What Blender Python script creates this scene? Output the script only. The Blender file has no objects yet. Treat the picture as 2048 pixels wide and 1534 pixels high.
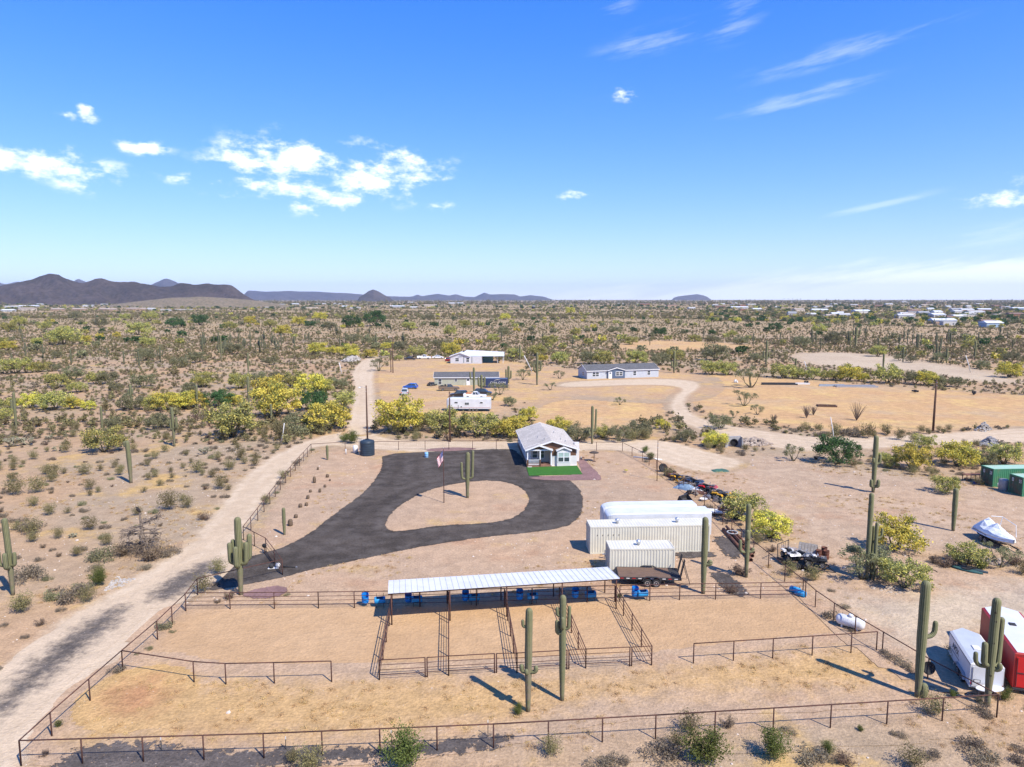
import bpy, math, random
import numpy as np
from mathutils import Vector, Matrix
random.seed(7)
rng = np.random.default_rng(11)
scene = bpy.context.scene
col = scene.collection
R = math.radians
# ------------------------------------------------------------------ camera
CAM_H = 26.0
FPX = 1422.0
PITCH = math.atan(170.0 / FPX)
SP, CP = math.sin(PITCH), math.cos(PITCH)
cam_d = bpy.data.cameras.new('camera')
cam_d.sensor_width = 36.0
cam_d.lens = 36.0 * FPX / 2048.0
cam_d.clip_start = 0.5
cam_d.clip_end = 60000.0
cam = bpy.data.objects.new('camera', cam_d)
cam.location = (0, 0, CAM_H)
cam.rotation_euler = (math.pi / 2 - PITCH, 0, 0)
col.objects.link(cam)
scene.camera = cam
# ------------------------------------------------------------------ sky, sun, exposure
SUN_EL = R(50.0)
SUN_H = Vector((0.68, -0.73, 0)).normalized()
SUN_D = Vector((SUN_H.x * math.cos(SUN_EL), SUN_H.y * math.cos(SUN_EL), math.sin(SUN_EL)))
sun_d = bpy.data.lights.new('sun', 'SUN')
sun_d.energy = 3.9
sun_d.angle = R(0.8)
sun_d.color = (1.0, 0.93, 0.82)
sun = bpy.data.objects.new('sun', sun_d)
sun.rotation_euler = SUN_D.to_track_quat('Z', 'Y').to_euler()
col.objects.link(sun)
vs = scene.view_settings
vs.view_transform = 'Standard'
vs.look = 'None'
vs.gamma = 1.0
vs.use_curve_mapping = False
vs.exposure = 0.9
scene.cycles.max_bounces = 6
scene.cycles.diffuse_bounces = 3
scene.cycles.glossy_bounces = 2
scene.cycles.transparent_max_bounces = 12
scene.cycles.volume_bounces = 0
world = bpy.data.worlds.new('World')
scene.world = world
world.use_nodes = True
world.cycles.sampling_method = 'MANUAL'
world.cycles.sample_map_resolution = 256


class NT:
    """small node-tree helper"""
    def __init__(s, tree):
        s.t = tree
        s.n = tree.nodes
        s.l = tree.links

    def node(s, typ, **kw):
        n = s.n.new(typ)
        for k, v in kw.items():
            setattr(n, k, v)
        return n

    def put(s, sock, v):
        if hasattr(v, 'node'):
            s.l.new(v, sock)
        else:
            sock.default_value = v

    def m(s, op, a, b=0.0, c=0.0, clamp=False):
        n = s.node('ShaderNodeMath', operation=op, use_clamp=clamp)
        s.put(n.inputs[0], a)
        s.put(n.inputs[1], b)
        if len(n.inputs) > 2:
            s.put(n.inputs[2], c)
        return n.outputs[0]

    def mix(s, f, a, b, blend='MIX'):
        n = s.node('ShaderNodeMix', data_type='RGBA', blend_type=blend)
        s.put(n.inputs[0], f)
        for sock, v in ((n.inputs[6], a), (n.inputs[7], b)):
            if isinstance(v, tuple) and len(v) == 3:
                v = (*v, 1)
            s.put(sock, v)
        return n.outputs[2]

    def ramp(s, f, lo, hi, a=0.0, b=1.0, smooth=True):
        n = s.node('ShaderNodeMapRange', interpolation_type='SMOOTHSTEP' if smooth else 'LINEAR')
        s.put(n.inputs[0], f)
        for i, v in ((1, lo), (2, hi), (3, a), (4, b)):
            n.inputs[i].default_value = v
        return n.outputs[0]

    def noise(s, vec, scale, detail=4.0, rough=0.55, dist=0.0, out=0):
        n = s.node('ShaderNodeTexNoise')
        if vec is not None:
            s.l.new(vec, n.inputs['Vector'])
        n.inputs['Scale'].default_value = scale
        n.inputs['Detail'].default_value = detail
        n.inputs['Roughness'].default_value = rough
        n.inputs['Distortion'].default_value = dist
        return n.outputs[out]

    def vmul(s, vec, k):
        n = s.node('ShaderNodeVectorMath', operation='MULTIPLY')
        s.l.new(vec, n.inputs[0])
        n.inputs[1].default_value = k
        return n.outputs[0]


def sky_angles(x, y):
    """direction of the sky seen in the photograph at pixel x, y"""
    dx = (x - 1024) / FPX
    v = (y - 767) / FPX
    fx, fy, fz = dx, CP - v * SP, -(SP + v * CP)
    return math.atan2(fx, fy), math.atan2(fz, math.hypot(fx, fy))


def build_world():
    w = NT(world.node_tree)
    w.n.clear()
    sky = w.node('ShaderNodeTexSky', sky_type='NISHITA')
    sky.sun_disc = False
    sky.sun_elevation = SUN_EL
    sky.sun_rotation = math.atan2(SUN_H.x, SUN_H.y)
    sky.altitude = 600
    sky.air_density = 1.0
    sky.dust_density = 0.25
    sky.ozone_density = 3.0
    tc = w.node('ShaderNodeTexCoord')
    sep = w.node('ShaderNodeSeparateXYZ')
    w.l.new(tc.outputs['Generated'], sep.inputs[0])
    X, Y, Z = sep.outputs
    az = w.m('ARCTAN2', X, Y)
    el = w.m('ARCSINE', Z)
    comb = w.node('ShaderNodeCombineXYZ')
    w.l.new(az, comb.inputs[0])
    w.l.new(w.m('MULTIPLY', el, 2.0), comb.inputs[1])
    v2 = comb.outputs[0]
    comb2 = w.node('ShaderNodeCombineXYZ')                      # cirrus: streaks drawn out along a slant
    w.l.new(az, comb2.inputs[0])
    w.l.new(w.m('SUBTRACT', w.m('MULTIPLY', el, 7.0), w.m('MULTIPLY', az, 1.2)), comb2.inputs[1])
    v3 = comb2.outputs[0]

    def n2(vec, scale, detail, rough):
        n = w.node('ShaderNodeTexNoise', noise_dimensions='2D')
        w.l.new(vec, n.inputs['Vector'])
        n.inputs['Scale'].default_value = scale
        n.inputs['Detail'].default_value = detail
        n.inputs['Roughness'].default_value = rough
        return n.outputs[0]
    puff = n2(v2, 15.0, 7.0, 0.63)
    streak = n2(v3, 7.0, 5.0, 0.64)

    def blobs(vec, lst, ky, sl):
        """1 minus the distance to the closest of some ellipses in the sky"""
        best = None
        for x, y, rx, ry in lst:
            a0, e0 = sky_angles(x, y)
            ra = abs(sky_angles(x + rx, y)[0] - a0)
            re = abs(sky_angles(x, y - ry)[1] - e0)
            n = w.node('ShaderNodeVectorMath', operation='MULTIPLY_ADD')
            w.l.new(vec, n.inputs[0])
            kx, kyy = 1 / ra, 1 / (ky * re)
            n.inputs[1].default_value = (kx, kyy, 0)
            n.inputs[2].default_value = (-a0 * kx, -(ky * e0 - sl * a0) * kyy, 0)
            q = w.node('ShaderNodeVectorMath', operation='LENGTH')
            w.l.new(n.outputs[0], q.inputs[0])
            d = q.outputs['Value']
            best = d if best is None else w.m('MINIMUM', best, d)
        return w.m('SUBTRACT', 1.0, best)
    heaps = [(570, 330, 150, 66), (745, 345, 165, 62), (655, 403, 95, 32), (480, 372, 85, 26), (190, 355, 88, 36), (95, 320, 88, 42),
             (0, 315, 50, 34), (370, 348, 66, 20), (290, 295, 56, 18), (130, 230, 28, 14), (175, 222, 26, 26), (1252, 185, 30, 18),
             (1142, 392, 36, 13), (2010, 388, 105, 34), (865, 410, 40, 14)]
    veils = [(1310, 78, 150, 40), (1465, 40, 80, 60), (1690, 100, 300, 34), (1570, 206, 210, 24), (1640, 180, 210, 22), (1990, 470, 190, 30),
             (1760, 408, 150, 14), (1230, 18, 60, 24)]
    acc = blobs(v2, heaps, 2.0, 0.0)
    drift = n2(v2, 3.1, 2.0, 0.5)                               # scattered small clouds carry on all round the sky
    acc = w.m('MAXIMUM', acc, w.ramp(drift, 0.66, 0.80, -1.2, 0.1))
    dens = w.m('MULTIPLY_ADD', acc, 1.0, w.m('MULTIPLY_ADD', puff, 5.2, -2.62))
    heap = w.m('MULTIPLY', w.ramp(dens, 0.0, 1.5), w.ramp(acc, -0.45, 0.4))
    acc2 = w.m('MAXIMUM', blobs(v3, veils, 7.0, 1.2), w.ramp(drift, 0.25, 0.36, 0.0, -1.0))
    dens2 = w.m('MULTIPLY_ADD', acc2, 0.55, w.m('MULTIPLY_ADD', streak, 2.8, -1.34))
    veil = w.m('MULTIPLY', w.m('MULTIPLY', w.ramp(dens2, 0.0, 1.0), w.ramp(acc2, -0.1, 0.7)), 0.19)
    # low bank of cloud along the horizon, thicker towards one side
    edge = w.m('ADD', w.m('ADD', 0.003, w.m('MULTIPLY', w.ramp(az, -0.05, 0.75), 0.050)), w.m('MULTIPLY', w.m('SUBTRACT', streak, 0.5), 0.045))
    bank = w.m('MULTIPLY', w.ramp(w.m('SUBTRACT', edge, el), -0.008, 0.018), 0.72)
    bank = w.m('MULTIPLY', bank, w.ramp(az, -0.3, 0.15))
    cl = w.m('MAXIMUM', w.m('MAXIMUM', heap, veil), bank, clamp=True)
    hs = w.node('ShaderNodeHueSaturation')
    hs.inputs['Hue'].default_value = 0.5
    hs.inputs['Saturation'].default_value = 1.34
    hs.inputs['Value'].default_value = 1.0
    # the photograph's sky is held back towards the horizon: one soft shoulder for the whole dome
    g1 = w.vmul(sky.outputs[0], (1.06, 0.985, 1.30))
    g2 = w.node('ShaderNodeVectorMath', operation='MULTIPLY_ADD')
    w.l.new(g1, g2.inputs[0])
    g2.inputs[1].default_value = (0.122, 0.094, 0.066)
    g2.inputs[2].default_value = (1, 1, 1)
    g3 = w.node('ShaderNodeVectorMath', operation='DIVIDE')
    w.l.new(g1, g3.inputs[0])
    w.l.new(g2.outputs[0], g3.inputs[1])
    w.l.new(g3.outputs[0], hs.inputs['Color'])
    white = w.mix(w.ramp(el, 0.0, 0.2), (5.0, 5.3, 5.8), (6.0, 6.1, 6.3))
    c = w.mix(cl, hs.outputs[0], white)
    bg = w.node('ShaderNodeBackground')
    w.l.new(c, bg.inputs[0])
    bg.inputs[1].default_value = 0.145
    out = w.node('ShaderNodeOutputWorld')
    w.l.new(bg.outputs[0], out.inputs[0])


build_world()
# ------------------------------------------------------------------ projection helpers: a place on the ground for a place in the photograph


def P(x, y, z=0.0):
    dx = (x - 1024) / FPX
    v = (y - 767) / FPX
    t = (CAM_H - z) / (SP + v * CP)
    return Vector((dx * t, (CP - v * SP) * t, z))


def depth_at(p):
    return p.y * CP + (CAM_H - p.z) * SP


def ppm(p):
    """photograph pixels per metre at a place"""
    return FPX / depth_at(p)


def H(X, Y):
    """terrain height"""
    X = np.asarray(X, float)
    Y = np.asarray(Y, float)
    a = np.clip((Y - 330) / 400, 0, 1)
    a = a * a * (3 - 2 * a)
    far = np.clip((Y - 700) / 2500, 0, 1)
    u = X * 0.0061 + 0.4 * np.sin(Y * 0.004)
    w_ = Y * 0.0083 + 0.6 * np.sin(X * 0.003)
    n = np.sin(u * 2.1 + 1.3) * np.sin(w_ * 1.7) + 0.6 * np.sin(u * 4.3 + w_ * 2.9) + 0.4 * np.sin(w_ * 5.1 - u * 1.9 + 2)
    return a * n * (0.9 + 1.6 * far) * np.clip((9000 - Y) / 3000, 0, 1)


def G(x, y):
    """pixel to terrain"""
    d = P(x, max(y, 598.5))
    if d.y < 330:
        return d
    d -= Vector((0, 0, CAM_H))
    d.normalize()
    t = 300.0
    p = Vector((0, 0, CAM_H))
    prev = t
    while t < 30000:
        q = p + d * t
        if q.z <= float(H(q.x, q.y)):
            lo, hi = prev, t
            for _ in range(24):
                mid = (lo + hi) / 2
                q = p + d * mid
                if q.z <= float(H(q.x, q.y)):
                    hi = mid
                else:
                    lo = mid
            q = p + d * hi
            return Vector((q.x, q.y, float(H(q.x, q.y))))
        prev = t
        t *= 1.008
    return Vector((q.x, q.y, 0))


def height_px(base, x, ytop):
    """height of a thing standing at base whose top is seen at pixel row ytop"""
    v = (ytop - 767) / FPX
    return CAM_H - base.y * (SP + v * CP) / (CP - v * SP) - base.z


# ------------------------------------------------------------------ materials
MATS = {}


def new_mat(name):
    m = bpy.data.materials.new(name)
    m.use_nodes = True
    t = NT(m.node_tree)
    b = t.n['Principled BSDF']
    MATS[name] = m
    return m, t, b


def objvec(t):
    return t.node('ShaderNodeTexCoord').outputs['Object']


def pm(name, c1, c2=None, scale=1.5, rough=0.8, bump=0.0, metal=0.0, detail=5.0, spec=0.3, world_space=False, contrast=(0.35, 0.65), streak=None, bscale=None):
    """procedural paint / stone / metal: two colours mixed by noise, some bump"""
    if name in MATS:
        return MATS[name]
    m, t, b = new_mat(name)
    if c2 is None:
        c2 = tuple(v * 0.84 for v in c1)
    vec = t.node('ShaderNodeNewGeometry').outputs['Position'] if world_space else objvec(t)
    if streak:
        vec = t.vmul(vec, streak)
    f = t.noise(vec, scale, detail, 0.6)
    f = t.ramp(f, *contrast)
    t.l.new(t.mix(f, c1, c2), b.inputs['Base Color'])
    b.inputs['Roughness'].default_value = rough
    b.inputs['Metallic'].default_value = metal
    b.inputs['Specular IOR Level'].default_value = spec
    if bump:
        bn = t.node('ShaderNodeBump')
        bn.inputs['Strength'].default_value = 1.0
        bn.inputs['Distance'].default_value = bump
        t.l.new(t.noise(vec, bscale or scale * 3, 4.0, 0.6), bn.inputs['Height'])
        t.l.new(bn.outputs[0], b.inputs['Normal'])
    return m


def leafmat(name, leaf, leaf2, flower=None, trans=0.28):
    m, t, b = new_mat(name)
    info = t.node('ShaderNodeObjectInfo')
    at = t.node('ShaderNodeAttribute', attribute_name='tone')
    at.attribute_type = 'GEOMETRY'
    c = t.mix(at.outputs['Fac'], leaf, leaf2)
    if flower:
        a2 = t.node('ShaderNodeAttribute', attribute_name='flower')
        fl = t.mix(at.outputs['Fac'], flower, tuple(v * 0.72 for v in flower))
        c = t.mix(a2.outputs['Fac'], c, fl)
    hs = t.node('ShaderNodeHueSaturation')
    t.l.new(t.ramp(info.outputs['Random'], 0, 1, 0.485, 0.512, False), hs.inputs['Hue'])
    t.l.new(t.ramp(info.outputs['Random'], 0, 1, 0.82, 1.15, False), hs.inputs['Value'])
    t.l.new(c, hs.inputs['Color'])
    b.inputs['Roughness'].default_value = 0.75
    b.inputs['Specular IOR Level'].default_value = 0.145
    t.l.new(hs.outputs[0], b.inputs['Base Color'])
    tr = t.node('ShaderNodeBsdfTranslucent')
    t.l.new(hs.outputs[0], tr.inputs[0])
    mx = t.node('ShaderNodeMixShader')
    mx.inputs[0].default_value = trans
    t.l.new(b.outputs[0], mx.inputs[1])
    t.l.new(tr.outputs[0], mx.inputs[2])
    t.l.new(mx.outputs[0], t.n['Material Output'].inputs[0])
    return m


# ------------------------------------------------------------------ mesh helpers
class MB:
    def __init__(s):
        s.v = []
        s.f = []
        s.mi = []

    def add(s, vs_, fs, mi=0):
        o = len(s.v)
        s.v += [tuple(a) for a in vs_]
        for f in fs:
            s.f.append(tuple(i + o for i in f))
            s.mi.append(mi)
        return s

    def box(s, x0, x1, y0, y1, z0, z1, mi=0):
        return s.add([(x0, y0, z0), (x1, y0, z0), (x1, y1, z0), (x0, y1, z0), (x0, y0, z1), (x1, y0, z1), (x1, y1, z1), (x0, y1, z1)],
                     [(0, 3, 2, 1), (4, 5, 6, 7), (0, 1, 5, 4), (1, 2, 6, 5), (2, 3, 7, 6), (3, 0, 4, 7)], mi)

    def prism(s, poly, y0, y1, mi=0, axis='y'):
        """poly in (x, z) drawn out along y (or (y, z) along x, (x, y) along z)"""
        n = len(poly)
        if axis == 'y':
            a = [(p[0], y0, p[1]) for p in poly] + [(p[0], y1, p[1]) for p in poly]
        elif axis == 'x':
            a = [(y0, p[0], p[1]) for p in poly] + [(y1, p[0], p[1]) for p in poly]
        else:
            a = [(p[0], p[1], y0) for p in poly] + [(p[0], p[1], y1) for p in poly]
        return s.add(a, [tuple(range(n)), tuple(range(2 * n - 1, n - 1, -1))] + [(i, i + n, (i + 1) % n + n, (i + 1) % n) for i in range(n)], mi)

    def tube(s, pts, rad, n=8, mi=0, cap=True):
        pts = [Vector(p) for p in pts]
        if not hasattr(rad, '__len__'):
            rad = [rad] * len(pts)
        vs_ = []
        for i, p in enumerate(pts):
            d = (pts[min(i + 1, len(pts) - 1)] - pts[max(i - 1, 0)])
            if d.length < 1e-9:
                d = Vector((0, 0, 1))
            d.normalize()
            a = Vector((1, 0, 0)) if abs(d.x) < 0.9 else Vector((0, 1, 0))
            u = d.cross(a).normalized()
            w_ = d.cross(u)
            for k in range(n):
                an = 2 * math.pi * k / n
                vs_.append(p + (u * math.cos(an) + w_ * math.sin(an)) * rad[i])
        fs = []
        for i in range(len(pts) - 1):
            for k in range(n):
                fs.append((i * n + k, i * n + (k + 1) % n, (i + 1) * n + (k + 1) % n, (i + 1) * n + k))
        if cap:
            fs.append(tuple(range(n - 1, -1, -1)))
            fs.append(tuple((len(pts) - 1) * n + k for k in range(n)))
        return s.add(vs_, fs, mi)

    def lathe(s, prof, n=16, mi=0, c=(0, 0), cap=True):
        """prof: (r, z) from the bottom up"""
        vs_ = []
        for r, z in prof:
            for k in range(n):
                a = 2 * math.pi * k / n
                vs_.append((c[0] + r * math.cos(a), c[1] + r * math.sin(a), z))
        fs = []
        for i in range(len(prof) - 1):
            for k in range(n):
                fs.append((i * n + k, i * n + (k + 1) % n, (i + 1) * n + (k + 1) % n, (i + 1) * n + k))
        if cap:
            fs.append(tuple(range(n - 1, -1, -1)))
            fs.append(tuple((len(prof) - 1) * n + k for k in range(n)))
        return s.add(vs_, fs, mi)

    def xf(s, M):
        s.v = [tuple(M @ Vector(a)) for a in s.v]
        return s

    def mesh(s, name, mats, smooth=False):
        me = bpy.data.meshes.new(name)
        me.from_pydata(s.v, [], s.f)
        if not isinstance(mats, (list, tuple)):
            mats = [mats]
        for m in mats:
            me.materials.append(m)
        if len(mats) > 1:
            me.polygons.foreach_set('material_index', s.mi)
        if smooth:
            me.polygons.foreach_set('use_smooth', [True] * len(me.polygons))
        me.update()
        return me

    def build(s, name, mats, parent=None, smooth=False, loc=None, rz=0.0):
        return place(name, s.mesh(name, mats, smooth), parent, loc, rz)


def place(name, me, parent=None, loc=None, rz=0.0):
    o = bpy.data.objects.new(name, me)
    col.objects.link(o)
    if parent:
        o.parent = parent
    if loc is not None:
        o.location = loc
    if rz:
        o.rotation_euler = (0, 0, rz)
    return o


def tag(o, label=None, cat=None, group=None, kind=None):
    if label:
        o['label'] = label
    if cat:
        o['category'] = cat
    if group:
        o['group'] = group
    if kind:
        o['kind'] = kind
    return o


def thing(name, label, cat, loc=(0, 0, 0), rz=0.0, group=None):
    o = bpy.data.objects.new(name, None)
    o.empty_display_size = 0.3
    col.objects.link(o)
    o.location = loc
    o.rotation_euler = (0, 0, rz)
    return tag(o, label, cat, group)


def part(name, mats, parent, boxes=(), smooth=False):
    b = MB()
    for x in boxes:
        b.box(*x)
    return b.build(name, mats, parent, smooth)


def copy_tree(o, parent=None):
    c = o.copy()
    col.objects.link(c)
    c.parent = parent
    for ch in o.children:
        copy_tree(ch, c)
    return c


TEXTS = [('APEX', .62), ('CMA CGM', .98), ('CMAU 017 3', .42), ('C', .42), ('E', .42), ('Q', .42)]
TEXT_MESH = {}


def make_texts():
    """outlines of the lettering as meshes"""
    obs = []
    for body, size in TEXTS:
        cu = bpy.data.curves.new('lettering', 'FONT')
        cu.body, cu.size, cu.extrude, cu.align_x, cu.align_y, cu.resolution_u = body, size, .004, 'CENTER', 'CENTER', 3
        o = bpy.data.objects.new('lettering', cu)
        col.objects.link(o)
        obs.append((body, o))
    dg = bpy.context.evaluated_depsgraph_get()
    for body, o in obs:
        TEXT_MESH[body] = bpy.data.meshes.new_from_object(o.evaluated_get(dg))
    for _, o in obs:
        bpy.data.objects.remove(o)


make_texts()


def text(name, body, mat, parent, loc, rot):
    me = TEXT_MESH[body].copy()
    me.materials.clear()
    me.materials.append(mat)
    o = place(name, me, parent, loc)
    o.rotation_euler = rot
    return o


def in_poly(px, py, poly):
    px = np.asarray(px)
    py = np.asarray(py)
    inside = np.zeros(px.shape, bool)
    n = len(poly)
    for i in range(n):
        x0, y0 = poly[i][0], poly[i][1]
        x1, y1 = poly[(i + 1) % n][0], poly[(i + 1) % n][1]
        if y0 == y1:
            continue
        c = ((y0 > py) != (y1 > py)) & (px < (x1 - x0) * (py - y0) / (y1 - y0) + x0)
        inside ^= c
    return inside


def poly_dist(px, py, poly):
    """signed distance, positive inside"""
    d = np.full(px.shape, 1e9)
    n = len(poly)
    for i in range(n):
        x0, y0 = poly[i][0], poly[i][1]
        x1, y1 = poly[(i + 1) % n][0], poly[(i + 1) % n][1]
        ex, ey = x1 - x0, y1 - y0
        L = ex * ex + ey * ey + 1e-9
        t = np.clip(((px - x0) * ex + (py - y0) * ey) / L, 0, 1)
        d = np.minimum(d, np.hypot(px - x0 - t * ex, py - y0 - t * ey))
    return np.where(in_poly(px, py, poly), d, -d)


def smooth_poly(poly, it=2):
    for _ in range(it):
        q = []
        for i in range(len(poly)):
            a, b = poly[i], poly[(i + 1) % len(poly)]
            q.append((a[0] * .75 + b[0] * .25, a[1] * .75 + b[1] * .25))
            q.append((a[0] * .25 + b[0] * .75, a[1] * .25 + b[1] * .75))
        poly = q
    return poly
# ================================================================== the ground
SOIL = (0.725, 0.72, 0.615)


def tint(c):
    return tuple(a * k for a, k in zip(c, SOIL)) if c[0] > 0.3 else c


def soil_color(t, pos, mid, fine, ca, cb, ochre=None, och=(0.56, 0.66), speck=0.10, big=0.03, stones=True, tracks=None, blotch=None):
    """colour of one kind of soil at a place in the world"""
    f = t.ramp(t.noise(pos, big, 3.0, 0.6), 0.36, 0.64)
    c = t.mix(f, tint(ca), tint(cb))
    if ochre:
        c = t.mix(t.ramp(t.noise(pos, 0.085, 6.0, 0.72), *och), c, tint(ochre))
    if blotch:
        g = t.ramp(t.noise(pos, blotch[0], 4.0, 0.65), blotch[1], blotch[2])
        c = t.mix(t.m('MULTIPLY', g, blotch[4]), c, tint(blotch[3]))
    c = t.mix(1.0, c, t.ramp(mid, 0.3, 0.7, 1.0 - speck, 1.0 + speck), 'MULTIPLY')
    c = t.mix(1.0, c, t.ramp(fine, 0.25, 0.75, 1.0 - speck * 1.8, 1.0 + speck * 1.8), 'MULTIPLY')
    if stones:
        vo = t.node('ShaderNodeTexVoronoi')
        vo.inputs['Scale'].default_value = 2.2
        t.l.new(pos, vo.inputs['Vector'])
        pick = t.m('MULTIPLY', t.m('LESS_THAN', vo.outputs['Distance'], 0.10), t.m('GREATER_THAN', mid, 0.52))
        c = t.mix(t.m('MULTIPLY', pick, 0.5), c, (0.52, 0.44, 0.36))
    if tracks:
        at = t.node('ShaderNodeAttribute', attribute_name='sd')
        wob = t.m('ADD', at.outputs['Fac'], t.m('MULTIPLY', t.m('SUBTRACT', t.noise(pos, 0.12, 1.0), 0.5), tracks[3]))
        wv = t.m('ADD', t.m('MULTIPLY', t.m('SINE', t.m('MULTIPLY', wob, tracks[0])), 0.5), 0.5)
        wv = t.m('MULTIPLY', wv, t.ramp(mid, 0.3, 0.7))
        c = t.mix(t.m('MULTIPLY', wv, tracks[1]), c, tint(tracks[2]))
    return c


def soil_base(t):
    pos = t.node('ShaderNodeNewGeometry').outputs['Position']
    return pos, t.noise(pos, 0.6, 3.0, 0.7), t.noise(pos, 5.0, 3.0, 0.75)


def soil_finish(t, b, c, mid, fine, bump=0.085):
    t.l.new(c, b.inputs['Base Color'])
    b.inputs['Roughness'].default_value = 0.95
    b.inputs['Specular IOR Level'].default_value = 0.06
    bn = t.node('ShaderNodeBump')
    bn.inputs['Distance'].default_value = bump
    bn.inputs['Strength'].default_value = 0.9
    t.l.new(t.m('ADD', t.m('MULTIPLY', mid, 2.2), fine), bn.inputs['Height'])
    t.l.new(bn.outputs[0], b.inputs['Normal'])


DESERT = dict(ca=(0.53, 0.355, 0.245), cb=(0.45, 0.345, 0.27), ochre=(0.60, 0.405, 0.20), och=(0.52, 0.66), blotch=(0.05, 0.54, 0.70, (0.47, 0.275, 0.17), 0.6), speck=0.12)
YARD = dict(ca=(0.56, 0.385, 0.285), cb=(0.50, 0.365, 0.29), ochre=(0.60, 0.41, 0.21), och=(0.55, 0.70), speck=0.11, blotch=(0.09, 0.52, 0.70, (0.50, 0.285, 0.19), 0.6))


def soft_mat(name, under=None, blend=0.9, edge_noise=0.6, sharp=9.0, opacity=1.0, escale=0.5, **kw):
    """soil laid on other soil: it grades into the soil below (under), or breaks up raggedly at its edge"""
    m, t, b = new_mat(name)
    pos, mid, fine = soil_base(t)
    c = soil_color(t, pos, mid, fine, **kw)
    at = t.node('ShaderNodeAttribute', attribute_name='fade')
    n = t.noise(pos, escale, 6.0, 0.74)
    a = t.m('ADD', at.outputs['Fac'], t.m('MULTIPLY', t.m('SUBTRACT', n, 0.5), edge_noise * 2))
    if under:
        cu = soil_color(t, pos, mid, fine, **under)
        f = t.m('MULTIPLY', t.ramp(a, 0.5 - blend / 2, 0.5 + blend / 2), opacity)
        f = t.m('MULTIPLY', f, t.ramp(at.outputs['Fac'], 0.02, 0.3))
        c = t.mix(f, cu, c)
        al = t.m('GREATER_THAN', at.outputs['Fac'], 0.01)
    else:
        al = t.m('ADD', t.m('MULTIPLY', t.m('SUBTRACT', a, 0.5), sharp), 0.5, clamp=True)
        if opacity < 1:
            al = t.m('MULTIPLY', al, t.m('GREATER_THAN', t.noise(pos, 2.6, 4.0, 0.75), 0.36))
    soil_finish(t, b, c, mid, fine)
    t.l.new(al, b.inputs['Alpha'])
    return m


gm, gt, gb = new_mat('desert_ground')
_p, _m, _f = soil_base(gt)
_c = soil_color(gt, _p, _m, _f, **DESERT)
_s = gt.node('ShaderNodeSeparateXYZ')
gt.l.new(_p, _s.inputs[0])
_w = gt.m('MULTIPLY', gt.ramp(_s.outputs[1], 230, 900), gt.ramp(gt.noise(_p, 0.035, 5.0, 0.75), 0.30, 0.58, 0.25, 0.85))
_c = gt.mix(_w, _c, (0.30, 0.228, 0.128))                 # plants too far off to tell apart
soil_finish(gt, gb, _c, _m, _f)
ys = np.concatenate([np.arange(-60, 420, 12.0), 420 * 1.045 ** np.arange(0, 82)])
xs_h = np.concatenate([np.arange(0, 300, 12.0), 300 * 1.06 ** np.arange(0, 68)])
xs = np.concatenate([-xs_h[:0:-1], xs_h])
gx, gy = np.meshgrid(xs, ys)
gz = H(gx, gy)
nx, ny = len(xs), len(ys)
idx = np.arange(nx * ny).reshape(ny, nx)
me = bpy.data.meshes.new('ground')
me.from_pydata(np.stack([gx.ravel(), gy.ravel(), gz.ravel()], 1).tolist(), [],
               np.stack([idx[:-1, :-1].ravel(), idx[:-1, 1:].ravel(), idx[1:, 1:].ravel(), idx[1:, :-1].ravel()], 1).tolist())
me.materials.append(gm)
me.polygons.foreach_set('use_smooth', [True] * len(me.polygons))
tag(place('ground', me), 'sandy desert ground reaching to the horizon', kind='structure')

ZONES = {}
_layer = [0]


def sheet(name, label, poly_px, mat, feather=1.2, res=0.8, holes_px=(), smooth=2, z=None):
    """an irregular soft-edged layer of other soil on the ground"""
    _layer[0] += 1
    z = z if z is not None else 0.004 * _layer[0]
    poly = smooth_poly([tuple(P(x, y).xy) for x, y in poly_px], smooth)
    holes = [smooth_poly([tuple(P(x, y).xy) for x, y in h], smooth) for h in holes_px]
    ZONES[name] = (poly, holes)
    a = np.array(poly)
    x0, y0 = a.min(0) - feather * 1.5
    x1, y1 = a.max(0) + feather * 1.5
    X, Y = np.meshgrid(np.arange(x0, x1 + res, res), np.arange(y0, y1 + res, res))
    sd = poly_dist(X, Y, poly)
    for h in holes:
        sd = np.minimum(sd, -poly_dist(X, Y, h))
    n_x = X.shape[1]
    keep = sd > -feather * 1.4
    k = keep[:-1, :-1] | keep[:-1, 1:] | keep[1:, 1:] | keep[1:, :-1]
    id_ = np.arange(X.size).reshape(X.shape)
    F = np.stack([id_[:-1, :-1][k], id_[:-1, 1:][k], id_[1:, 1:][k], id_[1:, :-1][k]], 1)
    used, inv = np.unique(F, return_inverse=True)
    F = inv.reshape(F.shape)
    V = np.stack([X.ravel()[used], Y.ravel()[used], H(X.ravel()[used], Y.ravel()[used]) + z], 1)
    me = bpy.data.meshes.new(name)
    me.from_pydata(V.tolist(), [], F.tolist())
    s = sd.ravel()[used]
    at = me.attributes.new('fade', 'FLOAT', 'POINT')
    at.data.foreach_set('value', np.clip(0.5 + s / (2 * feather), 0, 1).astype(np.float32))
    at = me.attributes.new('sd', 'FLOAT', 'POINT')
    at.data.foreach_set('value', s.astype(np.float32))
    me.materials.append(mat)
    return tag(place(name, me), label, kind='structure')


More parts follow.
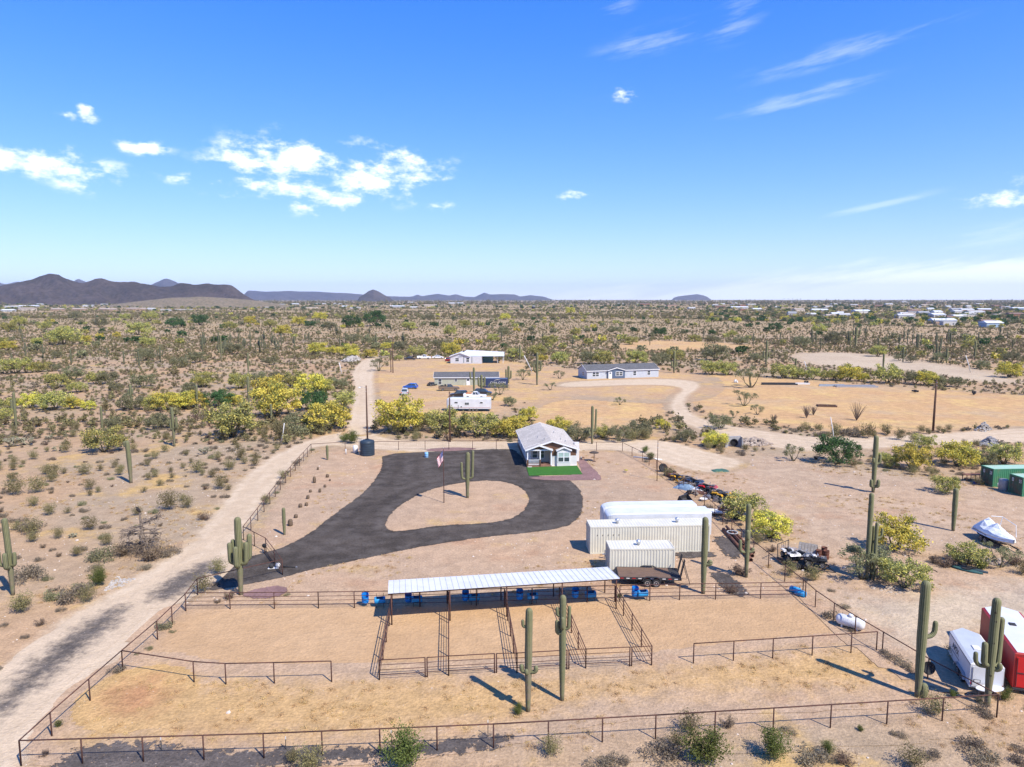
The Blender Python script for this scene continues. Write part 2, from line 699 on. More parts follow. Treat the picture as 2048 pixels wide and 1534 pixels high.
M_yard = soft_mat('yard_dirt', DESERT, edge_noise=0.7, **YARD)
M_side = soft_mat('side_yard_dirt', DESERT, edge_noise=0.7, tracks=(0.85, 0.5, (0.64, 0.48, 0.385), 5.0), **YARD)
M_home = soft_mat('home_dirt', DESERT, edge_noise=0.8, ca=(0.60, 0.405, 0.265), cb=(0.55, 0.375, 0.265), ochre=(0.66, 0.44, 0.22), och=(0.46, 0.62), speck=0.11, blotch=(0.09, 0.5, 0.7, (0.52, 0.31, 0.20), 0.6))
FIELD = dict(ca=(0.66, 0.425, 0.235), cb=(0.60, 0.375, 0.225), speck=0.13, blotch=(0.06, 0.46, 0.70, (0.56, 0.40, 0.29), 0.85), big=0.05, ochre=(0.70, 0.475, 0.24), och=(0.5, 0.62))
M_ochre = soft_mat('cleared_soil', DESERT, edge_noise=0.8, **FIELD)
ROAD = dict(ca=(0.68, 0.535, 0.435), cb=(0.63, 0.485, 0.385), speck=0.06, stones=False)
M_road = soft_mat('dirt_road', DESERT, 0.7, tracks=(2.6, 0.65, (0.78, 0.64, 0.54), 1.2), **ROAD)
M_verge = soft_mat('verge_spill', ROAD, 0.7, edge_noise=0.75, opacity=0.95, escale=0.9, ca=(0.08, 0.07, 0.064), cb=(0.13, 0.11, 0.096), speck=0.2)
M_sand = soft_mat('arena_sand', YARD, 0.8, edge_noise=0.35, ca=(0.61, 0.405, 0.265), cb=(0.57, 0.37, 0.235), speck=0.055, stones=False, blotch=(0.16, 0.58, 0.76, (0.46, 0.29, 0.18), 0.4), big=0.08)
GRASS = dict(ca=(0.62, 0.40, 0.20), cb=(0.575, 0.375, 0.21), speck=0.12, blotch=(0.3, 0.58, 0.72, (0.42, 0.26, 0.14), 0.6))
M_grass = soft_mat('dry_grass_soil', YARD, 0.9, edge_noise=0.75, opacity=0.92, **GRASS)
M_mill = soft_mat('asphalt_millings', ca=(0.055, 0.046, 0.039), cb=(0.077, 0.064, 0.054), speck=0.16, stones=False, tracks=(1.9, 0.45, (0.135, 0.118, 0.104), 1.6), edge_noise=0.45, big=0.12, escale=0.8)
M_spill = soft_mat('millings_spill', ca=(0.075, 0.066, 0.06), cb=(0.12, 0.10, 0.088), speck=0.18, edge_noise=1.1, sharp=14.0, opacity=0.9, escale=1.6)
M_purple = soft_mat('purple_gravel', ca=(0.205, 0.125, 0.118), cb=(0.235, 0.145, 0.132), speck=0.12, stones=False, edge_noise=0.4, escale=1.0)
M_pale = soft_mat('pale_gravel', DESERT, edge_noise=0.7, ca=(0.62, 0.50, 0.41), cb=(0.56, 0.44, 0.36), speck=0.09)
M_rust = soft_mat('red_soil', GRASS, 1.0, edge_noise=0.8, opacity=0.85, ca=(0.50, 0.25, 0.145), cb=(0.48, 0.255, 0.15), speck=0.12)

sheet('cleared_field', 'ochre cleared field beyond the fenced lot', [(1040, 800), (1160, 770), (1330, 745), (1420, 748), (1560, 757), (1760, 772), (2000, 790), (2300, 800), (2300, 870), (2000, 852), (1880, 862), (1700, 868), (1560, 850), (1440, 842), (1380, 800), (1330, 830), (1250, 860), (1110, 862), (1060, 840)], M_ochre, 6.0, 2.0)
sheet('far_clearing', 'pale cleared patch behind the pale blue home', [(1215, 690), (1300, 682), (1400, 684), (1490, 690), (1520, 697), (1440, 700), (1300, 702), (1235, 698)], M_ochre, 10.0, 3.0, z=0.25)
sheet('white_clearing', 'whitish bare clearing on the far rise', [(1580, 708), (1650, 704), (1760, 709), (1830, 722), (1960, 738), (2070, 768), (1960, 765), (1880, 752), (1780, 738), (1640, 733), (1590, 722)], M_pale, 9.0, 2.5)
sheet('home_ground', 'bare ground round the neighbouring homes', [(735, 728), (830, 716), (1000, 722), (1100, 732), (1180, 745), (1330, 742), (1400, 752), (1410, 778), (1360, 800), (1280, 800), (1150, 790), (1050, 800), (990, 838), (880, 826), (800, 838), (745, 852), (735, 800)], M_home, 6.0, 1.6)
sheet('home_drive', 'pale gravel drive past the pale blue home', [(1110, 768), (1180, 761), (1330, 757), (1396, 763), (1400, 776), (1366, 796), (1376, 826), (1430, 848), (1560, 868), (1700, 880), (2060, 855), (2200, 850), (2200, 880), (2050, 885), (1900, 888), (1720, 898), (1600, 905), (1480, 880), (1372, 852), (1340, 820), (1346, 795), (1372, 777), (1330, 769), (1220, 771), (1130, 775)], M_road, 1.6, 1.2)
sheet('side_yard', 'pink dirt yard outside the fence with the parked boat and containers', [(1240, 880), (1330, 890), (1400, 930), (1560, 905), (1700, 940), (1900, 965), (2250, 1010), (2250, 1330), (1960, 1250), (1900, 1330), (1780, 1290), (1700, 1200), (1560, 1110), (1450, 1030), (1330, 930)], M_side, 4.0, 1.0)
sheet('lot', 'pinkish dirt of the fenced lot', [(622, 905), (760, 893), (1245, 893), (1330, 955), (1440, 1055), (1620, 1180), (1760, 1270), (1900, 1345), (2000, 1420), (1500, 1450), (1000, 1490), (40, 1530), (240, 1340), (370, 1220), (420, 1180), (500, 1100), (500, 1060), (560, 975)], M_yard, 2.5, 0.7, smooth=1)
sheet('dirt_road', 'pale graded dirt road along the fence', [(-260, 1660), (-250, 1520), (-10, 1345), (140, 1230), (285, 1150), (385, 1085), (440, 1010), (490, 950), (560, 902), (640, 873), (700, 862), (712, 850), (745, 856), (760, 880), (900, 884), (1100, 884), (1240, 880), (1330, 880), (1420, 905), (1500, 925), (1420, 950), (1330, 925), (1250, 897), (1100, 906), (900, 906), (740, 900), (660, 888), (612, 900), (575, 945), (535, 990), (498, 1045), (470, 1100), (420, 1150), (358, 1205), (290, 1272), (200, 1352), (100, 1452), (30, 1540), (-40, 1620)], M_road, 1.4, 0.7)
sheet('track', 'dirt track climbing past the neighbouring homes', [(690, 872), (702, 820), (712, 780), (702, 745), (722, 722), (748, 712), (765, 716), (752, 735), (745, 750), (748, 800), (752, 840), (742, 868)], M_road, 1.4, 0.8)
sheet('driveway', 'dark asphalt-millings driveway looping round a dirt island', [(763, 908), (880, 903), (1020, 897), (1036, 905), (1056, 932), (1064, 952), (1130, 955), (1158, 975), (1168, 1005), (1160, 1035), (1130, 1056), (1060, 1066), (980, 1073), (850, 1092), (740, 1115), (680, 1128), (620, 1140), (560, 1157), (480, 1172), (410, 1184), (385, 1168), (395, 1132), (440, 1118), (500, 1114), (535, 1104), (565, 1097), (620, 1068), (680, 1020), (730, 985), (757, 950), (766, 930)], M_mill, 0.55, 0.35,
      holes_px=[[(775, 1064), (770, 1040), (800, 1010), (850, 982), (920, 965), (990, 960), (1040, 972), (1060, 995), (1050, 1022), (1020, 1040), (960, 1048), (880, 1051), (820, 1061)]], smooth=1)
sheet('roadside_spill', 'dark millings spilled along the dirt road verge', [(0, 1400), (60, 1330), (150, 1262), (230, 1212), (262, 1212), (200, 1275), (120, 1335), (30, 1410), (-80, 1490), (-120, 1480)], M_verge, 1.8, 0.5)
sheet('road_spill', 'dark millings carried out onto the dirt road', [(300, 1195), (330, 1165), (400, 1128), (440, 1120), (420, 1150), (370, 1185), (320, 1205)], M_verge, 1.6, 0.4)
sheet('arena', 'raked tan sand of the riding arena and pens', [(372, 1218), (700, 1207), (1240, 1200), (1600, 1196), (1660, 1240), (1720, 1275), (1560, 1303), (1390, 1330), (1300, 1340), (760, 1358), (600, 1362), (440, 1364), (300, 1318), (322, 1262)], M_sand, 2.0, 0.5, smooth=1)
sheet('dry_grass_strip', 'ochre strip of trampled dry grass in front of the pens', [(262, 1330), (380, 1366), (560, 1372), (760, 1366), (1000, 1358), (1300, 1346), (1420, 1330), (1760, 1292), (1850, 1345), (1700, 1378), (1420, 1380), (1180, 1398), (1010, 1440), (800, 1470), (500, 1482), (260, 1482), (130, 1478)], M_grass, 2.6, 0.5)
sheet('red_patch', 'reddish bare patch in the pen corner', [(215, 1395), (270, 1360), (330, 1365), (330, 1400), (290, 1430), (225, 1425)], M_rust, 2.0, 0.4)
sheet('millings_strip', 'dark crushed millings heaped along the front fence', [(70, 1570), (150, 1496), (240, 1484), (330, 1492), (460, 1508), (620, 1496), (760, 1502), (880, 1483), (1010, 1470), (1040, 1484), (930, 1506), (760, 1518), (520, 1535), (300, 1580)], M_spill, 0.9, 0.25)
sheet('purple_gravel', 'purplish gravel bed beside the house', [(1052, 955), (1165, 950), (1160, 934), (1152, 920), (1168, 918), (1180, 932), (1200, 950), (1204, 962), (1180, 960), (1130, 962), (1075, 960)], M_purple, 0.4, 0.3, smooth=1)
sheet('rear_gravel', 'purplish gravel edge behind the asphalt pad', [(848, 899), (900, 895), (960, 897), (930, 902), (860, 904)], M_purple, 0.5, 0.3, smooth=1)
for nm, lb, pl in (('gravel_pile_a', 'dark millings spread behind the steel pipes', [(1425, 1076), (1450, 1074), (1478, 1090), (1480, 1116), (1462, 1118), (1440, 1100)]),
                   ('gravel_pile_b', 'dark millings spread beside the long cream container', [(1350, 1105), (1420, 1103), (1436, 1116), (1400, 1116), (1352, 1116)]),
                   ('gravel_pile_c', 'dark millings spread by the tall bare saguaro', [(1420, 1150), (1440, 1142), (1470, 1160), (1500, 1190), (1475, 1196), (1440, 1168)])):
    sheet('millings_patch', lb, pl, M_spill, 0.7, 0.22, smooth=1)
sheet('verge', 'purplish gravel below the five-armed saguaro', [(480, 1190), (540, 1172), (580, 1178), (560, 1196), (500, 1200)], M_purple, 0.8, 0.4)

sheet('gravel_apron', 'pale gravel apron round the parked enclosed trailers', [(1668, 1188), (1760, 1196), (1850, 1188), (2120, 1150), (2250, 1290), (2000, 1260), (1930, 1300), (1890, 1345), (1800, 1295), (1730, 1240)], soft_mat('apron_gravel', YARD, edge_noise=0.7, ca=(0.62, 0.495, 0.40), cb=(0.50, 0.40, 0.345), speck=0.1, big=0.12), 3.5, 0.8)
sheet('wash_bank', 'brown crumbling bank of the dry wash', [(1850, 1112), (1900, 1100), (1960, 1108), (2060, 1112), (2080, 1140), (2000, 1140), (1900, 1138), (1860, 1130)], soft_mat('bank_soil', YARD, edge_noise=0.8, ca=(0.42, 0.27, 0.175), cb=(0.50, 0.36, 0.25), speck=0.2, big=0.3), 1.5, 0.5)
# the little lawn of artificial turf
b = MB()
q = [P(1053, 936), P(1154, 932.5), P(1165, 949.5), P(1058, 952)]
b.add([(v.x, v.y, 0.12) for v in q] + [(v.x, v.y, 0.0) for v in q], [(3, 2, 1, 0), (0, 1, 5, 4), (1, 2, 6, 5), (2, 3, 7, 6), (3, 0, 4, 7)])
tag(b.build('lawn', pm('turf', (0.034, 0.135, 0.014), (0.028, 0.108, 0.012), 2.5, 0.9, 0.02, world_space=True)), 'bright green strip of artificial lawn before the porch', kind='structure')


# ================================================================== far mountains
def mountain(name, label, sil, D, depth, mat, seed, rough=0.22, n=150, m=36, z0=-6):
    """a range whose skyline is known: sil = (pixel x, pixel y) pairs, standing D metres off"""
    r = np.random.default_rng(seed)
    px = np.array([s[0] for s in sil], float)
    hy = np.array([(597.0 - s[1]) / FPX * D + CAM_H for s in sil])
    X = np.linspace(px[0], px[-1], n)
    Hs = np.interp(X, px, hy)
    k = np.array([.25, .5, .25])
    Hs[1:-1] = np.convolve(Hs, k, 'valid')
    Hs *= np.clip(np.minimum(np.arange(n), n - 1 - np.arange(n)) / (n * 0.07), 0, 1) ** 0.8
    xs_ = (X - 1024) / FPX * D
    ph = r.uniform(0, 6.28, 24)
    V = []
    for j in range(m):
        d = j / (m - 1) * 2 - 1
        prof = max(0.0, 1 - abs(d) ** 1.25)
        yy = D + d * depth
        u = xs_ / D
        rid = np.zeros(n)
        for o in range(6):
            fr = 55.0 * 1.8 ** o
            rid += (1 - 2 * np.abs(np.sin(u * fr + ph[o] + d * (1.5 + o) * 2.1 + 0.8 * np.sin(u * fr * .37 + ph[o + 6])))) / 1.75 ** o
        z = Hs * prof * (1 + rough * rid * (1 - prof * 0.9)) + 0.012 * D * 0.3 * rid * prof * (1 - prof)
        V.append(np.stack([xs_ * (1 + d * depth / D), np.full(n, yy), np.where(prof <= 0, z0, z + z0 * (1 - prof))], 1))
    V = np.concatenate(V)
    id_ = np.arange(n * m).reshape(m, n)
    F = np.stack([id_[:-1, :-1].ravel(), id_[:-1, 1:].ravel(), id_[1:, 1:].ravel(), id_[1:, :-1].ravel()], 1)
    me = bpy.data.meshes.new(name)
    me.from_pydata(V.tolist(), [], F.tolist())
    me.materials.append(mat)
    me.polygons.foreach_set('use_smooth', [True] * len(me.polygons))
    return tag(place(name, me), label, kind='structure')


def rock_mat(name, c1, c2, sc):
    m, t, b = new_mat(name)
    pos = t.node('ShaderNodeNewGeometry').outputs['Position']
    f = t.ramp(t.noise(pos, sc, 8.0, 0.68), 0.36, 0.64)
    c = t.mix(f, c1, c2)
    c = t.mix(1.0, c, t.ramp(t.noise(pos, sc * 14, 5.0, 0.7), 0.3, 0.7, 0.62, 1.3), 'MULTIPLY')
    t.l.new(c, b.inputs['Base Color'])
    b.inputs['Roughness'].default_value = 1.0
    b.inputs['Specular IOR Level'].default_value = 0.0
    bn = t.node('ShaderNodeBump')
    bn.inputs['Distance'].default_value = 9.0
    t.l.new(t.noise(pos, sc * 4, 7.0, 0.7), bn.inputs['Height'])
    t.l.new(bn.outputs[0], b.inputs['Normal'])
    return m


RK1 = rock_mat('dark_rock', (0.088, 0.070, 0.066), (0.058, 0.050, 0.048), 0.004)
RK2 = rock_mat('far_rock', (0.10, 0.085, 0.095), (0.075, 0.068, 0.08), 0.002)
mountain('mountain', 'dark brown rocky range rising behind the scattered houses', [(-420, 597), (-250, 585), (-120, 572), (0, 574), (30, 568), (60, 560), (85, 555), (105, 549), (122, 546), (133, 552), (150, 560), (170, 565), (187, 562), (200, 557), (216, 558), (238, 564), (255, 562), (272, 562), (300, 569), (325, 572), (350, 572), (372, 566), (400, 568), (418, 566), (432, 571), (448, 567), (464, 568), (480, 575), (495, 584), (512, 592), (540, 597)], 3300, 420, RK1, 3)
mountain('mountain', 'low stony rise in front of the dark range', [(200, 613), (250, 606), (300, 600), (345, 595.5), (400, 593), (440, 594.5), (500, 599), (550, 606), (600, 613)], 2100, 210, pm('rise_soil', (0.25, 0.185, 0.12), (0.10, 0.092, 0.05), 0.16, 1, world_space=True, detail=8), 5, 0.05, z0=-8)
mountain('mountain', 'pale blue peak showing over the saddle of the dark range', [(-200, 597), (-80, 572), (0, 562), (20, 568), (45, 563), (60, 568), (120, 580), (150, 570), (163, 556), (178, 563), (210, 580), (280, 580), (312, 568), (338, 556), (362, 566), (400, 580), (470, 590), (520, 597)], 9500, 1000, RK2, 7, 0.16)
mountain('mountain', 'long low blue ridge past the end of the dark range', [(470, 597), (500, 581), (540, 583), (580, 582), (630, 583), (690, 586), (720, 588), (760, 592), (850, 594), (900, 597)], 11000, 900, RK2, 9, 0.12)
mountain('mountain', 'small dark conical hill on the skyline', [(716, 597), (728, 590), (740, 582), (749, 578.5), (760, 583), (775, 592), (788, 597)], 6500, 380, RK1, 12, 0.1, n=60)
mountain('mountain', 'line of small blue hills along the skyline', [(800, 597), (830, 592), (836, 588.5), (845, 592), (858, 590), (876, 587.5), (900, 591), (912, 588.5), (930, 593), (950, 594), (962, 588), (969, 584.5), (980, 589), (1005, 588), (1030, 589), (1040, 593), (1060, 590), (1085, 593), (1110, 597)], 11500, 700, RK2, 15, 0.08)
mountain('mountain', 'far blue hill above the scattered town', [(1340, 597), (1352, 593), (1375, 590), (1392, 588), (1405, 591), (1420, 597)], 11500, 500, RK2, 18, 0.08, n=60)
# ================================================================== labels that say which one
LM = [('the dead tree', 285, 1060), ('the dirt road', 430, 1080), ('the dirt road bend', 600, 880), ('the leaning one-armed saguaro', 262, 966), ('the cholla clump', 60, 885),
      ('the white marker pole', 566, 882), ('the five-armed saguaro', 482, 1190), ('the tilted three-armed saguaro', 25, 1200), ('the front fence', 700, 1500), ('the fence corner post', 1992, 1420),
      ('the propane tank', 1700, 1255), ('the covered boat', 1978, 1085), ('the green containers', 1990, 960), ('the stone headwall', 1466, 885), ('the water tank', 735, 905),
      ('the white gabled house', 1100, 930), ('the grey-green home', 935, 770), ('the pale blue home', 1240, 757), ('the white metal-roofed house', 945, 728), ('the travel trailer', 940, 820),
      ('the street lamp pole', 735, 882), ('the tall utility pole', 900, 883), ('the ocotillos', 1620, 835), ('the leaning guy marker', 1668, 890), ('the rock pile', 1980, 885),
      ('the roadside utility pole', 1866, 862), ('the white rubble heap', 705, 722), ('the many-armed saguaro grove', 470, 705), ('the far white clearing', 1680, 720), ('the twin utility poles', 785, 746),
      ('the long cactus row', 610, 970), ('the rusty drums', 1650, 1112), ('the red trailer', 2020, 1330), ('the gravel driveway mouth', 390, 1160), ('the round dark shrub', 1320, 672), ('the far white block house', 365, 622),
      ('the scattered town', 1750, 640), ('the dark range', 250, 630), ('the far black tank', 1067, 617), ('the ochre field', 1700, 800)]
LM = [(n, P(x, y)) for n, x, y in LM]
ORD = ['', 'second', 'third', 'fourth', 'fifth', 'sixth', 'seventh', 'eighth', 'ninth', 'tenth', 'eleventh', 'twelfth', 'thirteenth', 'fourteenth', 'fifteenth', 'sixteenth', 'seventeenth', 'eighteenth', 'nineteenth', 'twentieth', 'twenty-first', 'twenty-second', 'twenty-third', 'twenty-fourth', 'twenty-fifth', 'twenty-sixth', 'twenty-seventh', 'twenty-eighth', 'twenty-ninth', 'thirtieth']
_lab = {}


def which(desc, p):
    """a label that places the thing by what stands round it"""
    d = sorted(LM, key=lambda l: (l[1].xy - p.xy).length / max(20, p.y) ** 0.5)
    A, B = d[0], d[1]
    va, vb = A[1].xy - p.xy, B[1].xy - p.xy
    if va.length < 0.045 * p.y:
        s = 'beside ' + A[0]
    elif va.dot(vb) < -0.35 * va.length * vb.length:
        s = 'between ' + A[0] + ' and ' + B[0]
    elif abs(va.y) > 0.8 * abs(va.x):
        s = ('behind ' if va.y < 0 else 'in front of ') + A[0]
    else:
        s = 'off to the side of ' + A[0]
    k = desc + s
    n = _lab.get(k, 0)
    _lab[k] = n + 1
    t = desc + ' ' + s
    if n:
        t = (ORD[n] if n < len(ORD) else 'another') + ' ' + t
    return ' '.join(t.split()[:16])


# ================================================================== plants
def leaf_mesh(name, C, size, mat, tone, flower=None, asp=1.8, up=0.0, r=rng):
    """many small leaf-sized faces at the points C"""
    C = np.asarray(C, float)
    n = len(C)
    u = r.normal(size=(n, 3))
    u /= np.linalg.norm(u, axis=1)[:, None]
    w_ = r.normal(size=(n, 3))
    w_[:, 2] += up
    w_ -= (w_ * u).sum(1)[:, None] * u
    w_ /= np.linalg.norm(w_, axis=1)[:, None] + 1e-9
    s = np.asarray(size).reshape(-1, 1)
    a = u * s * 0.5
    b_ = w_ * s * 0.5 * asp
    V = np.stack([C - b_, C + a, C + b_, C - a], 1).reshape(-1, 3)
    F = np.arange(4 * n).reshape(n, 4)
    me = bpy.data.meshes.new(name)
    me.from_pydata(V.tolist(), [], F.tolist())
    me.materials.append(mat)
    at = me.attributes.new('tone', 'FLOAT', 'FACE')
    at.data.foreach_set('value', np.asarray(tone, np.float32))
    if flower is not None:
        at = me.attributes.new('flower', 'FLOAT', 'FACE')
        at.data.foreach_set('value', np.asarray(flower, np.float32))
    return me


M_bark = pm('bark', (0.16, 0.15, 0.085), (0.11, 0.095, 0.06), 6, 0.9, 0.01)
M_dead = pm('dead_wood', (0.22, 0.175, 0.135), (0.11, 0.085, 0.068), 5, 0.9, 0.01)
L_yel = leafmat('palo_verde_bloom', (0.36, 0.37, 0.10), (0.25, 0.27, 0.075), (0.80, 0.68, 0.12))
L_mix = leafmat('palo_verde_leaf', (0.33, 0.335, 0.12), (0.22, 0.235, 0.085), (0.68, 0.61, 0.16))
L_olive = leafmat('olive_leaf', (0.28, 0.27, 0.14), (0.175, 0.175, 0.09))
L_green = leafmat('green_leaf', (0.085, 0.15, 0.05), (0.05, 0.10, 0.035))
L_creo = leafmat('creosote_leaf', (0.26, 0.225, 0.10), (0.17, 0.148, 0.075))
L_bright = leafmat('bright_creosote_leaf', (0.15, 0.175, 0.045), (0.09, 0.115, 0.032))
L_burs = leafmat('bursage_leaf', (0.27, 0.222, 0.155), (0.165, 0.135, 0.095))
L_dry = leafmat('dry_twig', (0.26, 0.19, 0.125), (0.15, 0.11, 0.078))
L_grass = leafmat('dry_grass', (0.60, 0.43, 0.21), (0.46, 0.32, 0.16))


def tree_protos(kind, nvar, N, leafsize, seed):
    """a few different crowns and trunks, 6 m wide, ready to be shared"""
    out = []
    r = np.random.default_rng(seed)
    for k in range(nvar):
        nst = r.integers(3, 6)
        sparse = kind == 'sparse'
        nl = {'sparse': 16, 'green': 60}.get(kind, 58)
        lob = []
        tr = MB()
        for i in range(nst):
            a = 2 * math.pi * (i + r.uniform(-.3, .3)) / nst
            tip = np.array([math.cos(a) * r.uniform(1.0, 1.9), math.sin(a) * r.uniform(1.0, 1.9), r.uniform(2.0, 3.0)])
            base = np.array([math.cos(a) * .12, math.sin(a) * .12, -0.05])
            midp = base * .4 + tip * .6 + np.array([r.uniform(-.2, .2), r.uniform(-.2, .2), -0.35])
            tr.tube([base, (base + midp) / 2 + r.uniform(-.1, .1, 3), midp, tip], [0.15, 0.115, 0.075, 0.03], 6)
            for j in range(3):
                t2 = tip + np.array([math.cos(a + r.uniform(-1, 1)) * r.uniform(.4, 1.1), math.sin(a + r.uniform(-1, 1)) * r.uniform(.4, 1.1), r.uniform(0.2, 1.1)])
                tr.tube([midp + (tip - midp) * r.uniform(0, .8), (midp + t2) / 2 + np.array([0, 0, .2]), t2], [0.055, 0.04, 0.015], 5, cap=False)
                lob.append(t2)
        while len(lob) < nl:
            th = r.uniform(0, 2 * math.pi)
            rr = math.sqrt(r.uniform(0.02, 1)) * 2.75
            zz = 0.75 + 3.25 * math.sqrt(max(0, 1 - (rr / 3.05) ** 2)) * r.uniform(0.12, 1.0)
            lob.append(np.array([math.cos(th) * rr * r.uniform(.85, 1.1), math.sin(th) * rr, zz]))
        lob = np.array(lob)
        rad = r.uniform(0.45, 1.05, len(lob))
        pick = r.integers(0, len(lob), N)
        d = r.normal(size=(N, 3))
        d /= np.linalg.norm(d, axis=1)[:, None]
        d[:, 2] *= 0.72
        C = lob[pick] + d * (rad[pick] * r.uniform(0.35, 1.05, N))[:, None]
        C[:, 2] = np.maximum(C[:, 2], 0.35)
        tone = np.clip(r.uniform(0, 1, len(lob))[pick] * 0.7 + r.uniform(0, .4, N), 0, 1)
        out_ = np.clip(np.linalg.norm(C - np.array([0, 0, 1.2]), axis=1) / 3.2, 0, 1)
        pf = {'yellow': 1.15, 'mixed': 0.62}.get(kind, 0.0)
        lobf = r.uniform(0, 1, len(lob)) ** 0.7
        fl = (r.uniform(0, 1, N) < pf * (0.25 + 0.75 * lobf[pick]) * np.clip(out_ * 1.25, 0.1, 1) * np.where(d[:, 2] > -0.35, 1.0, 0.45)).astype(float)
        mat = {'yellow': L_yel, 'mixed': L_mix, 'green': L_green}.get(kind, L_olive)
        cm = leaf_mesh('crown', C, leafsize * r.uniform(0.7, 1.3, N), mat, tone, fl, r=r)
        out.append((cm, tr.mesh('trunk', M_bark, True)))
    return out


TP = {'Y': tree_protos('yellow', 5, 4600, 0.155, 21), 'M': tree_protos('mixed', 5, 4200, 0.15, 22), 'G': tree_protos('olive', 4, 3800, 0.145, 23),
      'D': tree_protos('green', 3, 4600, 0.145, 24), 'S': tree_protos('sparse', 3, 1500, 0.13, 25)}
TDESC = {'Y': 'palo verde tree covered in yellow blossom', 'M': 'palo verde tree half in yellow bloom', 'G': 'olive desert tree', 'D': 'dense dark green bushy tree', 'S': 'thin sparse-leaved tree'}
TREES = '''32,747,50,M 80,744,34,M 111,742,22,G 113,716,20,G 290,721,38,G 115,775,46,M 148,760,38,G 154,785,34,M 193,768,32,M 217,768,38,G 232,781,24,G 287,774,42,G
111,820,62,M 61,816,40,Y 148,818,34,Y 178,820,28,Y 17,818,36,M 2,842,42,M 262,820,46,G 304,818,38,M 335,820,54,Y 368,818,46,Y 315,858,44,G 226,862,38,G 208,904,72,M 15,701,30,Y 73,690,20,M 128,690,56,M 172,685,20,Y
234,675,16,Y 278,670,40,M 295,693,28,M 18,664,30,M 40,652,26,M 405,774,44,M 377,785,30,G 479,777,42,M 517,768,38,G 585,775,46,M 550,760,26,G 540,794,66,Y 552,833,88,Y 626,790,64,Y 648,790,40,M 680,777,32,G 685,818,50,M
624,822,58,D 655,861,82,Y 466,874,94,M 598,860,56,G 437,814,50,D 466,812,34,Y 387,816,52,Y 598,651,26,Y 568,670,28,Y 635,709,34,Y 668,709,24,Y 698,711,36,Y 705,687,28,G 394,725,32,G 466,709,36,G 358,735,30,G 540,730,26,G
704,713,22,Y 742,716,28,Y 774,700,24,Y 757,742,38,S 798,721,16,M 833,714,34,M 902,711,38,Y 798,703,30,G 804,864,90,Y 883,861,66,M 956,872,74,M 1018,875,58,Y 1035,858,42,Y 1118,870,46,Y 1205,876,40,M 1156,882,52,G 1056,842,36,Y
1030,717,30,M 1085,723,20,Y 1120,727,34,M 1178,728,36,G 1205,728,42,M 1273,728,38,M 1320,731,36,G 1350,722,34,M 1119,757,24,S 1101,780,24,S 1239,810,24,S 1067,742,30,G 1278,873,46,G 1238,882,42,G 1325,858,28,Y 1352,852,30,S
1429,894,46,Y 1370,884,36,G 1440,857,42,G 1587,922,44,S 1490,843,16,G 1488,812,42,S 1468,836,22,S 1515,829,28,S 1673,928,74,D 1775,933,42,M 1823,938,66,Y 1915,931,72,Y 2008,928,64,M 1850,897,38,M 1965,931,40,G 1891,986,50,M
1430,721,50,G 1512,725,30,G 1423,749,40,M 1454,750,36,M 1502,775,56,S 1567,756,46,M 1594,757,30,M 1625,759,34,M 1662,761,34,M 1697,762,42,Y 1727,763,24,Y 1775,767,50,M 1830,768,38,G 1854,771,42,Y 1888,773,34,G 1915,774,32,G 2018,755,42,Y
1755,713,32,M 1799,721,20,G 1823,725,22,G 1464,673,18,M 1426,687,24,G 1481,690,28,G 1389,684,22,M 1669,689,38,G 1550,663,26,D 1638,667,28,M 1604,694,32,G 1936,697,26,M 1881,725,28,G 2021,725,32,G 1963,738,28,G 1320,672,24,D
1490,1040,82,M 1540,1076,72,Y 1722,1158,96,S 1748,1150,80,G 1790,1100,88,Y 1808,1176,84,M 1934,1130,68,M 2000,1136,62,S 900,672,26,M 985,684,24,M 1005,672,26,G 1100,690,30,M 1075,712,36,M 1150,672,22,M 1230,668,26,G 1262,690,26,M
880,697,28,G 740,690,30,G 702,655,34,D 750,652,40,D 820,660,26,M 930,655,22,M 1010,640,20,Y 1140,628,18,Y 460,660,26,M 500,650,24,Y 400,650,30,D 350,655,32,D 300,642,28,M 200,655,26,G 150,640,24,G 90,660,24,M 1045,760,30,S 1000,790,40,S 1020,812,26,G 985,800,24,S
250,640,20,M 540,655,26,M 640,640,24,Y 660,660,26,G 860,640,18,G 620,655,22,D'''
tree_n = 0
for rec in TREES.split():
    x, y, wpx, k = rec.split(',')
    p = G(float(x), float(y))
    wm = float(wpx) / ppm(p) * 1.14
    var = TP[k][tree_n % len(TP[k])]
    tree_n += 1
    size = 'tall ' if wm > 8.5 else ('small ' if wm < 4.2 else '')
    o = thing({'Y': 'palo_verde_tree', 'M': 'palo_verde_tree', 'G': 'desert_tree', 'D': 'mesquite_tree', 'S': 'desert_tree'}[k], which(size + TDESC[k], p), 'tree', p, random.uniform(0, 6.28), 'desert trees')
    s = wm / 6.0
    o.scale = (s, s, s * random.uniform(0.82, 1.0))
    place('crown', var[0], o)
    place('trunk', var[1], o)


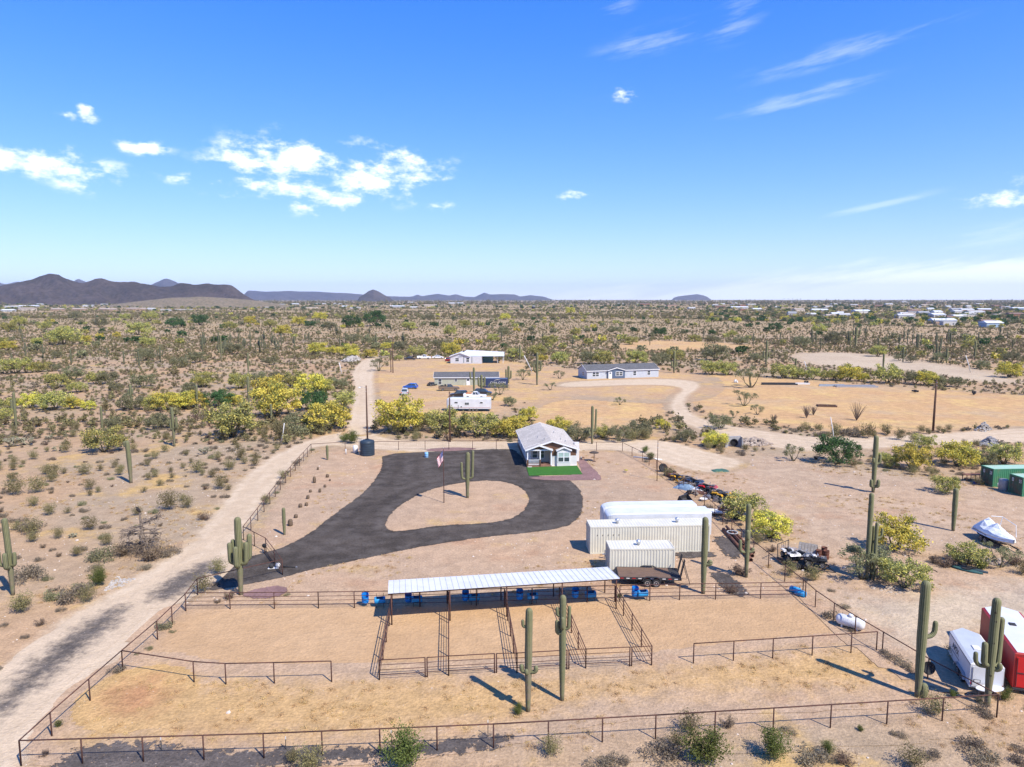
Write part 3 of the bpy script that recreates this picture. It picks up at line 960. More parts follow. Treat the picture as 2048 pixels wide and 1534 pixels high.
# ------------------------------------------------------------------ saguaros
def sag_mat():
    m, t, b = new_mat('saguaro_skin')
    o = objvec(t)
    band = t.noise(t.vmul(o, (.25, .25, 2.2)), 1.1, 3.0, 0.6)
    f = t.ramp(t.m('ADD', t.m('MULTIPLY', t.noise(o, 1.3, 5.0, 0.65), .5), t.m('MULTIPLY', band, .5)), 0.38, 0.62)
    c = t.mix(f, (0.098, 0.112, 0.050), (0.066, 0.084, 0.038))
    at = t.node('ShaderNodeAttribute', attribute_name='rib')
    c = t.mix(t.m('MULTIPLY', at.outputs['Fac'], 0.8), c, (0.27, 0.25, 0.15))          # pale spines along each rib
    a2 = t.node('ShaderNodeAttribute', attribute_name='cork')
    c = t.mix(t.m('MULTIPLY', a2.outputs['Fac'], t.ramp(t.noise(o, 2.0, 4.0), 0.35, 0.6)), c, (0.21, 0.165, 0.12))
    t.l.new(c, b.inputs['Base Color'])
    b.inputs['Roughness'].default_value = 0.8
    b.inputs['Specular IOR Level'].default_value = 0.15
    return m


M_sag = sag_mat()
M_hole = pm('cavity', (0.02, 0.015, 0.01))


def ribbed(pts, rads, ribs=12, corkz=0.0, name='trunk'):
    pts = [Vector(p) for p in pts]
    n = 2 * ribs
    V, F, rib, cork = [], [], [], []
    u0 = Vector((1, 0, 0))
    for i, p in enumerate(pts):
        d = (pts[min(i + 1, len(pts) - 1)] - pts[max(i - 1, 0)]).normalized()
        u = (u0 - d * u0.dot(d))
        if u.length < 0.1:
            u = Vector((0, 1, 0)) - d * d.y
        u.normalize()
        u0 = u
        w_ = d.cross(u)
        for k in range(n):
            a = 2 * math.pi * k / n
            rr = rads[i] * (1.13 if k % 2 == 0 else 0.80)
            V.append(p + (u * math.cos(a) + w_ * math.sin(a)) * rr)
            rib.append(1.0 if k % 2 == 0 else 0.0)
            cork.append(max(0.0, 1 - p.z / corkz) if corkz else 0.0)
    for i in range(len(pts) - 1):
        for k in range(n):
            F.append((i * n + k, i * n + (k + 1) % n, (i + 1) * n + (k + 1) % n, (i + 1) * n + k))
    F.append(tuple((len(pts) - 1) * n + k for k in range(n)))
    F.append(tuple(range(n - 1, -1, -1)))
    me = bpy.data.meshes.new(name)
    me.from_pydata(V, [], F)
    me.materials.append(M_sag)
    for nm, v in (('rib', rib), ('cork', cork)):
        at = me.attributes.new(nm, 'FLOAT', 'POINT')
        at.data.foreach_set('value', np.array(v, np.float32))
    me.polygons.foreach_set('use_smooth', [True] * len(me.polygons))
    return me


def column_pts(h, r, lean=(0, 0), n=14):
    pts, rads = [], []
    for i in range(n + 1):
        t = i / n
        tt = t * (h - r)
        pts.append((lean[0] * t * t * h, lean[1] * t * t * h, tt - (0.1 if i == 0 else 0)))
        rads.append(r * (0.74 + 0.5 * math.sin(min(1, t * 1.15) * math.pi * .62)) * (1 + 0.03 * math.sin(t * 23 + h)) / 1.1)
    top = Vector(pts[-1])
    rr = rads[-1]
    for a in (25, 50, 72, 86):
        pts.append(top + Vector((0, 0, rr * 1.15 * math.sin(R(a)))))
        rads.append(rr * math.cos(R(a)))
    return pts, rads


def arm_pts(h0, ang, out, up, r, base_xy=(0, 0), rt=0.2):
    c, s = math.cos(ang), math.sin(ang)
    pts, rads = [], []

    def at(d, z):
        return (base_xy[0] + c * d, base_xy[1] + s * d, z)
    bend = out * 0.55
    pts.append(at(rt * .4, h0 - 0.12))
    rads.append(r * .62)
    pts.append(at(rt * .4 + out - bend, h0 - 0.05))
    rads.append(r * .82)
    for a in (22, 45, 68, 90):
        pts.append(at(rt * .4 + out - bend + bend * math.sin(R(a)), h0 - 0.05 + bend * (1 - math.cos(R(a)))))
        rads.append(r * (.84 + .16 * a / 90))
    z1 = h0 - 0.05 + bend
    m = max(2, int(up / 0.5))
    for i in range(1, m + 1):
        pts.append(at(rt * .4 + out + 0.03 * up * i / m, z1 + up * i / m))
        rads.append(r * (1 - 0.06 * i / m))
    top = Vector(pts[-1])
    for a in (30, 55, 75, 87):
        pts.append(top + Vector((0, 0, r * math.sin(R(a)))))
        rads.append(r * .94 * math.cos(R(a)))
    return pts, rads


def saguaro(x, y, ytop, wpx, label, arms=(), lean=0.0, cork=0.25, holes=()):
    """arms: (height fraction, angle, reach m, rise m, radius factor)"""
    p = G(x, y)
    h = height_px(p, x, ytop)
    r = wpx / ppm(p) / 2 * (.74 if wpx > 9.5 else .60)
    o = thing('saguaro', label, 'cactus', p, 0.0, 'saguaros')
    pts, rads = column_pts(h, r, (lean, 0))
    place('trunk', ribbed(pts, rads, 12, max(cork, .22) * h), o)
    for (f, a, out, up, k) in arms:
        bx = lean * f * f * h
        q, rr = arm_pts(f * h, R(a), out, up, r * k, (bx, 0), r)
        place('arm', ribbed(q, rr, 9, 0, 'arm'), o)
    for f, a in holes:
        b = MB().tube([(math.cos(R(a)) * r * .7, math.sin(R(a)) * r * .7, f * h), (math.cos(R(a)) * r * 1.03, math.sin(R(a)) * r * 1.03, f * h)], 0.07, 8)
        b.build('nest_hole', M_hole, o)
    return o


SG = [
    (1056, 1424, 1217, 16, 'grey weathered saguaro with stub arms, standing before the pens', [(.40, 178, .34, .18, .72), (.40, 350, .42, .10, .7), (.40, 250, .3, .1, .6), (.83, 175, .30, .22, .5)], 0.008, .9),
    (1124, 1402, 1191, 15, 'green saguaro with arms hugging its trunk, before the pens', [(.66, 200, .30, .62, .72), (.70, 350, .32, 1.25, .62), (.82, 180, .28, .3, .6), (.72, 265, .36, .5, .7)], 0.0, .15),
    (1835, 1395, 1163, 20, 'tall thick saguaro with one raised arm, inside the corner fence', [(.53, 12, .85, .42, .62)], 0.004, .1),
    (1974, 1412, 1197, 18, 'saguaro with pecked nest holes and long arms beside the white trailer', [(.37, 25, .62, 2.7, .8), (.40, 190, .42, 1.15, .8), (.38, 175, .85, .35, .6), (.36, 330, .4, .1, .7)], 0.01, .35),
    (482, 1190, 1035, 15, 'five-armed saguaro by the gate fence', [(.43, 195, .62, 1.35, .78), (.42, 170, .40, 1.75, .72), (.40, 265, .5, 1.4, .85), (.42, 350, .55, 1.5, .78), (.45, 20, .75, 1.75, .85), (.42, 90, .5, 1.3, .8)], 0.0, .42),
    (26, 1190, 1037, 12.5, 'tilted three-armed saguaro at the desert edge', [(.40, 200, .7, .9, .75), (.38, 270, .45, 1.0, .95), (.40, 350, .42, .85, .75)], -0.025, .45),
    (935, 996, 905, 9.6, 'three-pronged saguaro on the driveway island', [(.43, 183, .62, 1.75, .68), (.45, 355, .55, 3.2, .72)], 0.012, .4),
    (569, 1070, 1016, 9.5, 'short stout saguaro beside the barrel cacti', [], 0, .05),
    (1406, 1188, 1035, 14, 'armless saguaro with one bud, before the cream container', [(.40, 350, .42, .0, .95), (.75, 190, .1, .0, .4)], 0, .05),
    (1492, 1155, 1008, 11.5, 'saguaro with a curled arm beside the rusty pipes', [(.36, 190, .62, .75, .72), (.55, 250, .3, .55, .85), (.36, 0, .45, .0, .85)], 0, .08),
    (1746, 985, 872, 10.5, 'saguaro with one short arm alone in the pink yard', [(.52, 5, .58, .8, .7), (.12, 330, .45, .5, .9), (.12, 200, .3, .6, .8), (.55, 215, .25, .3, .7)], 0, .0),
    (1906, 1062, 977, 10.5, 'plain armless saguaro near the covered boat', [], 0, .05),
    (1733, 1160, 987, 10.5, 'tall slim saguaro rising through the palo verde clump', [], 0, .1),
    (1747, 1162, 1045, 9, 'shorter saguaro within the palo verde clump', [(.75, 10, .5, .5, .8)], 0, .1),
    (1741, 1158, 1052, 8, 'slender saguaro at the back of the palo verde clump', [], 0, .1),
    (1184, 888, 812, 7.5, 'twin-stemmed saguaro behind the white gabled house', [(.28, 185, .5, .45, .7), (.35, 5, .5, 3.6, .8), (.28, 165, .9, .3, .55)], 0, .3),
    (262, 966, 882, 9.6, 'leaning one-armed saguaro in the open desert', [(.88, 180, .3, .4, .7)], -0.03, .5),
    (349, 893, 815, 8, 'candelabra saguaro on the desert flat', [(.45, 5, .5, 1.6, .8), (.48, 330, .8, 1.5, .8), (.45, 180, .35, 1.4, .8)], -0.02, .4),
    (33, 858, 785, 7, 'tall plain saguaro behind the cholla clump', [], 0, .2), (25, 832, 800, 6, 'short saguaro behind the tall plain one', [], 0, .2),
    (205, 865, 813, 6, 'plain saguaro beside the pale palo verde', [], 0, .2), (263, 816, 770, 7, 'saguaro inside an olive tree', [(.6, 180, .4, .8, .8), (.62, 5, .3, 1, .8)], 0, .2),
    (498, 812, 753, 7, 'bare saguaro next to the bright yellow trees', [], 0, .2), (504, 797, 776, 6, 'stubby saguaro beside the bare one', [], 0, .2),
    (534, 796, 760, 6, 'saguaro cluster in the middle of a yellow tree', [(.1, 180, .7, 3.0, .9), (.1, 0, .7, 3.3, .9)], 0, .2), (543, 843, 808, 6, 'saguaro before the widest yellow tree', [], 0, .2),
    (395, 818, 770, 6, 'thin saguaro at the end of the yellow row', [], 0, .2), (655, 920, 891, 7, 'small saguaro by the fence post', [], 0, .1), (486, 846, 823, 5, 'slim saguaro behind the broad pale tree', [], 0, .1),
    (1074, 770, 705, 6.5, 'dark branched saguaro beside the ochre field', [(.45, 190, .9, 1.0, .7), (.45, 350, 1.0, 1.6, .7), (.4, 160, .7, .7, .6)], 0, .3), (1017, 766, 732, 6, 'clustered saguaro next to the navy container', [(.3, 180, .6, 2.2, .9), (.3, 0, .6, 1.8, .9)], 0, .2),
    (948, 790, 735, 6, 'tall saguaro before the grey-green home', [(.6, 190, .9, 1.2, .8)], 0, .3), (963, 786, 750, 7, 'forked saguaro beside the white pickup', [(.4, 170, .7, 1.8, .9), (.4, 10, .7, 1.9, .9)], 0, .3),
    (1040, 720, 690, 5, 'saguaro near the white metal-roofed house', [(.5, 190, .7, .8, .8)], 0, .2), (1348, 746, 702, 6, 'dark saguaro off the end of the pale blue home', [(.3, 180, .7, 1.2, .9), (.3, 5, .7, 1.2, .9)], 0, .2),
    (1232, 714, 702, 4, 'small saguaro behind the pale blue home', [], 0, .2), (1532, 733, 682, 6, 'many-armed saguaro before the white clearing', [(.35, 180, .9, 1.8, .9), (.35, 5, .9, 1.4, .9)], 0, .3),
    (1591, 738, 717, 5, 'broken-topped saguaro stump by the hedge of trees', [(.8, 190, 1.2, .1, .9)], 0, .6), (1766, 741, 707, 5, 'plain saguaro below the white clearing', [], 0, .2),
    (1711, 694, 654, 7, 'great branching saguaro on the far rise', [(.6, 190, 1.2, 1.6, .8), (.6, 350, 1.6, 1.9, .8), (.65, 20, .7, 1.5, .8)], 0, .2), (1700, 692, 672, 4, 'small saguaro beside the great branching one', [], 0, .2),
    (1833, 698, 668, 5, 'slim saguaro on the far rise', [], 0, .2), (1893, 726, 697, 5, 'straight saguaro right beside a leafy thicket', [], 0, .2), (1949, 718, 682, 5, 'saguaro by the leaning white marker', [(.6, 180, .6, .8, .8)], 0, .2),
    (443, 722, 672, 5, 'tall crowned saguaro before the grove', [(.35, 180, .8, 1.2, .9), (.35, 5, .6, .9, .9)], 0, .3), (497, 748, 706, 5, 'spindly saguaro above the yellow trees', [(.5, 5, .5, .6, .8)], 0, .3),
]
SG = [(s[0], s[1], s[2], s[3], s[4].replace('right beside', 'against'), *s[5:]) for s in SG]
for s in SG:
    o = saguaro(*s[:5], arms=s[5], lean=s[6], cork=s[7], holes=[(.88, 250), (.80, 262), (.60, 255), (.3, 250)] if 'nest holes' in s[4] else ())
# a pup at the foot of the thick saguaro
pb = G(1846, 1396)
o = thing('saguaro', 'small grey saguaro pup at the foot of the thick one', 'cactus', pb, 0, 'saguaros')
place('trunk', ribbed(*column_pts(1.0, 0.22, n=6), 9, 0), o)
# far saguaros
far_s = [ribbed(*column_pts(h, .26, n=6), 6, 1.0) for h in (5.5, 6.5)]


def far_sag(arms, h):
    b = MB()
    q, rr = column_pts(h, .3, n=5)
    b.tube(q, rr, 8)
    for f, a, out, up, k in arms:
        q, rr = arm_pts(f * h, R(a), out, up, .3 * k, rt=.3)
        b.tube(q, rr, 7)
    return b.mesh('saguaro', pm('far_saguaro_skin', (0.11, 0.115, 0.06), (0.08, 0.082, 0.048), 2, 0.8), True)


FS = [far_sag([], 6.0), far_sag([(.4, 20, .9, 1.8, .85), (.45, 200, .8, 1.4, .85)], 7.0), far_sag([(.35, 100, .9, 1.6, .8), (.4, 350, .8, 2.4, .8), (.45, 190, .9, 1.6, .8)], 7.5), far_sag([(.5, 10, .8, 1.0, .8)], 6.5)]
rs = random.Random(5)
pts_s = [(rs.uniform(405, 560), rs.uniform(684, 708)) for _ in range(26)] + [(rs.uniform(560, 720), rs.uniform(668, 700)) for _ in range(9)] + [(rs.uniform(10, 400), rs.uniform(660, 735)) for _ in range(14)] \
    + [(rs.uniform(720, 1300), rs.uniform(640, 700)) for _ in range(16)] + [(rs.uniform(1400, 2040), rs.uniform(645, 700)) for _ in range(34)] + [(rs.uniform(1740, 2040), rs.uniform(690, 740)) for _ in range(8)]
for x, y in pts_s:
    p = G(x, y)
    o = place('saguaro', rs.choice(FS), None, p, rs.uniform(0, 6.28))
    k = rs.uniform(.7, 1.1)
    o.scale = (k * 1.1, k * 1.1, k)
    tag(o, which('distant saguaro cactus', p), 'cactus', 'distant saguaros')
# the saplings and barrel cacti along the lot's fence
BC = [(656, 936), (655, 955, 6, 7), (660, 962, 4, 4), (645, 962), (650, 975, 5, 6), (640, 985, 5, 8), (630, 968), (613, 1012, 6, 7), (601, 1015, 7, 8), (592, 1036, 7, 8), (581, 1052, 9, 14), (636, 940, 4, 6), (629, 966, 6, 13), (621, 985, 5, 6), (616, 998, 6, 8)]
for i, c in enumerate([c for c in BC if len(c) == 4]):
    p = P(c[0], c[1])
    h = c[3] / ppm(p) * 1.05
    rr = c[2] / ppm(p) / 2
    pr = [(rr * .75, -.05), (rr * .95, h * .25), (rr, h * .5), (rr * .9, h * .78), (rr * .55, h * .95), (.02, h)]
    q = [(0, 0, z) for _, z in pr]
    me = ribbed(q, [a for a, _ in pr], 9, 0, 'barrel_cactus')
    me.materials[0] = pm('barrel_cactus_skin', (0.15, 0.105, 0.07), (0.10, 0.075, 0.05), 4, .9)
    o = place('barrel_cactus', me, None, p, i * .7)
    tag(o, ('', 'second ', 'third ', 'fourth ', 'fifth ', 'sixth ', 'seventh ', 'eighth ', 'ninth ', 'tenth ', 'eleventh ', 'twelfth ')[i] + 'barrel cactus of the row along the lot fence, counted from the rear corner', 'cactus', 'barrel cacti along the fence')


# ------------------------------------------------------------------ ocotillos, chollas, dead tree
def ocotillo(x, y, wpx, label):
    p = P(x, y)
    o = thing('ocotillo', label, 'shrub', p, 0, 'ocotillos in the ochre field')
    w_ = wpx / ppm(p)
    b = MB()
    for i in range(26):
        a = rs.uniform(0, 6.28)
        sp = rs.uniform(.1, .55) * w_
        hh = w_ * rs.uniform(.75, 1.1)
        b.tube([(0, 0, 0), (math.cos(a) * sp * .45, math.sin(a) * sp * .45, hh * .5), (math.cos(a) * sp, math.sin(a) * sp, hh)], [.06, .045, .02], 4, cap=False)
    b.build('wands', pm('ocotillo_bark', (0.17, 0.125, 0.09), (0.10, 0.075, 0.055), 8, .9), o)


for x, y, w_, l in ((1547, 846, 17, 'small ocotillo alone by the field bank'), (1613, 836, 24, 'leaning ocotillo in front of its smaller twin'), (1627, 830, 16, 'smaller ocotillo behind the leaning one'), (1713, 841, 34, 'largest ocotillo with a wide fan of wands')):
    ocotillo(x, y, w_, l)
M_ch = pm('cholla_skin', (0.30, 0.285, 0.19), (0.16, 0.145, 0.095), 6, .95, .02)


def cholla(x, y, wpx, label, dark=False):
    p = P(x, y)
    o = thing('cholla', label, 'cactus', p, rs.uniform(0, 6), 'chollas in the desert')
    w_ = wpx / ppm(p)
    b = MB()

    def grow(q, d, L, r, lv):
        e = q + d * L
        b.tube([q, (q + e) / 2 + Vector((rs.uniform(-.05, .05),) * 3), e], [r * .8, r, r * .7], 6)
        if lv:
            for _ in range(3):
                nd = (d + Vector((rs.uniform(-1, 1), rs.uniform(-1, 1), rs.uniform(-.2, .8)))).normalized()
                grow(e, nd, L * .72, r * .88, lv - 1)
    for i in range(4):
        a = i * 1.57 + rs.uniform(-.4, .4)
        grow(Vector((math.cos(a) * .1, math.sin(a) * .1, -.05)), Vector((math.cos(a) * .7, math.sin(a) * .7, .8)).normalized(), w_ * .21, .07 * max(1, w_ / 2.2), 3)
    b.build('branches', M_ch, o)


for x, y, w_, l in ((26, 893, 40, 'wide cholla cactus with dark stems and pale joints'), (56, 890, 34, 'pale-topped cholla next to the wide one'), (98, 878, 16, 'lone small cholla cactus'), (116, 902, 24, 'cholla among dry brush'), (410, 908, 30, 'cholla thicket under the candelabra saguaro'), (145, 1075, 18, 'dark little cholla before the dead tree')):
    cholla(x, y, w_, l)
p = P(285, 1108)
dt = thing('dead_tree', 'bleached dead tree with tangled bare branches beside the dirt road', 'tree', p)
b = MB()


def dead(q, d, L, r, lv):
    e = q + d * L + Vector((rs.uniform(-.2, .2), rs.uniform(-.2, .2), rs.uniform(-.15, .15)))
    b.tube([q, (q + e) / 2 + Vector((rs.uniform(-.12, .12), rs.uniform(-.12, .12), rs.uniform(-.1, .1))), e], [r, r * .8, r * .55], 5)
    if lv:
        for _ in range(4):
            dead(q + (e - q) * rs.uniform(.4, 1), (d + Vector((rs.uniform(-1.2, 1.2), rs.uniform(-1.2, 1.2), rs.uniform(-.8, .5)))).normalized(), L * .66, r * .55, lv - 1)


b.tube([(0, 0, -.1), (.1, .1, 1.6), (-.05, .2, 3.0), (-.1, .15, 4.3)], [.24, .19, .15, .08], 7)
for i in range(16):
    a = i * .65
    dead(Vector((0, .1, rs.uniform(.5, 3.4))), Vector((math.cos(a), math.sin(a), rs.uniform(-.2, .5))).normalized(), 1.35, .09, 2)
b.build('trunk', M_dead, dt)
C = rng.normal(size=(1100, 3)) * np.array([1.3, 1.0, .45]) + np.array([0, 0, .75])
C[:, 2] = np.abs(C[:, 2])
place('twigs', leaf_mesh('twigs', C, rng.uniform(.03, .06, 1100), L_dry, rng.uniform(0, 1, 1100), asp=9.0), dt)
# a dark bird perched on top of it
bird = MB().tube([(0, 0, -.30), (.05, .0, -.18), (.10, 0, 0), (.12, 0, .18), (.10, 0, .30), (.13, 0, .36), (.16, 0, .40), (.22, 0, .38)], [.02, .10, .16, .15, .09, .065, .06, .012], 10)
bo = bird.build('bird', pm('dark_feathers', (0.035, 0.028, 0.024), (0.02, 0.017, 0.015), 9, .8), None, True, p + Vector((-.1, .15, 4.62)), R(200))
bo.rotation_euler = (0, R(22), R(200))
tag(bo, 'dark hawk-like bird perched on top of the dead tree', 'bird')


# ------------------------------------------------------------------ small shrubs: those that show largest as things of their own, the rest as scrub
def shrub_proto(kind, N, seed, leaf=0.075):
    r = np.random.default_rng(seed)
    if kind == 'creosote':                      # open vase of stems, leaves towards the ends; 1.8 m wide
        ns = 26
        a = r.uniform(0, 6.28, ns)
        sp_ = r.uniform(.1, .85, ns)
        tip = np.stack([np.cos(a) * sp_, np.sin(a) * sp_, 1.25 - .55 * sp_ ** 2 + r.uniform(-.22, .1, ns)], 1)
        k = r.integers(0, ns, N)
        t = r.uniform(.30, 1.05, N)[:, None]
        C = tip[k] * t + r.normal(size=(N, 3)) * .12
        C[:, 2] = np.abs(C[:, 2])
        st = tip
    elif kind == 'dry':
        ns = 18
        a = r.uniform(0, 6.28, ns)
        st = np.stack([np.cos(a) * r.uniform(.2, .75, ns), np.sin(a) * r.uniform(.2, .75, ns), r.uniform(.35, .75, ns)], 1)
        k = r.integers(0, ns, N)
        C = st[k] * r.uniform(.2, 1.05, N)[:, None] + r.normal(size=(N, 3)) * .07
        C[:, 2] = np.abs(C[:, 2])
    else:                                       # low dome
        th = r.uniform(0, 6.28, N)
        rr = np.sqrt(r.uniform(0, 1, N))
        nl = 7
        la = r.uniform(0, 6.28, nl)
        lc = np.stack([np.cos(la) * .42, np.sin(la) * .42, r.uniform(.14, .3, nl)], 1)
        k = r.integers(0, nl, N)
        d = r.normal(size=(N, 3))
        d /= np.linalg.norm(d, axis=1)[:, None]
        C = lc[k] + d * r.uniform(.15, .4, N)[:, None] * np.array([1, 1, .75])
        C[:, 2] = np.abs(C[:, 2])
        st = lc * 1.3
    return C, st


def shrub_mesh(name, kind, mat, N, leaf, seed, stems=True, asp=1.8):
    r = np.random.default_rng(seed)
    C, st = shrub_proto(kind, N, seed)
    n = len(C)
    tone = np.clip(1.0 - C[:, 2] / (C[:, 2].max() + 1e-6) * .9 + r.uniform(-.3, .3, n), 0, 1) * 0 + r.uniform(0, 1, n)
    if stems:                                   # twigs as long thin faces from the root
        S = np.concatenate([st * .33, st * .66])
        C = np.concatenate([C, S])
        tone = np.concatenate([tone, np.ones(len(S))])
        size = np.concatenate([leaf * r.uniform(.6, 1.4, n), np.full(len(S), .03)])
    else:
        size = leaf * r.uniform(.6, 1.4, n)
    me = leaf_mesh(name, C, size, mat, tone, asp=asp, r=r)
    return me


SH = {'creo': [shrub_mesh('creosote_bush', 'creosote', L_creo, 1500, .046, s) for s in (1, 2, 3)], 'bright': [shrub_mesh('creosote_bush', 'creosote', L_bright, 4200, .038, s) for s in (4, 5)],
      'burs': [shrub_mesh('bursage', 'dome', L_burs, 1000, .036, s, asp=3) for s in (6, 7, 8)], 'dry': [shrub_mesh('dry_shrub', 'dry', L_dry, 620, .03, s, asp=7) for s in (9, 10)],
      'olive': [shrub_mesh('olive_shrub', 'dome', L_olive, 1200, .045, s) for s in (11, 12)]}
SDESC = {'creo': ('creosote_bush', 'olive creosote bush', 'bush'), 'bright': ('creosote_bush', 'bright green creosote bush', 'bush'), 'burs': ('bursage', 'grey bursage shrub', 'shrub'), 'dry': ('dry_shrub', 'dry brown twiggy shrub', 'shrub'), 'olive': ('olive_shrub', 'low olive shrub', 'shrub')}
PSIZE = {'creo': 1.8, 'bright': 1.8, 'burs': 1.25, 'dry': 1.4, 'olive': 1.3}


def shrub(k, p, w_, i):
    nm, ds, cat = SDESC[k]
    o = place(nm, SH[k][i % len(SH[k])], None, p, rs.uniform(0, 6.28))
    s = w_ / PSIZE[k]
    o.scale = (s, s, s * rs.uniform(.85, 1.1))
    tag(o, which(('large ' if w_ > 2.3 else 'small ' if w_ < 1.1 else '') + ds, p), cat, 'desert shrubs')


HAND = '''1410,1528,105,bright 1545,1518,80,bright 1622,1518,60,burs 1655,1510,36,bright 1690,1528,50,dry 1828,1534,70,creo 1860,1512,36,burs 1945,1500,54,burs 1975,1530,60,burs 2040,1500,30,burs 2045,1525,40,burs
808,1536,104,bright 1036,1428,32,bright 1320,1516,72,burs 1235,1530,44,burs 1195,1536,50,burs 1720,1462,18,bright 200,1170,46,bright 165,1180,36,olive 112,1196,40,olive 140,1198,60,burs 45,1224,58,creo 58,1160,60,burs
210,1118,58,olive 250,1110,50,dry 155,1112,34,creo 180,1060,40,creo 65,1068,44,creo 340,1020,54,creo 375,1015,36,creo 100,1030,34,creo 62,1058,44,burs 300,1120,60,dry 340,1110,40,burs 105,955,40,creo 170,950,34,creo 240,950,26,creo 130,905,30,creo
395,945,40,creo 460,940,34,creo 480,920,34,creo 440,978,38,creo 410,1040,30,dry 30,990,50,creo 75,985,44,creo 1668,1240,40,burs 1700,1262,20,burs 1780,1315,36,burs 1808,1332,34,burs 1825,1345,20,burs 1962,1428,40,burs 1905,1395,24,bright 2010,1400,36,bright
330,1255,34,olive 298,1300,16,olive 275,1310,12,olive 345,1265,14,olive 118,1455,20,bright 435,1206,20,dry 458,1198,34,dry 575,1192,14,olive 1480,1150,46,dry 1460,1185,40,dry 1265,882,40,creo 1290,880,36,creo 1610,862,24,creo 1640,872,26,burs 1670,868,30,creo 1700,872,36,burs 1735,876,40,creo 1770,868,30,creo 1800,880,34,creo 1826,884,30,creo
1890,1136,40,dry 1915,1130,36,dry 1870,1128,30,dry 2030,1130,44,dry 2045,1150,40,creo 1960,1140,30,bright 1850,1180,24,dry 1290,905,20,bright 1302,920,22,bright 840,862,40,creo 1240,1196,14,bright 790,868,40,creo 705,887,36,bright 690,884,26,bright 560,880,50,creo 600,868,60,olive 640,866,50,creo'''
hand_pts = []
for i, rec in enumerate(HAND.split()):
    x, y, w_, k = rec.split(',')
    p = P(float(x), float(y))
    hand_pts.append(p.xy)
    shrub(k, p, float(w_) / ppm(p), i)

EXC = [ZONES[z][0] for z in ('lot', 'side_yard', 'dirt_road', 'track', 'home_ground', 'home_drive', 'cleared_field', 'far_clearing', 'white_clearing')]


def noise2(x, y, s):
    x, y = x / s, y / s
    return (np.sin(x * 1.7 + 1.3 * np.sin(y * .9)) + np.sin(y * 1.9 + 1.1 * np.sin(x * 1.1 + 2)) + np.sin((x + y) * 1.2 + .7) * .8) / 2.8


def scatter(n, y0, y1, power, width, r):
    """points in the wedge of land seen, denser where power is larger near the camera"""
    u = r.uniform(0, 1, n)
    if power == 1.0:
        Y = y0 * (y1 / y0) ** u
    else:
        Y = (y0 ** (1 - power) + u * (y1 ** (1 - power) - y0 ** (1 - power))) ** (1 / (1 - power))
    X = r.uniform(-width, width, n) * (Y + 25)
    ok = np.ones(n, bool)
    near = Y < 620
    for e in EXC:
        ok &= ~(near & in_poly(X, Y, e))
    return X[ok], Y[ok]


def thin(X, Y, dmin, others=()):
    """drop points too close to earlier ones"""
    cell = {}
    keep = []
    for o in others:
        cell.setdefault((int(o[0] // dmin), int(o[1] // dmin)), []).append((o[0], o[1]))
    for i in range(len(X)):
        c = (int(X[i] // dmin), int(Y[i] // dmin))
        good = True
        for a in (-1, 0, 1):
            for b_ in (-1, 0, 1):
                for q in cell.get((c[0] + a, c[1] + b_), ()):
                    if (q[0] - X[i]) ** 2 + (q[1] - Y[i]) ** 2 < dmin * dmin:
                        good = False
        if good:
            keep.append(i)
            cell.setdefault(c, []).append((X[i], Y[i]))
    return np.array(keep, int)


r3 = np.random.default_rng(33)
X, Y = scatter(7600, 33, 150, -0.6, 0.86, r3)
k = thin(X, Y, 1.45, hand_pts)
X, Y = X[k], Y[k]
dn = noise2(X, Y, 14.0)
ok = r3.uniform(0, 1, len(X)) < np.clip(.62 + .45 * dn, .1, .97)
X, Y = X[ok], Y[ok]
order = np.argsort(Y)
X, Y = X[order], Y[order]
kinds = np.array(['creo', 'burs', 'dry', 'olive'])
kk = r3.choice(4, len(X), p=[.32, .42, .14, .12])
sizes = np.where(kk == 0, r3.uniform(1.1, 2.2, len(X)), r3.uniform(.55, 1.35, len(X)))
vis = np.abs(X / (Y * CP + CAM_H * SP)) < 0.74
vis &= Y > 35
n_ind = 0
rest = []
for i in range(len(X)):
    if vis[i] and n_ind < 520:
        shrub(kinds[kk[i]], Vector((X[i], Y[i], 0)), sizes[i], i)
        n_ind += 1
    else:
        rest.append(i)
rest = np.array([i for i in rest if Y[i] > 70], int)


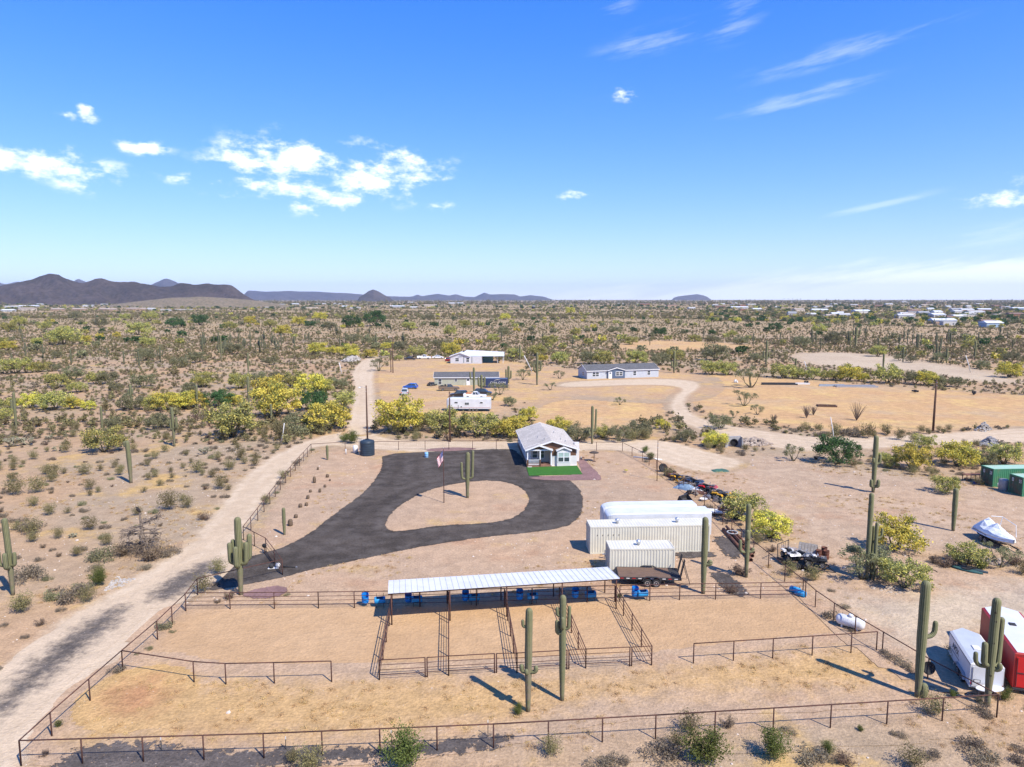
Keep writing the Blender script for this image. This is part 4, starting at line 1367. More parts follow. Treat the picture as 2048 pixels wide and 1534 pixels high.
# ------------------------------------------------------------------ uncountable scrub, instanced on points
def scatter_object(name, label, pts, scale, rot, pick, protos):
    me = bpy.data.meshes.new(name)
    me.vertices.add(len(pts))
    me.vertices.foreach_set('co', np.asarray(pts, np.float32).ravel())
    for nm, ty, v in (('scl', 'FLOAT', np.asarray(scale, np.float32)), ('rot', 'FLOAT', np.asarray(rot, np.float32)), ('pick', 'INT', np.asarray(pick, np.int32))):
        me.attributes.new(nm, ty, 'POINT').data.foreach_set('value', v)
    o = place(name, me)
    g = bpy.data.node_groups.new(name, 'GeometryNodeTree')
    g.interface.new_socket('Geometry', in_out='INPUT', socket_type='NodeSocketGeometry')
    g.interface.new_socket('Geometry', in_out='OUTPUT', socket_type='NodeSocketGeometry')
    t = NT(g)
    gi, go = t.node('NodeGroupInput'), t.node('NodeGroupOutput')
    jn = t.node('GeometryNodeJoinGeometry')
    for pm_ in reversed(protos):
        ob = bpy.data.objects.new(name + '_sprig', pm_)
        oi = t.node('GeometryNodeObjectInfo')
        oi.inputs['Object'].default_value = ob
        oi.inputs['As Instance'].default_value = True
        t.l.new(oi.outputs['Geometry'], jn.inputs[0])
    ip = t.node('GeometryNodeInstanceOnPoints')
    t.l.new(gi.outputs[0], ip.inputs['Points'])
    t.l.new(jn.outputs[0], ip.inputs['Instance'])
    ip.inputs['Pick Instance'].default_value = True

    def attr(nm, ty):
        a = t.node('GeometryNodeInputNamedAttribute', data_type=ty)
        a.inputs['Name'].default_value = nm
        return a.outputs['Attribute']
    t.l.new(attr('pick', 'INT'), ip.inputs['Instance Index'])
    cx = t.node('ShaderNodeCombineXYZ')
    t.l.new(attr('rot', 'FLOAT'), cx.inputs[2])
    t.l.new(cx.outputs[0], ip.inputs['Rotation'])
    t.l.new(attr('scl', 'FLOAT'), ip.inputs['Scale'])
    t.l.new(ip.outputs[0], go.inputs[0])
    md = o.modifiers.new('scatter', 'NODES')
    md.node_group = g
    return tag(o, label, kind='stuff')


lowp = [shrub_mesh('scrub_sprig', 'creosote', L_creo, 110, .20, 41, False), shrub_mesh('scrub_sprig', 'creosote', L_creo, 110, .19, 42, False), shrub_mesh('scrub_sprig', 'dome', L_burs, 90, .17, 43, False),
        shrub_mesh('scrub_sprig', 'dome', L_burs, 90, .16, 44, False), shrub_mesh('scrub_sprig', 'dry', L_dry, 90, .11, 45, False, asp=3), shrub_mesh('scrub_sprig', 'dome', L_olive, 110, .18, 46, False)]
SX, SY, SS, SK = [X[rest]], [Y[rest]], [sizes[rest] / 1.5], [np.array([[0, 2, 4, 5][q] for q in kk[rest]])]
# dense small shrubs 140 to 420 m off, thinning into open flats of creosote beyond
for n, a, b_, pw, lo, hi, base in ((36000, 125, 470, -0.2, .42, .9, .66), (60000, 300, 1200, 0.1, .45, .95, .66), (30000, 900, 3000, 0.9, 1.1, 2.3, .8), (14000, 2800, 8500, 1.2, 3.0, 7.0, .9)):
    x_, y_ = scatter(n, a, b_, pw, 0.80, r3)
    dn = noise2(x_, y_, a * .11)
    ok = r3.uniform(0, 1, len(x_)) < np.clip(base + .45 * dn, .1, 1)
    x_, y_ = x_[ok], y_[ok]
    SX.append(x_)
    SY.append(y_)
    SS.append(r3.uniform(lo, hi, len(x_)) * (1 + .8 * (r3.uniform(0, 1, len(x_)) < .12)))
    SK.append(r3.choice(6, len(x_), p=[.2, .2, .22, .2, .08, .1] if a < 300 else [.34, .34, .1, .08, .06, .08]))
SX, SY, SS, SK = (np.concatenate(q) for q in (SX, SY, SS, SK))
scatter_object('desert_scrub', 'low grey and olive scrub spread over the far desert', np.stack([SX, SY, H(SX, SY)], 1), SS, r3.uniform(0, 6.28, len(SX)), SK, lowp)
# far trees that merge into one mass
lt = []
for kd, N, seed in (('yellow', 260, 61), ('mixed', 260, 62), ('olive', 260, 63), ('green', 320, 64)):
    lt.append(tree_protos(kd, 1, N, .62, seed)[0][0])
tx, ty, tk, ts = [], [], [], []
for n, a, b_, pw, lo, hi in ((420, 300, 700, 0.2, .55, 1.05), (1500, 650, 1800, .6, .6, 1.1), (4200, 1700, 8800, 1.3, .8, 1.8)):
    x_, y_ = scatter(n, a, b_, pw, .80, r3)
    dn = noise2(x_ + 40, y_ * 2.2, 60 + a * .08)
    ok = r3.uniform(0, 1, len(x_)) < np.clip(.45 + .75 * dn, .03, 1)
    x_, y_ = x_[ok], y_[ok]
    tx.append(x_); ty.append(y_)
    ts.append(r3.uniform(lo, hi, len(x_)))
    tk.append(r3.choice(4, len(x_), p=[.10, .30, .38, .22] if a < 1500 else [.05, .17, .36, .42]))
ux, uy = r3.uniform(1400, 2080, 900), 600 + 48 * r3.uniform(0, 1, 900) ** 1.3
uv = (uy - 767) / FPX
ut = CAM_H / (SP + uv * CP)
tx.append((ux - 1024) / FPX * ut); ty.append((CP - uv * SP) * ut); ts.append(r3.uniform(.7, 1.35, 900)); tk.append(r3.choice(4, 900, p=[.1, .2, .3, .4]))
ux, uy = r3.uniform(-20, 540, 260), 602 + 20 * r3.uniform(0, 1, 260)
uv = (uy - 767) / FPX
ut = CAM_H / (SP + uv * CP)
tx.append((ux - 1024) / FPX * ut); ty.append((CP - uv * SP) * ut); ts.append(r3.uniform(.7, 1.3, 260)); tk.append(r3.choice(4, 260, p=[.2, .3, .25, .25]))
tx, ty, tk, ts = (np.concatenate(q) for q in (tx, ty, tk, ts))
scatter_object('far_woods', 'distant palo verde and mesquite trees merging over the plain', np.stack([tx, ty, H(tx, ty)], 1), ts, r3.uniform(0, 6.28, len(tx)), tk, lt)
# stones and dry tufts near the camera
st = []
for s in (1, 2, 3):
    q = np.random.default_rng(70 + s)
    b = MB().lathe([(.5, 0), (.62, .2), (.45, .45), (.12, .55)], 7)
    b.v = [tuple(np.array(v) * q.uniform(.75, 1.25, 3)) for v in b.v]
    st.append(b.mesh('stone', pm('pale_stone', (0.62, 0.55, 0.48), (0.42, 0.35, 0.30), 1.0, .95)))
tuft = []
for s in (1, 2):
    q = np.random.default_rng(80 + s)
    n = 60
    a = q.uniform(0, 6.28, n)
    rr = q.uniform(0, .35, n)
    tuft.append(leaf_mesh('tuft', np.stack([np.cos(a) * rr, np.sin(a) * rr, q.uniform(.03, .13, n)], 1), q.uniform(.015, .03, n), L_grass, q.uniform(0, 1, n), asp=8, up=2.0, r=q))
x_ = r3.uniform(-60, 75, 9000)
y_ = r3.uniform(33, 125, 9000)
keepout = [ZONES['driveway'][0], ZONES['arena'][0]]
ok = np.ones(len(x_), bool)
for e in keepout:
    ok &= ~in_poly(x_, y_, e)
ok &= r3.uniform(0, 1, len(x_)) < np.clip(.45 + .6 * noise2(x_, y_, 7.0), .05, 1)
ok &= ~in_poly(x_, y_, ZONES['dirt_road'][0])
x_, y_ = x_[ok], y_[ok]
scatter_object('loose_stones', 'small pale stones strewn over the dirt', np.stack([x_, y_, np.zeros(len(x_))], 1), r3.uniform(.03, .13, len(x_)) * (1 + 1.2 * (r3.uniform(0, 1, len(x_)) < .06)), r3.uniform(0, 6.28, len(x_)), r3.integers(0, 3, len(x_)), st)
gxs, gys = [], []
for z, n in (('dry_grass_strip', 500), ):
    a = np.array(ZONES[z][0])
    qx, qy = r3.uniform(a[:, 0].min(), a[:, 0].max(), n), r3.uniform(a[:, 1].min(), a[:, 1].max(), n)
    k = in_poly(qx, qy, ZONES[z][0])
    gxs.append(qx[k]); gys.append(qy[k])
qx, qy = r3.uniform(-70, 70, 9000), r3.uniform(34, 120, 9000)
k = (noise2(qx, qy, 6.0) > .22) & ~((qx > 0) & (qx < 12) & (qy > 98) & (qy < 128))
for z in ('driveway', 'arena', 'dirt_road', 'purple_gravel'):
    k &= ~in_poly(qx, qy, ZONES[z][0])
gxs.append(qx[k]); gys.append(qy[k])
qx, qy = np.concatenate(gxs), np.concatenate(gys)
scatter_object('dry_grass', 'ochre tufts of dry grass', np.stack([qx, qy, np.zeros(len(qx))], 1), r3.uniform(.45, 1.2, len(qx)), r3.uniform(0, 6.28, len(qx)), r3.integers(0, 2, len(qx)), tuft)
# ================================================================== fences
M_rail = pm('rusty_pipe', (0.115, 0.052, 0.038), (0.065, 0.036, 0.030), 3.0, 0.85, 0.0, 0.2)
M_wire = pm('fence_wire', (0.20, 0.17, 0.15), (0.13, 0.10, 0.085), 2.0, 0.6, 0, 0.5)
_post = {}


def post_mesh(h, r=0.045):
    k = (round(h, 2), r)
    if k not in _post:
        _post[k] = MB().tube([(0, 0, -.05), (0, 0, h)], r, 8).mesh('post', M_rail, True)
    return _post[k]


def fence(name, label, tops_px, h=1.55, spacing=3.5, rails=(1.0,), mesh=False, r=0.04, cat='fence', group=None, mid_post=True):
    """pipe fence whose top rail runs through pixels tops_px"""
    pts = [P(x, y, h) for x, y in tops_px]
    o = thing(name, label, cat, (pts[0].x, pts[0].y, 0), 0, group)
    org = Vector((pts[0].x, pts[0].y, 0))
    pts = [p - org for p in pts]
    posts = []
    wire = MB()
    for a, b_ in zip(pts[:-1], pts[1:]):
        d = b_ - a
        L = d.length
        n = max(1, round(L / spacing)) if mid_post else 1
        for i in range(n):
            posts.append(a + d * i / n)
        for f in rails:
            s = MB().tube([a + Vector((0, 0, h * (f - 1))), b_ + Vector((0, 0, h * (f - 1)))], r if f == 1.0 else r * .62, 7)
            s.build('rail', M_rail, o, True)
        if mesh:
            u = d.normalized()
            nn = int(L / 0.33)
            for z in (0.04, .25, .46, .68, .90, 1.12, 1.33):
                wire.tube([a + Vector((0, 0, z - h)), b_ + Vector((0, 0, z - h))], .0028, 3, cap=False)
            for i in range(nn):
                q = a + u * (i * .33)
                wire.tube([(q.x, q.y, .03), (q.x, q.y, 1.34)], .0026, 3, cap=False)
    posts.append(pts[-1])
    me = post_mesh(h)
    for q in posts:
        place('post', me, o, (q.x, q.y, 0))
    if mesh:
        w_ = wire.build('wire_mesh', M_wire, o)
        w_['kind'] = 'stuff'
    return o


fence('pipe_fence', 'rusty pipe and wire fence along the front of the lot', [(38, 1481), (526, 1467), (987, 1448), (1312, 1430), (1997, 1389)], mesh=True, spacing=3.6)
fence('pipe_fence', 'rusty pipe and wire fence beside the dirt road up to the pens', [(38, 1481), (100, 1425), (243, 1301), (313, 1242), (370, 1188), (394, 1157)], mesh=True, spacing=3.3)
fence('pipe_fence', 'short pipe fence behind the five-armed saguaro', [(394, 1157), (564, 1119)], mesh=True, spacing=3.4)
fence('pipe_fence', 'short angled pipe fence on the far side of the gate', [(486, 1053), (531, 1076)], mesh=True, spacing=3.0)
fence('pipe_fence', 'pipe fence with barrel cacti inside, climbing beside the road', [(486, 1053), (560, 958), (590, 922), (622, 888)], mesh=True, spacing=3.2)
fence('pipe_fence', 'rear pipe fence behind the water tank and house', [(622, 888), (690, 884), (850, 882), (1040, 881), (1245, 885)], mesh=True, spacing=4.6)
fence('pipe_fence', 'long pipe fence lined with salvaged junk', [(1245, 885), (1285, 904), (1313, 920), (1347, 942), (1391, 972), (1430, 1009), (1483, 1058), (1508, 1083), (1607, 1159)], mesh=True, spacing=3.4)
fence('pipe_fence', 'pipe fence past the propane tank to the front corner', [(1607, 1159), (1632, 1181), (1669, 1206), (1712, 1232), (1767, 1264), (1858, 1317), (1997, 1389)], mesh=True, spacing=3.3)
fence('pipe_fence', 'single-rail pipe fence stub at the arena corner by the road', [(243, 1301), (386, 1323), (450, 1327), (547, 1325), (662, 1322)], spacing=4.0)
fence('pipe_fence', 'single-rail pipe fence stub at the arena corner by the propane tank', [(1388, 1287), (1547, 1277), (1704, 1267), (1755, 1263)], spacing=3.2)
R4 = (1.0, .76, .52, .28)
fence('pen_fence', 'four-rail pipe fence at the back of the empty arena half', [(370, 1186), (636, 1184)], 1.5, 3.6, R4, r=.035)
fence('pen_fence', 'four-rail pipe fence behind the loose blue feeders', [(636, 1184), (708, 1183), (782, 1182)], 1.5, 2.6, R4, r=.035)
fence('pen_fence', 'four-rail back fence of the pens under the shade roof', [(782, 1182), (896, 1180), (1009, 1177), (1119, 1174), (1230, 1171)], 1.5, 2.3, R4, r=.035)
fence('pen_fence', 'four-rail pipe fence from the pens to the junk fence', [(1240, 1171), (1360, 1168), (1432, 1167), (1612, 1164)], 1.5, 3.2, R4, r=.035)
for lb, a, b_ in (('outer pen divider, first from the dirt road', (758, 1320), (783, 1189)), ('pen divider, second from the dirt road', (897, 1312), (897, 1184)), ('middle pen divider panels behind the grey saguaro', (1034, 1306), (1010, 1180)),
                  ('pen divider behind the green saguaro', (1172, 1298), (1119, 1175)), ('outer pen divider facing the cream containers', (1304, 1292), (1232, 1172))):
    fence('pen_fence', lb, [a, b_], 1.5, 3.0, R4, r=.035, group='pen dividers')
for i, (lb, a, b_) in enumerate((('front panel of the first pen', (758, 1320), (850, 1315)), ('front panel of the second pen', (897, 1312), (989, 1307)), ('front panel of the third pen', (1034, 1306), (1134, 1300)), ('front panel of the fourth pen', (1172, 1298), (1260, 1294)))):
    fence('pen_fence', lb + ' from the dirt road', [a, b_], 1.5, 9, R4, r=.035, group='pen front panels')
for i, (lb, a, b_) in enumerate((('gate of the first pen', (854, 1315), (897, 1312)), ('gate of the second pen', (993, 1307), (1034, 1306)), ('gate of the third pen', (1138, 1300), (1172, 1298)), ('gate of the fourth pen', (1264, 1294), (1304, 1292)))):
    fence('pen_gate', 'four-rail pipe ' + lb + ' from the dirt road', [a, b_], 1.48, 9, R4, r=.03, cat='gate', group='pen gates')
g = fence('lot_gate', 'sliding pipe gate across the driveway mouth', [(531, 1076), (548, 1098), (564, 1119)], 1.5, 2.6, (1.0, .7, .4, .12), r=.035, cat='gate')

# ================================================================== the shade roof over the pens
M_white_metal = pm('white_roof_metal', (0.62, 0.62, 0.61), (0.56, 0.56, 0.55), 0.7, 0.45, 0.0, 0.0)
M_seam = pm('roof_seam', (0.46, 0.47, 0.49))
fl, fr = P(776, 1187, 2.75), P(1240, 1157, 2.75)
ax = (fr - fl).to_2d()
LS = ax.length
rot = math.atan2(ax.y, ax.x)
shl = thing('shade_shelter', 'long white metal shade roof on pipe posts over the pens', 'shelter', (fl.x, fl.y, 0), rot)
DS = 3.6
zf, zb = 2.75, 2.38


def rz_(y):
    return zf + (zb - zf) * y / DS


npan = 20
pw_ = LS / npan * 1.0
for i in range(npan * 2):
    x0 = i * LS / (npan * 2)
    x1 = x0 + LS / (npan * 2) - .012
    b = MB()
    b.add([(x0, 0, zf), (x1, 0, zf), (x1, DS, zb), (x0, DS, zb), (x0, 0, zf - .02), (x1, 0, zf - .02), (x1, DS, zb - .02), (x0, DS, zb - .02)], [(0, 1, 2, 3), (7, 6, 5, 4), (0, 4, 5, 1), (1, 5, 6, 2), (2, 6, 7, 3), (3, 7, 4, 0)])
    b.add([(x1 - .05, 0, zf + .001), (x1 - .012, 0, zf + .035), (x1 + .012, 0, zf + .035), (x1 + .012, DS, zb + .035), (x1 - .012, DS, zb + .035), (x1 - .05, DS, zb + .001)], [(0, 1, 4, 5), (1, 2, 3, 4)])
    b.build('roof_panel', M_white_metal, shl)
for y in (.12, DS / 2, DS - .12):
    MB().tube([(0, y, rz_(y) - .085), (LS, y, rz_(y) - .085)], .06, 8).build('purlin', M_rail, shl, True)
for i in range(5):
    x = .25 + i * (LS - .5) / 4
    for y in (.15, DS - .15):
        MB().tube([(x, y, -.05), (x, y, rz_(y) - .1)], .055, 8).build('post', M_rail, shl, True)
    MB().tube([(x, .15, zf - .2), (x, DS - .15, zb - .2)], .045, 8).build('rafter', M_rail, shl, True)
# ------------------------------------------------------------------ blue feed tubs and barrels
M_blue = pm('blue_plastic', (0.012, 0.215, 0.62), (0.01, 0.17, 0.52), 1.5, 0.45)
M_blue2 = pm('faded_blue_plastic', (0.02, 0.24, 0.50), (0.015, 0.19, 0.42), 1.5, 0.5)
M_blk = pm('black_rubber', (0.022, 0.022, 0.024), (0.014, 0.014, 0.015), 2, 0.8)
M_whitep = pm('white_paint', (0.62, 0.61, 0.59), (0.55, 0.54, 0.52), 1.2, 0.5)


def tub(x, y, label):
    """tall feeder with a cut-out front, hung on the rail"""
    p = P(x, y)
    o = thing('feeder_tub', label, 'feeder', p, rot, 'blue feeder tubs')
    b = MB()
    n = 14
    prof = [(.27, .35), (.30, .5), (.30, .95), (.31, 1.15), (.27, 1.2)]
    for (r0, z0), (r1, z1) in zip(prof[:-1], prof[1:]):
        for k_ in range(n):
            a0, a1 = 2 * math.pi * k_ / n, 2 * math.pi * (k_ + 1) / n
            if z0 >= .9 and math.sin((a0 + a1) / 2) < -.35:
                continue
            b.add([(r0 * math.cos(a0), r0 * math.sin(a0), z0), (r0 * math.cos(a1), r0 * math.sin(a1), z0), (r1 * math.cos(a1), r1 * math.sin(a1), z1), (r1 * math.cos(a0), r1 * math.sin(a0), z1)], [(0, 1, 2, 3)])
    b.lathe([(.26, .35), (.02, .34)], n, cap=False)
    b.xf(Matrix.Rotation(R(8), 4, 'X'))
    b.build('tub', M_blue, o, True)
    MB().tube([(-.3, .3, 1.1), (.3, .3, 1.1)], .025, 6).build('bracket', M_rail, o)
    return o


def trough(x, y, label, mat=None, ang=0.0):
    """barrel lying on its side with an opening cut in the top, used as a trough"""
    p = P(x, y)
    o = thing('barrel_trough', label, 'trough', p, rot + ang, 'blue barrel troughs')
    n, L, r = 18, .92, .30
    xs_ = [(-L / 2, .82), (-L / 2 + .05, .97), (-L / 2 + .09, 1), (-.3, 1.0), (-.28, 1.03), (-.02, 1.0), (.02, 1.0), (.28, 1.03), (.3, 1.0), (L / 2 - .09, 1), (L / 2 - .05, .97), (L / 2, .82)]
    b = MB()
    for (x0, k0), (x1, k1) in zip(xs_[:-1], xs_[1:]):
        for k in range(n):
            a0, a1 = 2 * math.pi * k / n, 2 * math.pi * (k + 1) / n
            am = (a0 + a1) / 2
            if abs((x0 + x1) / 2) < .29 and abs(am - math.pi / 2 - .25) < .55:
                continue
            b.add([(x_, r * kk_ * math.cos(a), .62 + r * kk_ * math.sin(a)) for x_, kk_, a in ((x0, k0, a0), (x1, k1, a0), (x1, k1, a1), (x0, k0, a1))], [(0, 1, 2, 3)])
    for sx in (-1, 1):
        b.add([(sx * L / 2, r * .82 * math.cos(2 * math.pi * k / n), .62 + r * .82 * math.sin(2 * math.pi * k / n)) for k in range(n)], [tuple(range(n))])
    b.build('barrel', mat or M_blue2, o, True)
    part('trough_floor', M_blue2, o, [(-.28, .28, -.2, .2, .42, .44)])
    for sx in (-.3, .3):
        MB().tube([(sx, .28, .3), (sx, .32, 1.1)], .02, 6).build('bracket', M_rail, o)
        MB().tube([(sx, -.25, 0), (sx, -.2, .4)], .02, 6).build('leg', M_rail, o)
    return o


TB = [(731, 1212, 'sunlit blue feeder tub on the open fence'), (817, 1209, 'shaded blue feeder tub in the first pen'), (931, 1206, 'shaded blue feeder tub in the second pen'), (1039, 1204, 'shaded blue feeder tub in the third pen'), (1150, 1200, 'shaded blue feeder tub in the fourth pen'), (1269, 1198, 'sunlit blue feeder tub outside the shade roof, by the flatbed')]
for x, y, l in TB:
    tub(x, y, l)
TR = [(760, 1214, 'sunlit blue barrel trough on the open fence'), (834, 1212, 'shaded barrel trough in the first pen'), (949, 1208, 'shaded barrel trough in the second pen'), (1065, 1206, 'shaded barrel trough with a white label in the third pen'), (1181, 1202, 'shaded barrel trough in the fourth pen'), (1285, 1200, 'sunlit blue barrel trough outside the shade roof, by the flatbed')]
for x, y, l in TR:
    o = trough(x, y, l)
    if 'white label' in l:
        part('label_sheet', M_whitep, o, [(-.08, .1, -.315, -.305, .5, .75)])
for x, y, l, a in ((1590, 1186, 'blue barrel lying behind the fence corner', .9), (1601, 1193, 'blue barrel lying against the fence corner', .9)):
    p = P(x, y)
    b = MB().lathe([(.24, -.44), (.285, -.42), (.29, -.15), (.30, -.14), (.29, -.12), (.29, .12), (.30, .14), (.29, .15), (.285, .42), (.24, .44)], 18)
    b.xf(Matrix.Translation((0, 0, .29)) @ Matrix.Rotation(-a, 4, 'Z') @ Matrix.Rotation(math.pi / 2, 4, 'Y'))
    o = thing('plastic_barrel', l, 'barrel', p, 0, 'barrels at the fence corner')
    b.build('drum', M_blue2, o, True)
    MB().tube([(.35, .0, .45), (.46, .0, .45)], .04, 8).xf(Matrix.Rotation(-a, 4, 'Z')).build('bung', M_blk, o)

# ================================================================== shipping containers
M_cream = pm('cream_container_paint', (0.56, 0.535, 0.44), (0.50, 0.475, 0.39), 0.8, 0.55, contrast=(.3, .7))
M_creamtop = pm('cream_container_roof', (0.60, 0.58, 0.50), (0.53, 0.51, 0.44), 0.8, 0.55)
M_green = pm('green_container_paint', (0.055, 0.205, 0.105), (0.17, 0.20, 0.10), 0.9, 0.6, contrast=(.45, .75))
M_gdoor = pm('weathered_green_doors', (0.05, 0.115, 0.07), (0.12, 0.095, 0.06), 1.4, 0.7)
M_gtop = pm('faded_green_roof', (0.33, 0.52, 0.40), (0.38, 0.48, 0.36), 0.6, 0.6)
M_navy = pm('navy_container_paint', (0.028, 0.042, 0.10), (0.035, 0.05, 0.11), 0.8, 0.55)
M_gasket = pm('gasket', (0.05, 0.045, 0.04))


def corrugated(L, h, depth=.036, pitch=.28):
    """wall standing in the xz plane, folded outwards to -y"""
    xs_, yy = [0.0], [0.0]
    x = .07
    while x + pitch < L - .03:
        for dx, d in ((0, 0), (.068, -depth), (.068 + .07, -depth), (.068 * 2 + .07, 0)):
            xs_.append(x + dx)
            yy.append(d)
        x += pitch
    xs_.append(L)
    yy.append(0)
    b = MB()
    V = [(a, c, 0) for a, c in zip(xs_, yy)] + [(a, c, h) for a, c in zip(xs_, yy)]
    n = len(xs_)
    b.add(V, [(i, i + 1, i + 1 + n, i + n) for i in range(n - 1)])
    return b


def container(name, label, corner, rz, L, W, h, mwall, mtop, mdoor, door_end='left', group=None, cat='container', vents=()):
    o = thing(name, label, cat, corner, rz, group)
    s = corrugated(L - .24, h - .3)
    s.xf(Matrix.Translation((.12, .04, .16))).build('side_panel', mwall, o)
    s = corrugated(L - .24, h - .3)
    s.xf(Matrix.Translation((L - .12, W - .04, .16)) @ Matrix.Rotation(math.pi, 4, 'Z')).build('side_panel', mwall, o)
    fr_ = MB()
    for x in (0, L - .14):
        for y in (0, W - .14):
            fr_.box(x, x + .14, y, y + .14, 0.0, h)
    for y in (0, W - .1):
        fr_.box(.14, L - .14, y, y + .1, .02, .17)
        fr_.box(.14, L - .14, y, y + .1, h - .14, h - .01)
    for x in (0, L - .1):
        fr_.box(x, x + .1, .14, W - .14, .02, .17)
        fr_.box(x, x + .1, .14, W - .14, h - .14, h - .01)
    fr_.build('frame', mwall, o)
    # roof: shallow cross corrugations
    s = corrugated(L - .2, W - .2, .02, .30)
    s.v = [(a + .1, c + .1, h - .045 - b_) for a, b_, c in s.v]
    s.build('roof', mtop, o)
    xe = 0.02 if door_end == 'left' else L - .02
    sg = -1 if door_end == 'left' else 1
    for k in (0, 1):
        y0, y1 = (.14, W / 2 - .01) if k == 0 else (W / 2 + .01, W - .14)
        d = MB()
        d.box(*sorted((xe, xe + sg * .03)), y0, y1, .17, h - .14)
        for z in np.linspace(.35, h - .55, 5):
            d.box(*sorted((xe + sg * .031, xe + sg * .05)), y0 + .08, y1 - .08, z, z + .22)
        dd = d.build('door', mdoor, o)
        for y in (y0 + .28, y1 - .28):
            MB().tube([(xe + sg * .085, y, .12), (xe + sg * .085, y, h - .12)], .022, 6).build('lock_rod', mdoor, dd)
    xo = L - .03 if door_end == 'left' else .03
    e = corrugated(W - .24, h - .3)
    if door_end == 'left':
        e.xf(Matrix.Translation((L - .04, .12, .16)) @ Matrix.Rotation(math.pi / 2, 4, 'Z'))
    else:
        e.xf(Matrix.Translation((.04, W - .12, .16)) @ Matrix.Rotation(-math.pi / 2, 4, 'Z'))
    e.build('end_panel', mwall, o)
    MB().box(.12, L - .12, .12, W - .12, .1, .14).build('floor_board', M_gasket, o)
    for x in vents:
        v = MB().lathe([(.13, h - .05), (.13, h + .16), (.2, h + .2), (.24, h + .34), (.2, h + .46), (.06, h + .52)], 14, c=(x, W * .45))
        v.build('roof_vent', pm('galvanised', (0.62, 0.64, 0.66), (0.5, 0.52, 0.54), 3, .35, metal=.7), o, True)
    return o


p = P(1180, 1109)
q = P(1419, 1104)
aw = math.atan2(q.y - p.y, q.x - p.x)
LW = (q - p).length
o40 = container('shipping_container', 'long cream shipping container with two roof vents', p, aw, LW, 2.44, 2.9, M_cream, M_creamtop, M_cream, 'left', 'cream containers', vents=(LW * .24, LW * .745))
for i in range(5):
    MB().tube([(.75 + i * .55, -.001, 2.02), (.75 + i * .55, -.03, 2.02)], .05, 8).build('hole_cover', pm('dark_hole', (.06, .05, .03)), o40)
p = P(1219, 1151)
q = P(1349, 1150)
LW2 = (q - p).length
container('shipping_container', 'short cream shipping container behind the flatbed trailer', p, math.atan2(q.y - p.y, q.x - p.x), LW2, 2.44, 2.6, M_cream, M_creamtop, M_cream, 'left', 'cream containers', vents=(LW2 * .47,))
pg = P(1985, 975)
og = container('shipping_container', 'green rusty container farther from the covered boat', pg + Vector((0, 0, .0)), R(4), 12.2, 2.44, 2.6, M_green, M_gtop, M_gdoor, 'left', 'green containers')
pg2 = P(2044, 994)
og2 = container('shipping_container', 'green rusty container with a grey tank before its doors', pg2, R(4), 12.2, 2.44, 2.6, M_green, M_gtop, M_gdoor, 'left', 'green containers')
for oo, ch in ((og, 'CE'), (og2, 'QE')):
    oo.location.y += .0
    for i, c in enumerate(ch):
        part('placard', M_whitep, oo, [(-.045, -.04, .25 + i * 1.25, .62 + i * 1.25, 1.75, 2.2)])
        text('lettering', c, M_gasket, oo, (-.052, .435 + i * 1.25, 1.97), (R(90), 0, R(-90)))
p = P(971.5, 776)
ocm = container('shipping_container', 'navy shipping container lettered CMA CGM beside the grey-green home', p, R(2), 6.5, 2.44, 2.75, M_navy, pm('navy_roof', (.12, .16, .24)), M_navy, 'left')
text('lettering', 'CMA CGM', M_whitep, ocm, (3.55, -.06, 1.5), (R(90), 0, 0))
text('lettering', 'CMAU 017 3', M_whitep, ocm, (2.4, -.06, .75), (R(90), 0, 0))
MB().tube([(2.4, -.06, 2.12), (2.9, -.06, 2.38), (3.5, -.06, 2.46), (4.2, -.06, 2.42)], [.03, .07, .06, .02], 6).build('logo_arc', M_whitep, ocm)
# ------------------------------------------------------------------ the two white trailers behind the long container
M_alu = pm('trailer_skin', (0.60, 0.61, 0.62), (0.54, 0.55, 0.56), 0.8, 0.35)
M_tyre = pm('tyre', (0.02, 0.02, 0.02), (0.03, 0.03, 0.03), 4, .85)
M_rim = pm('rim', (0.45, 0.45, 0.46), (0.35, 0.35, 0.36), 4, .4, metal=.6)
M_glass = pm('window_glass', (0.035, 0.05, 0.06), (0.05, 0.065, 0.075), 0.6, 0.08, spec=.6)
M_dark = pm('dark_trim', (0.035, 0.035, 0.038))


def wheel(parent, x, y, z, r, w_):
    o = place('wheel', wheel_mesh(r, w_, M_tyre), parent, (x, y, z))
    place('rim', rim_mesh(r * .6, w_ * 1.04), o)
    return o


_wm = {}


def wheel_mesh(r, w_, mat):
    k = ('t', round(r, 3), round(w_, 3))
    if k not in _wm:
        b = MB().lathe([(r * .6, -w_ / 2), (r * .93, -w_ / 2), (r, -w_ * .35), (r, w_ * .35), (r * .93, w_ / 2), (r * .6, w_ / 2)], 18)
        _wm[k] = b.xf(Matrix.Rotation(math.pi / 2, 4, 'X')).mesh('tyre', mat, False)
    return _wm[k]


def rim_mesh(r, w_):
    k = ('r', round(r, 3), round(w_, 3))
    if k not in _wm:
        b = MB().lathe([(.02, -w_ / 2), (r * .5, -w_ * .46), (r, -w_ / 2), (r, w_ / 2), (r * .5, w_ * .46), (.02, w_ / 2)], 14)
        _wm[k] = b.xf(Matrix.Rotation(math.pi / 2, 4, 'X')).mesh('rim', M_rim)
    return _wm[k]


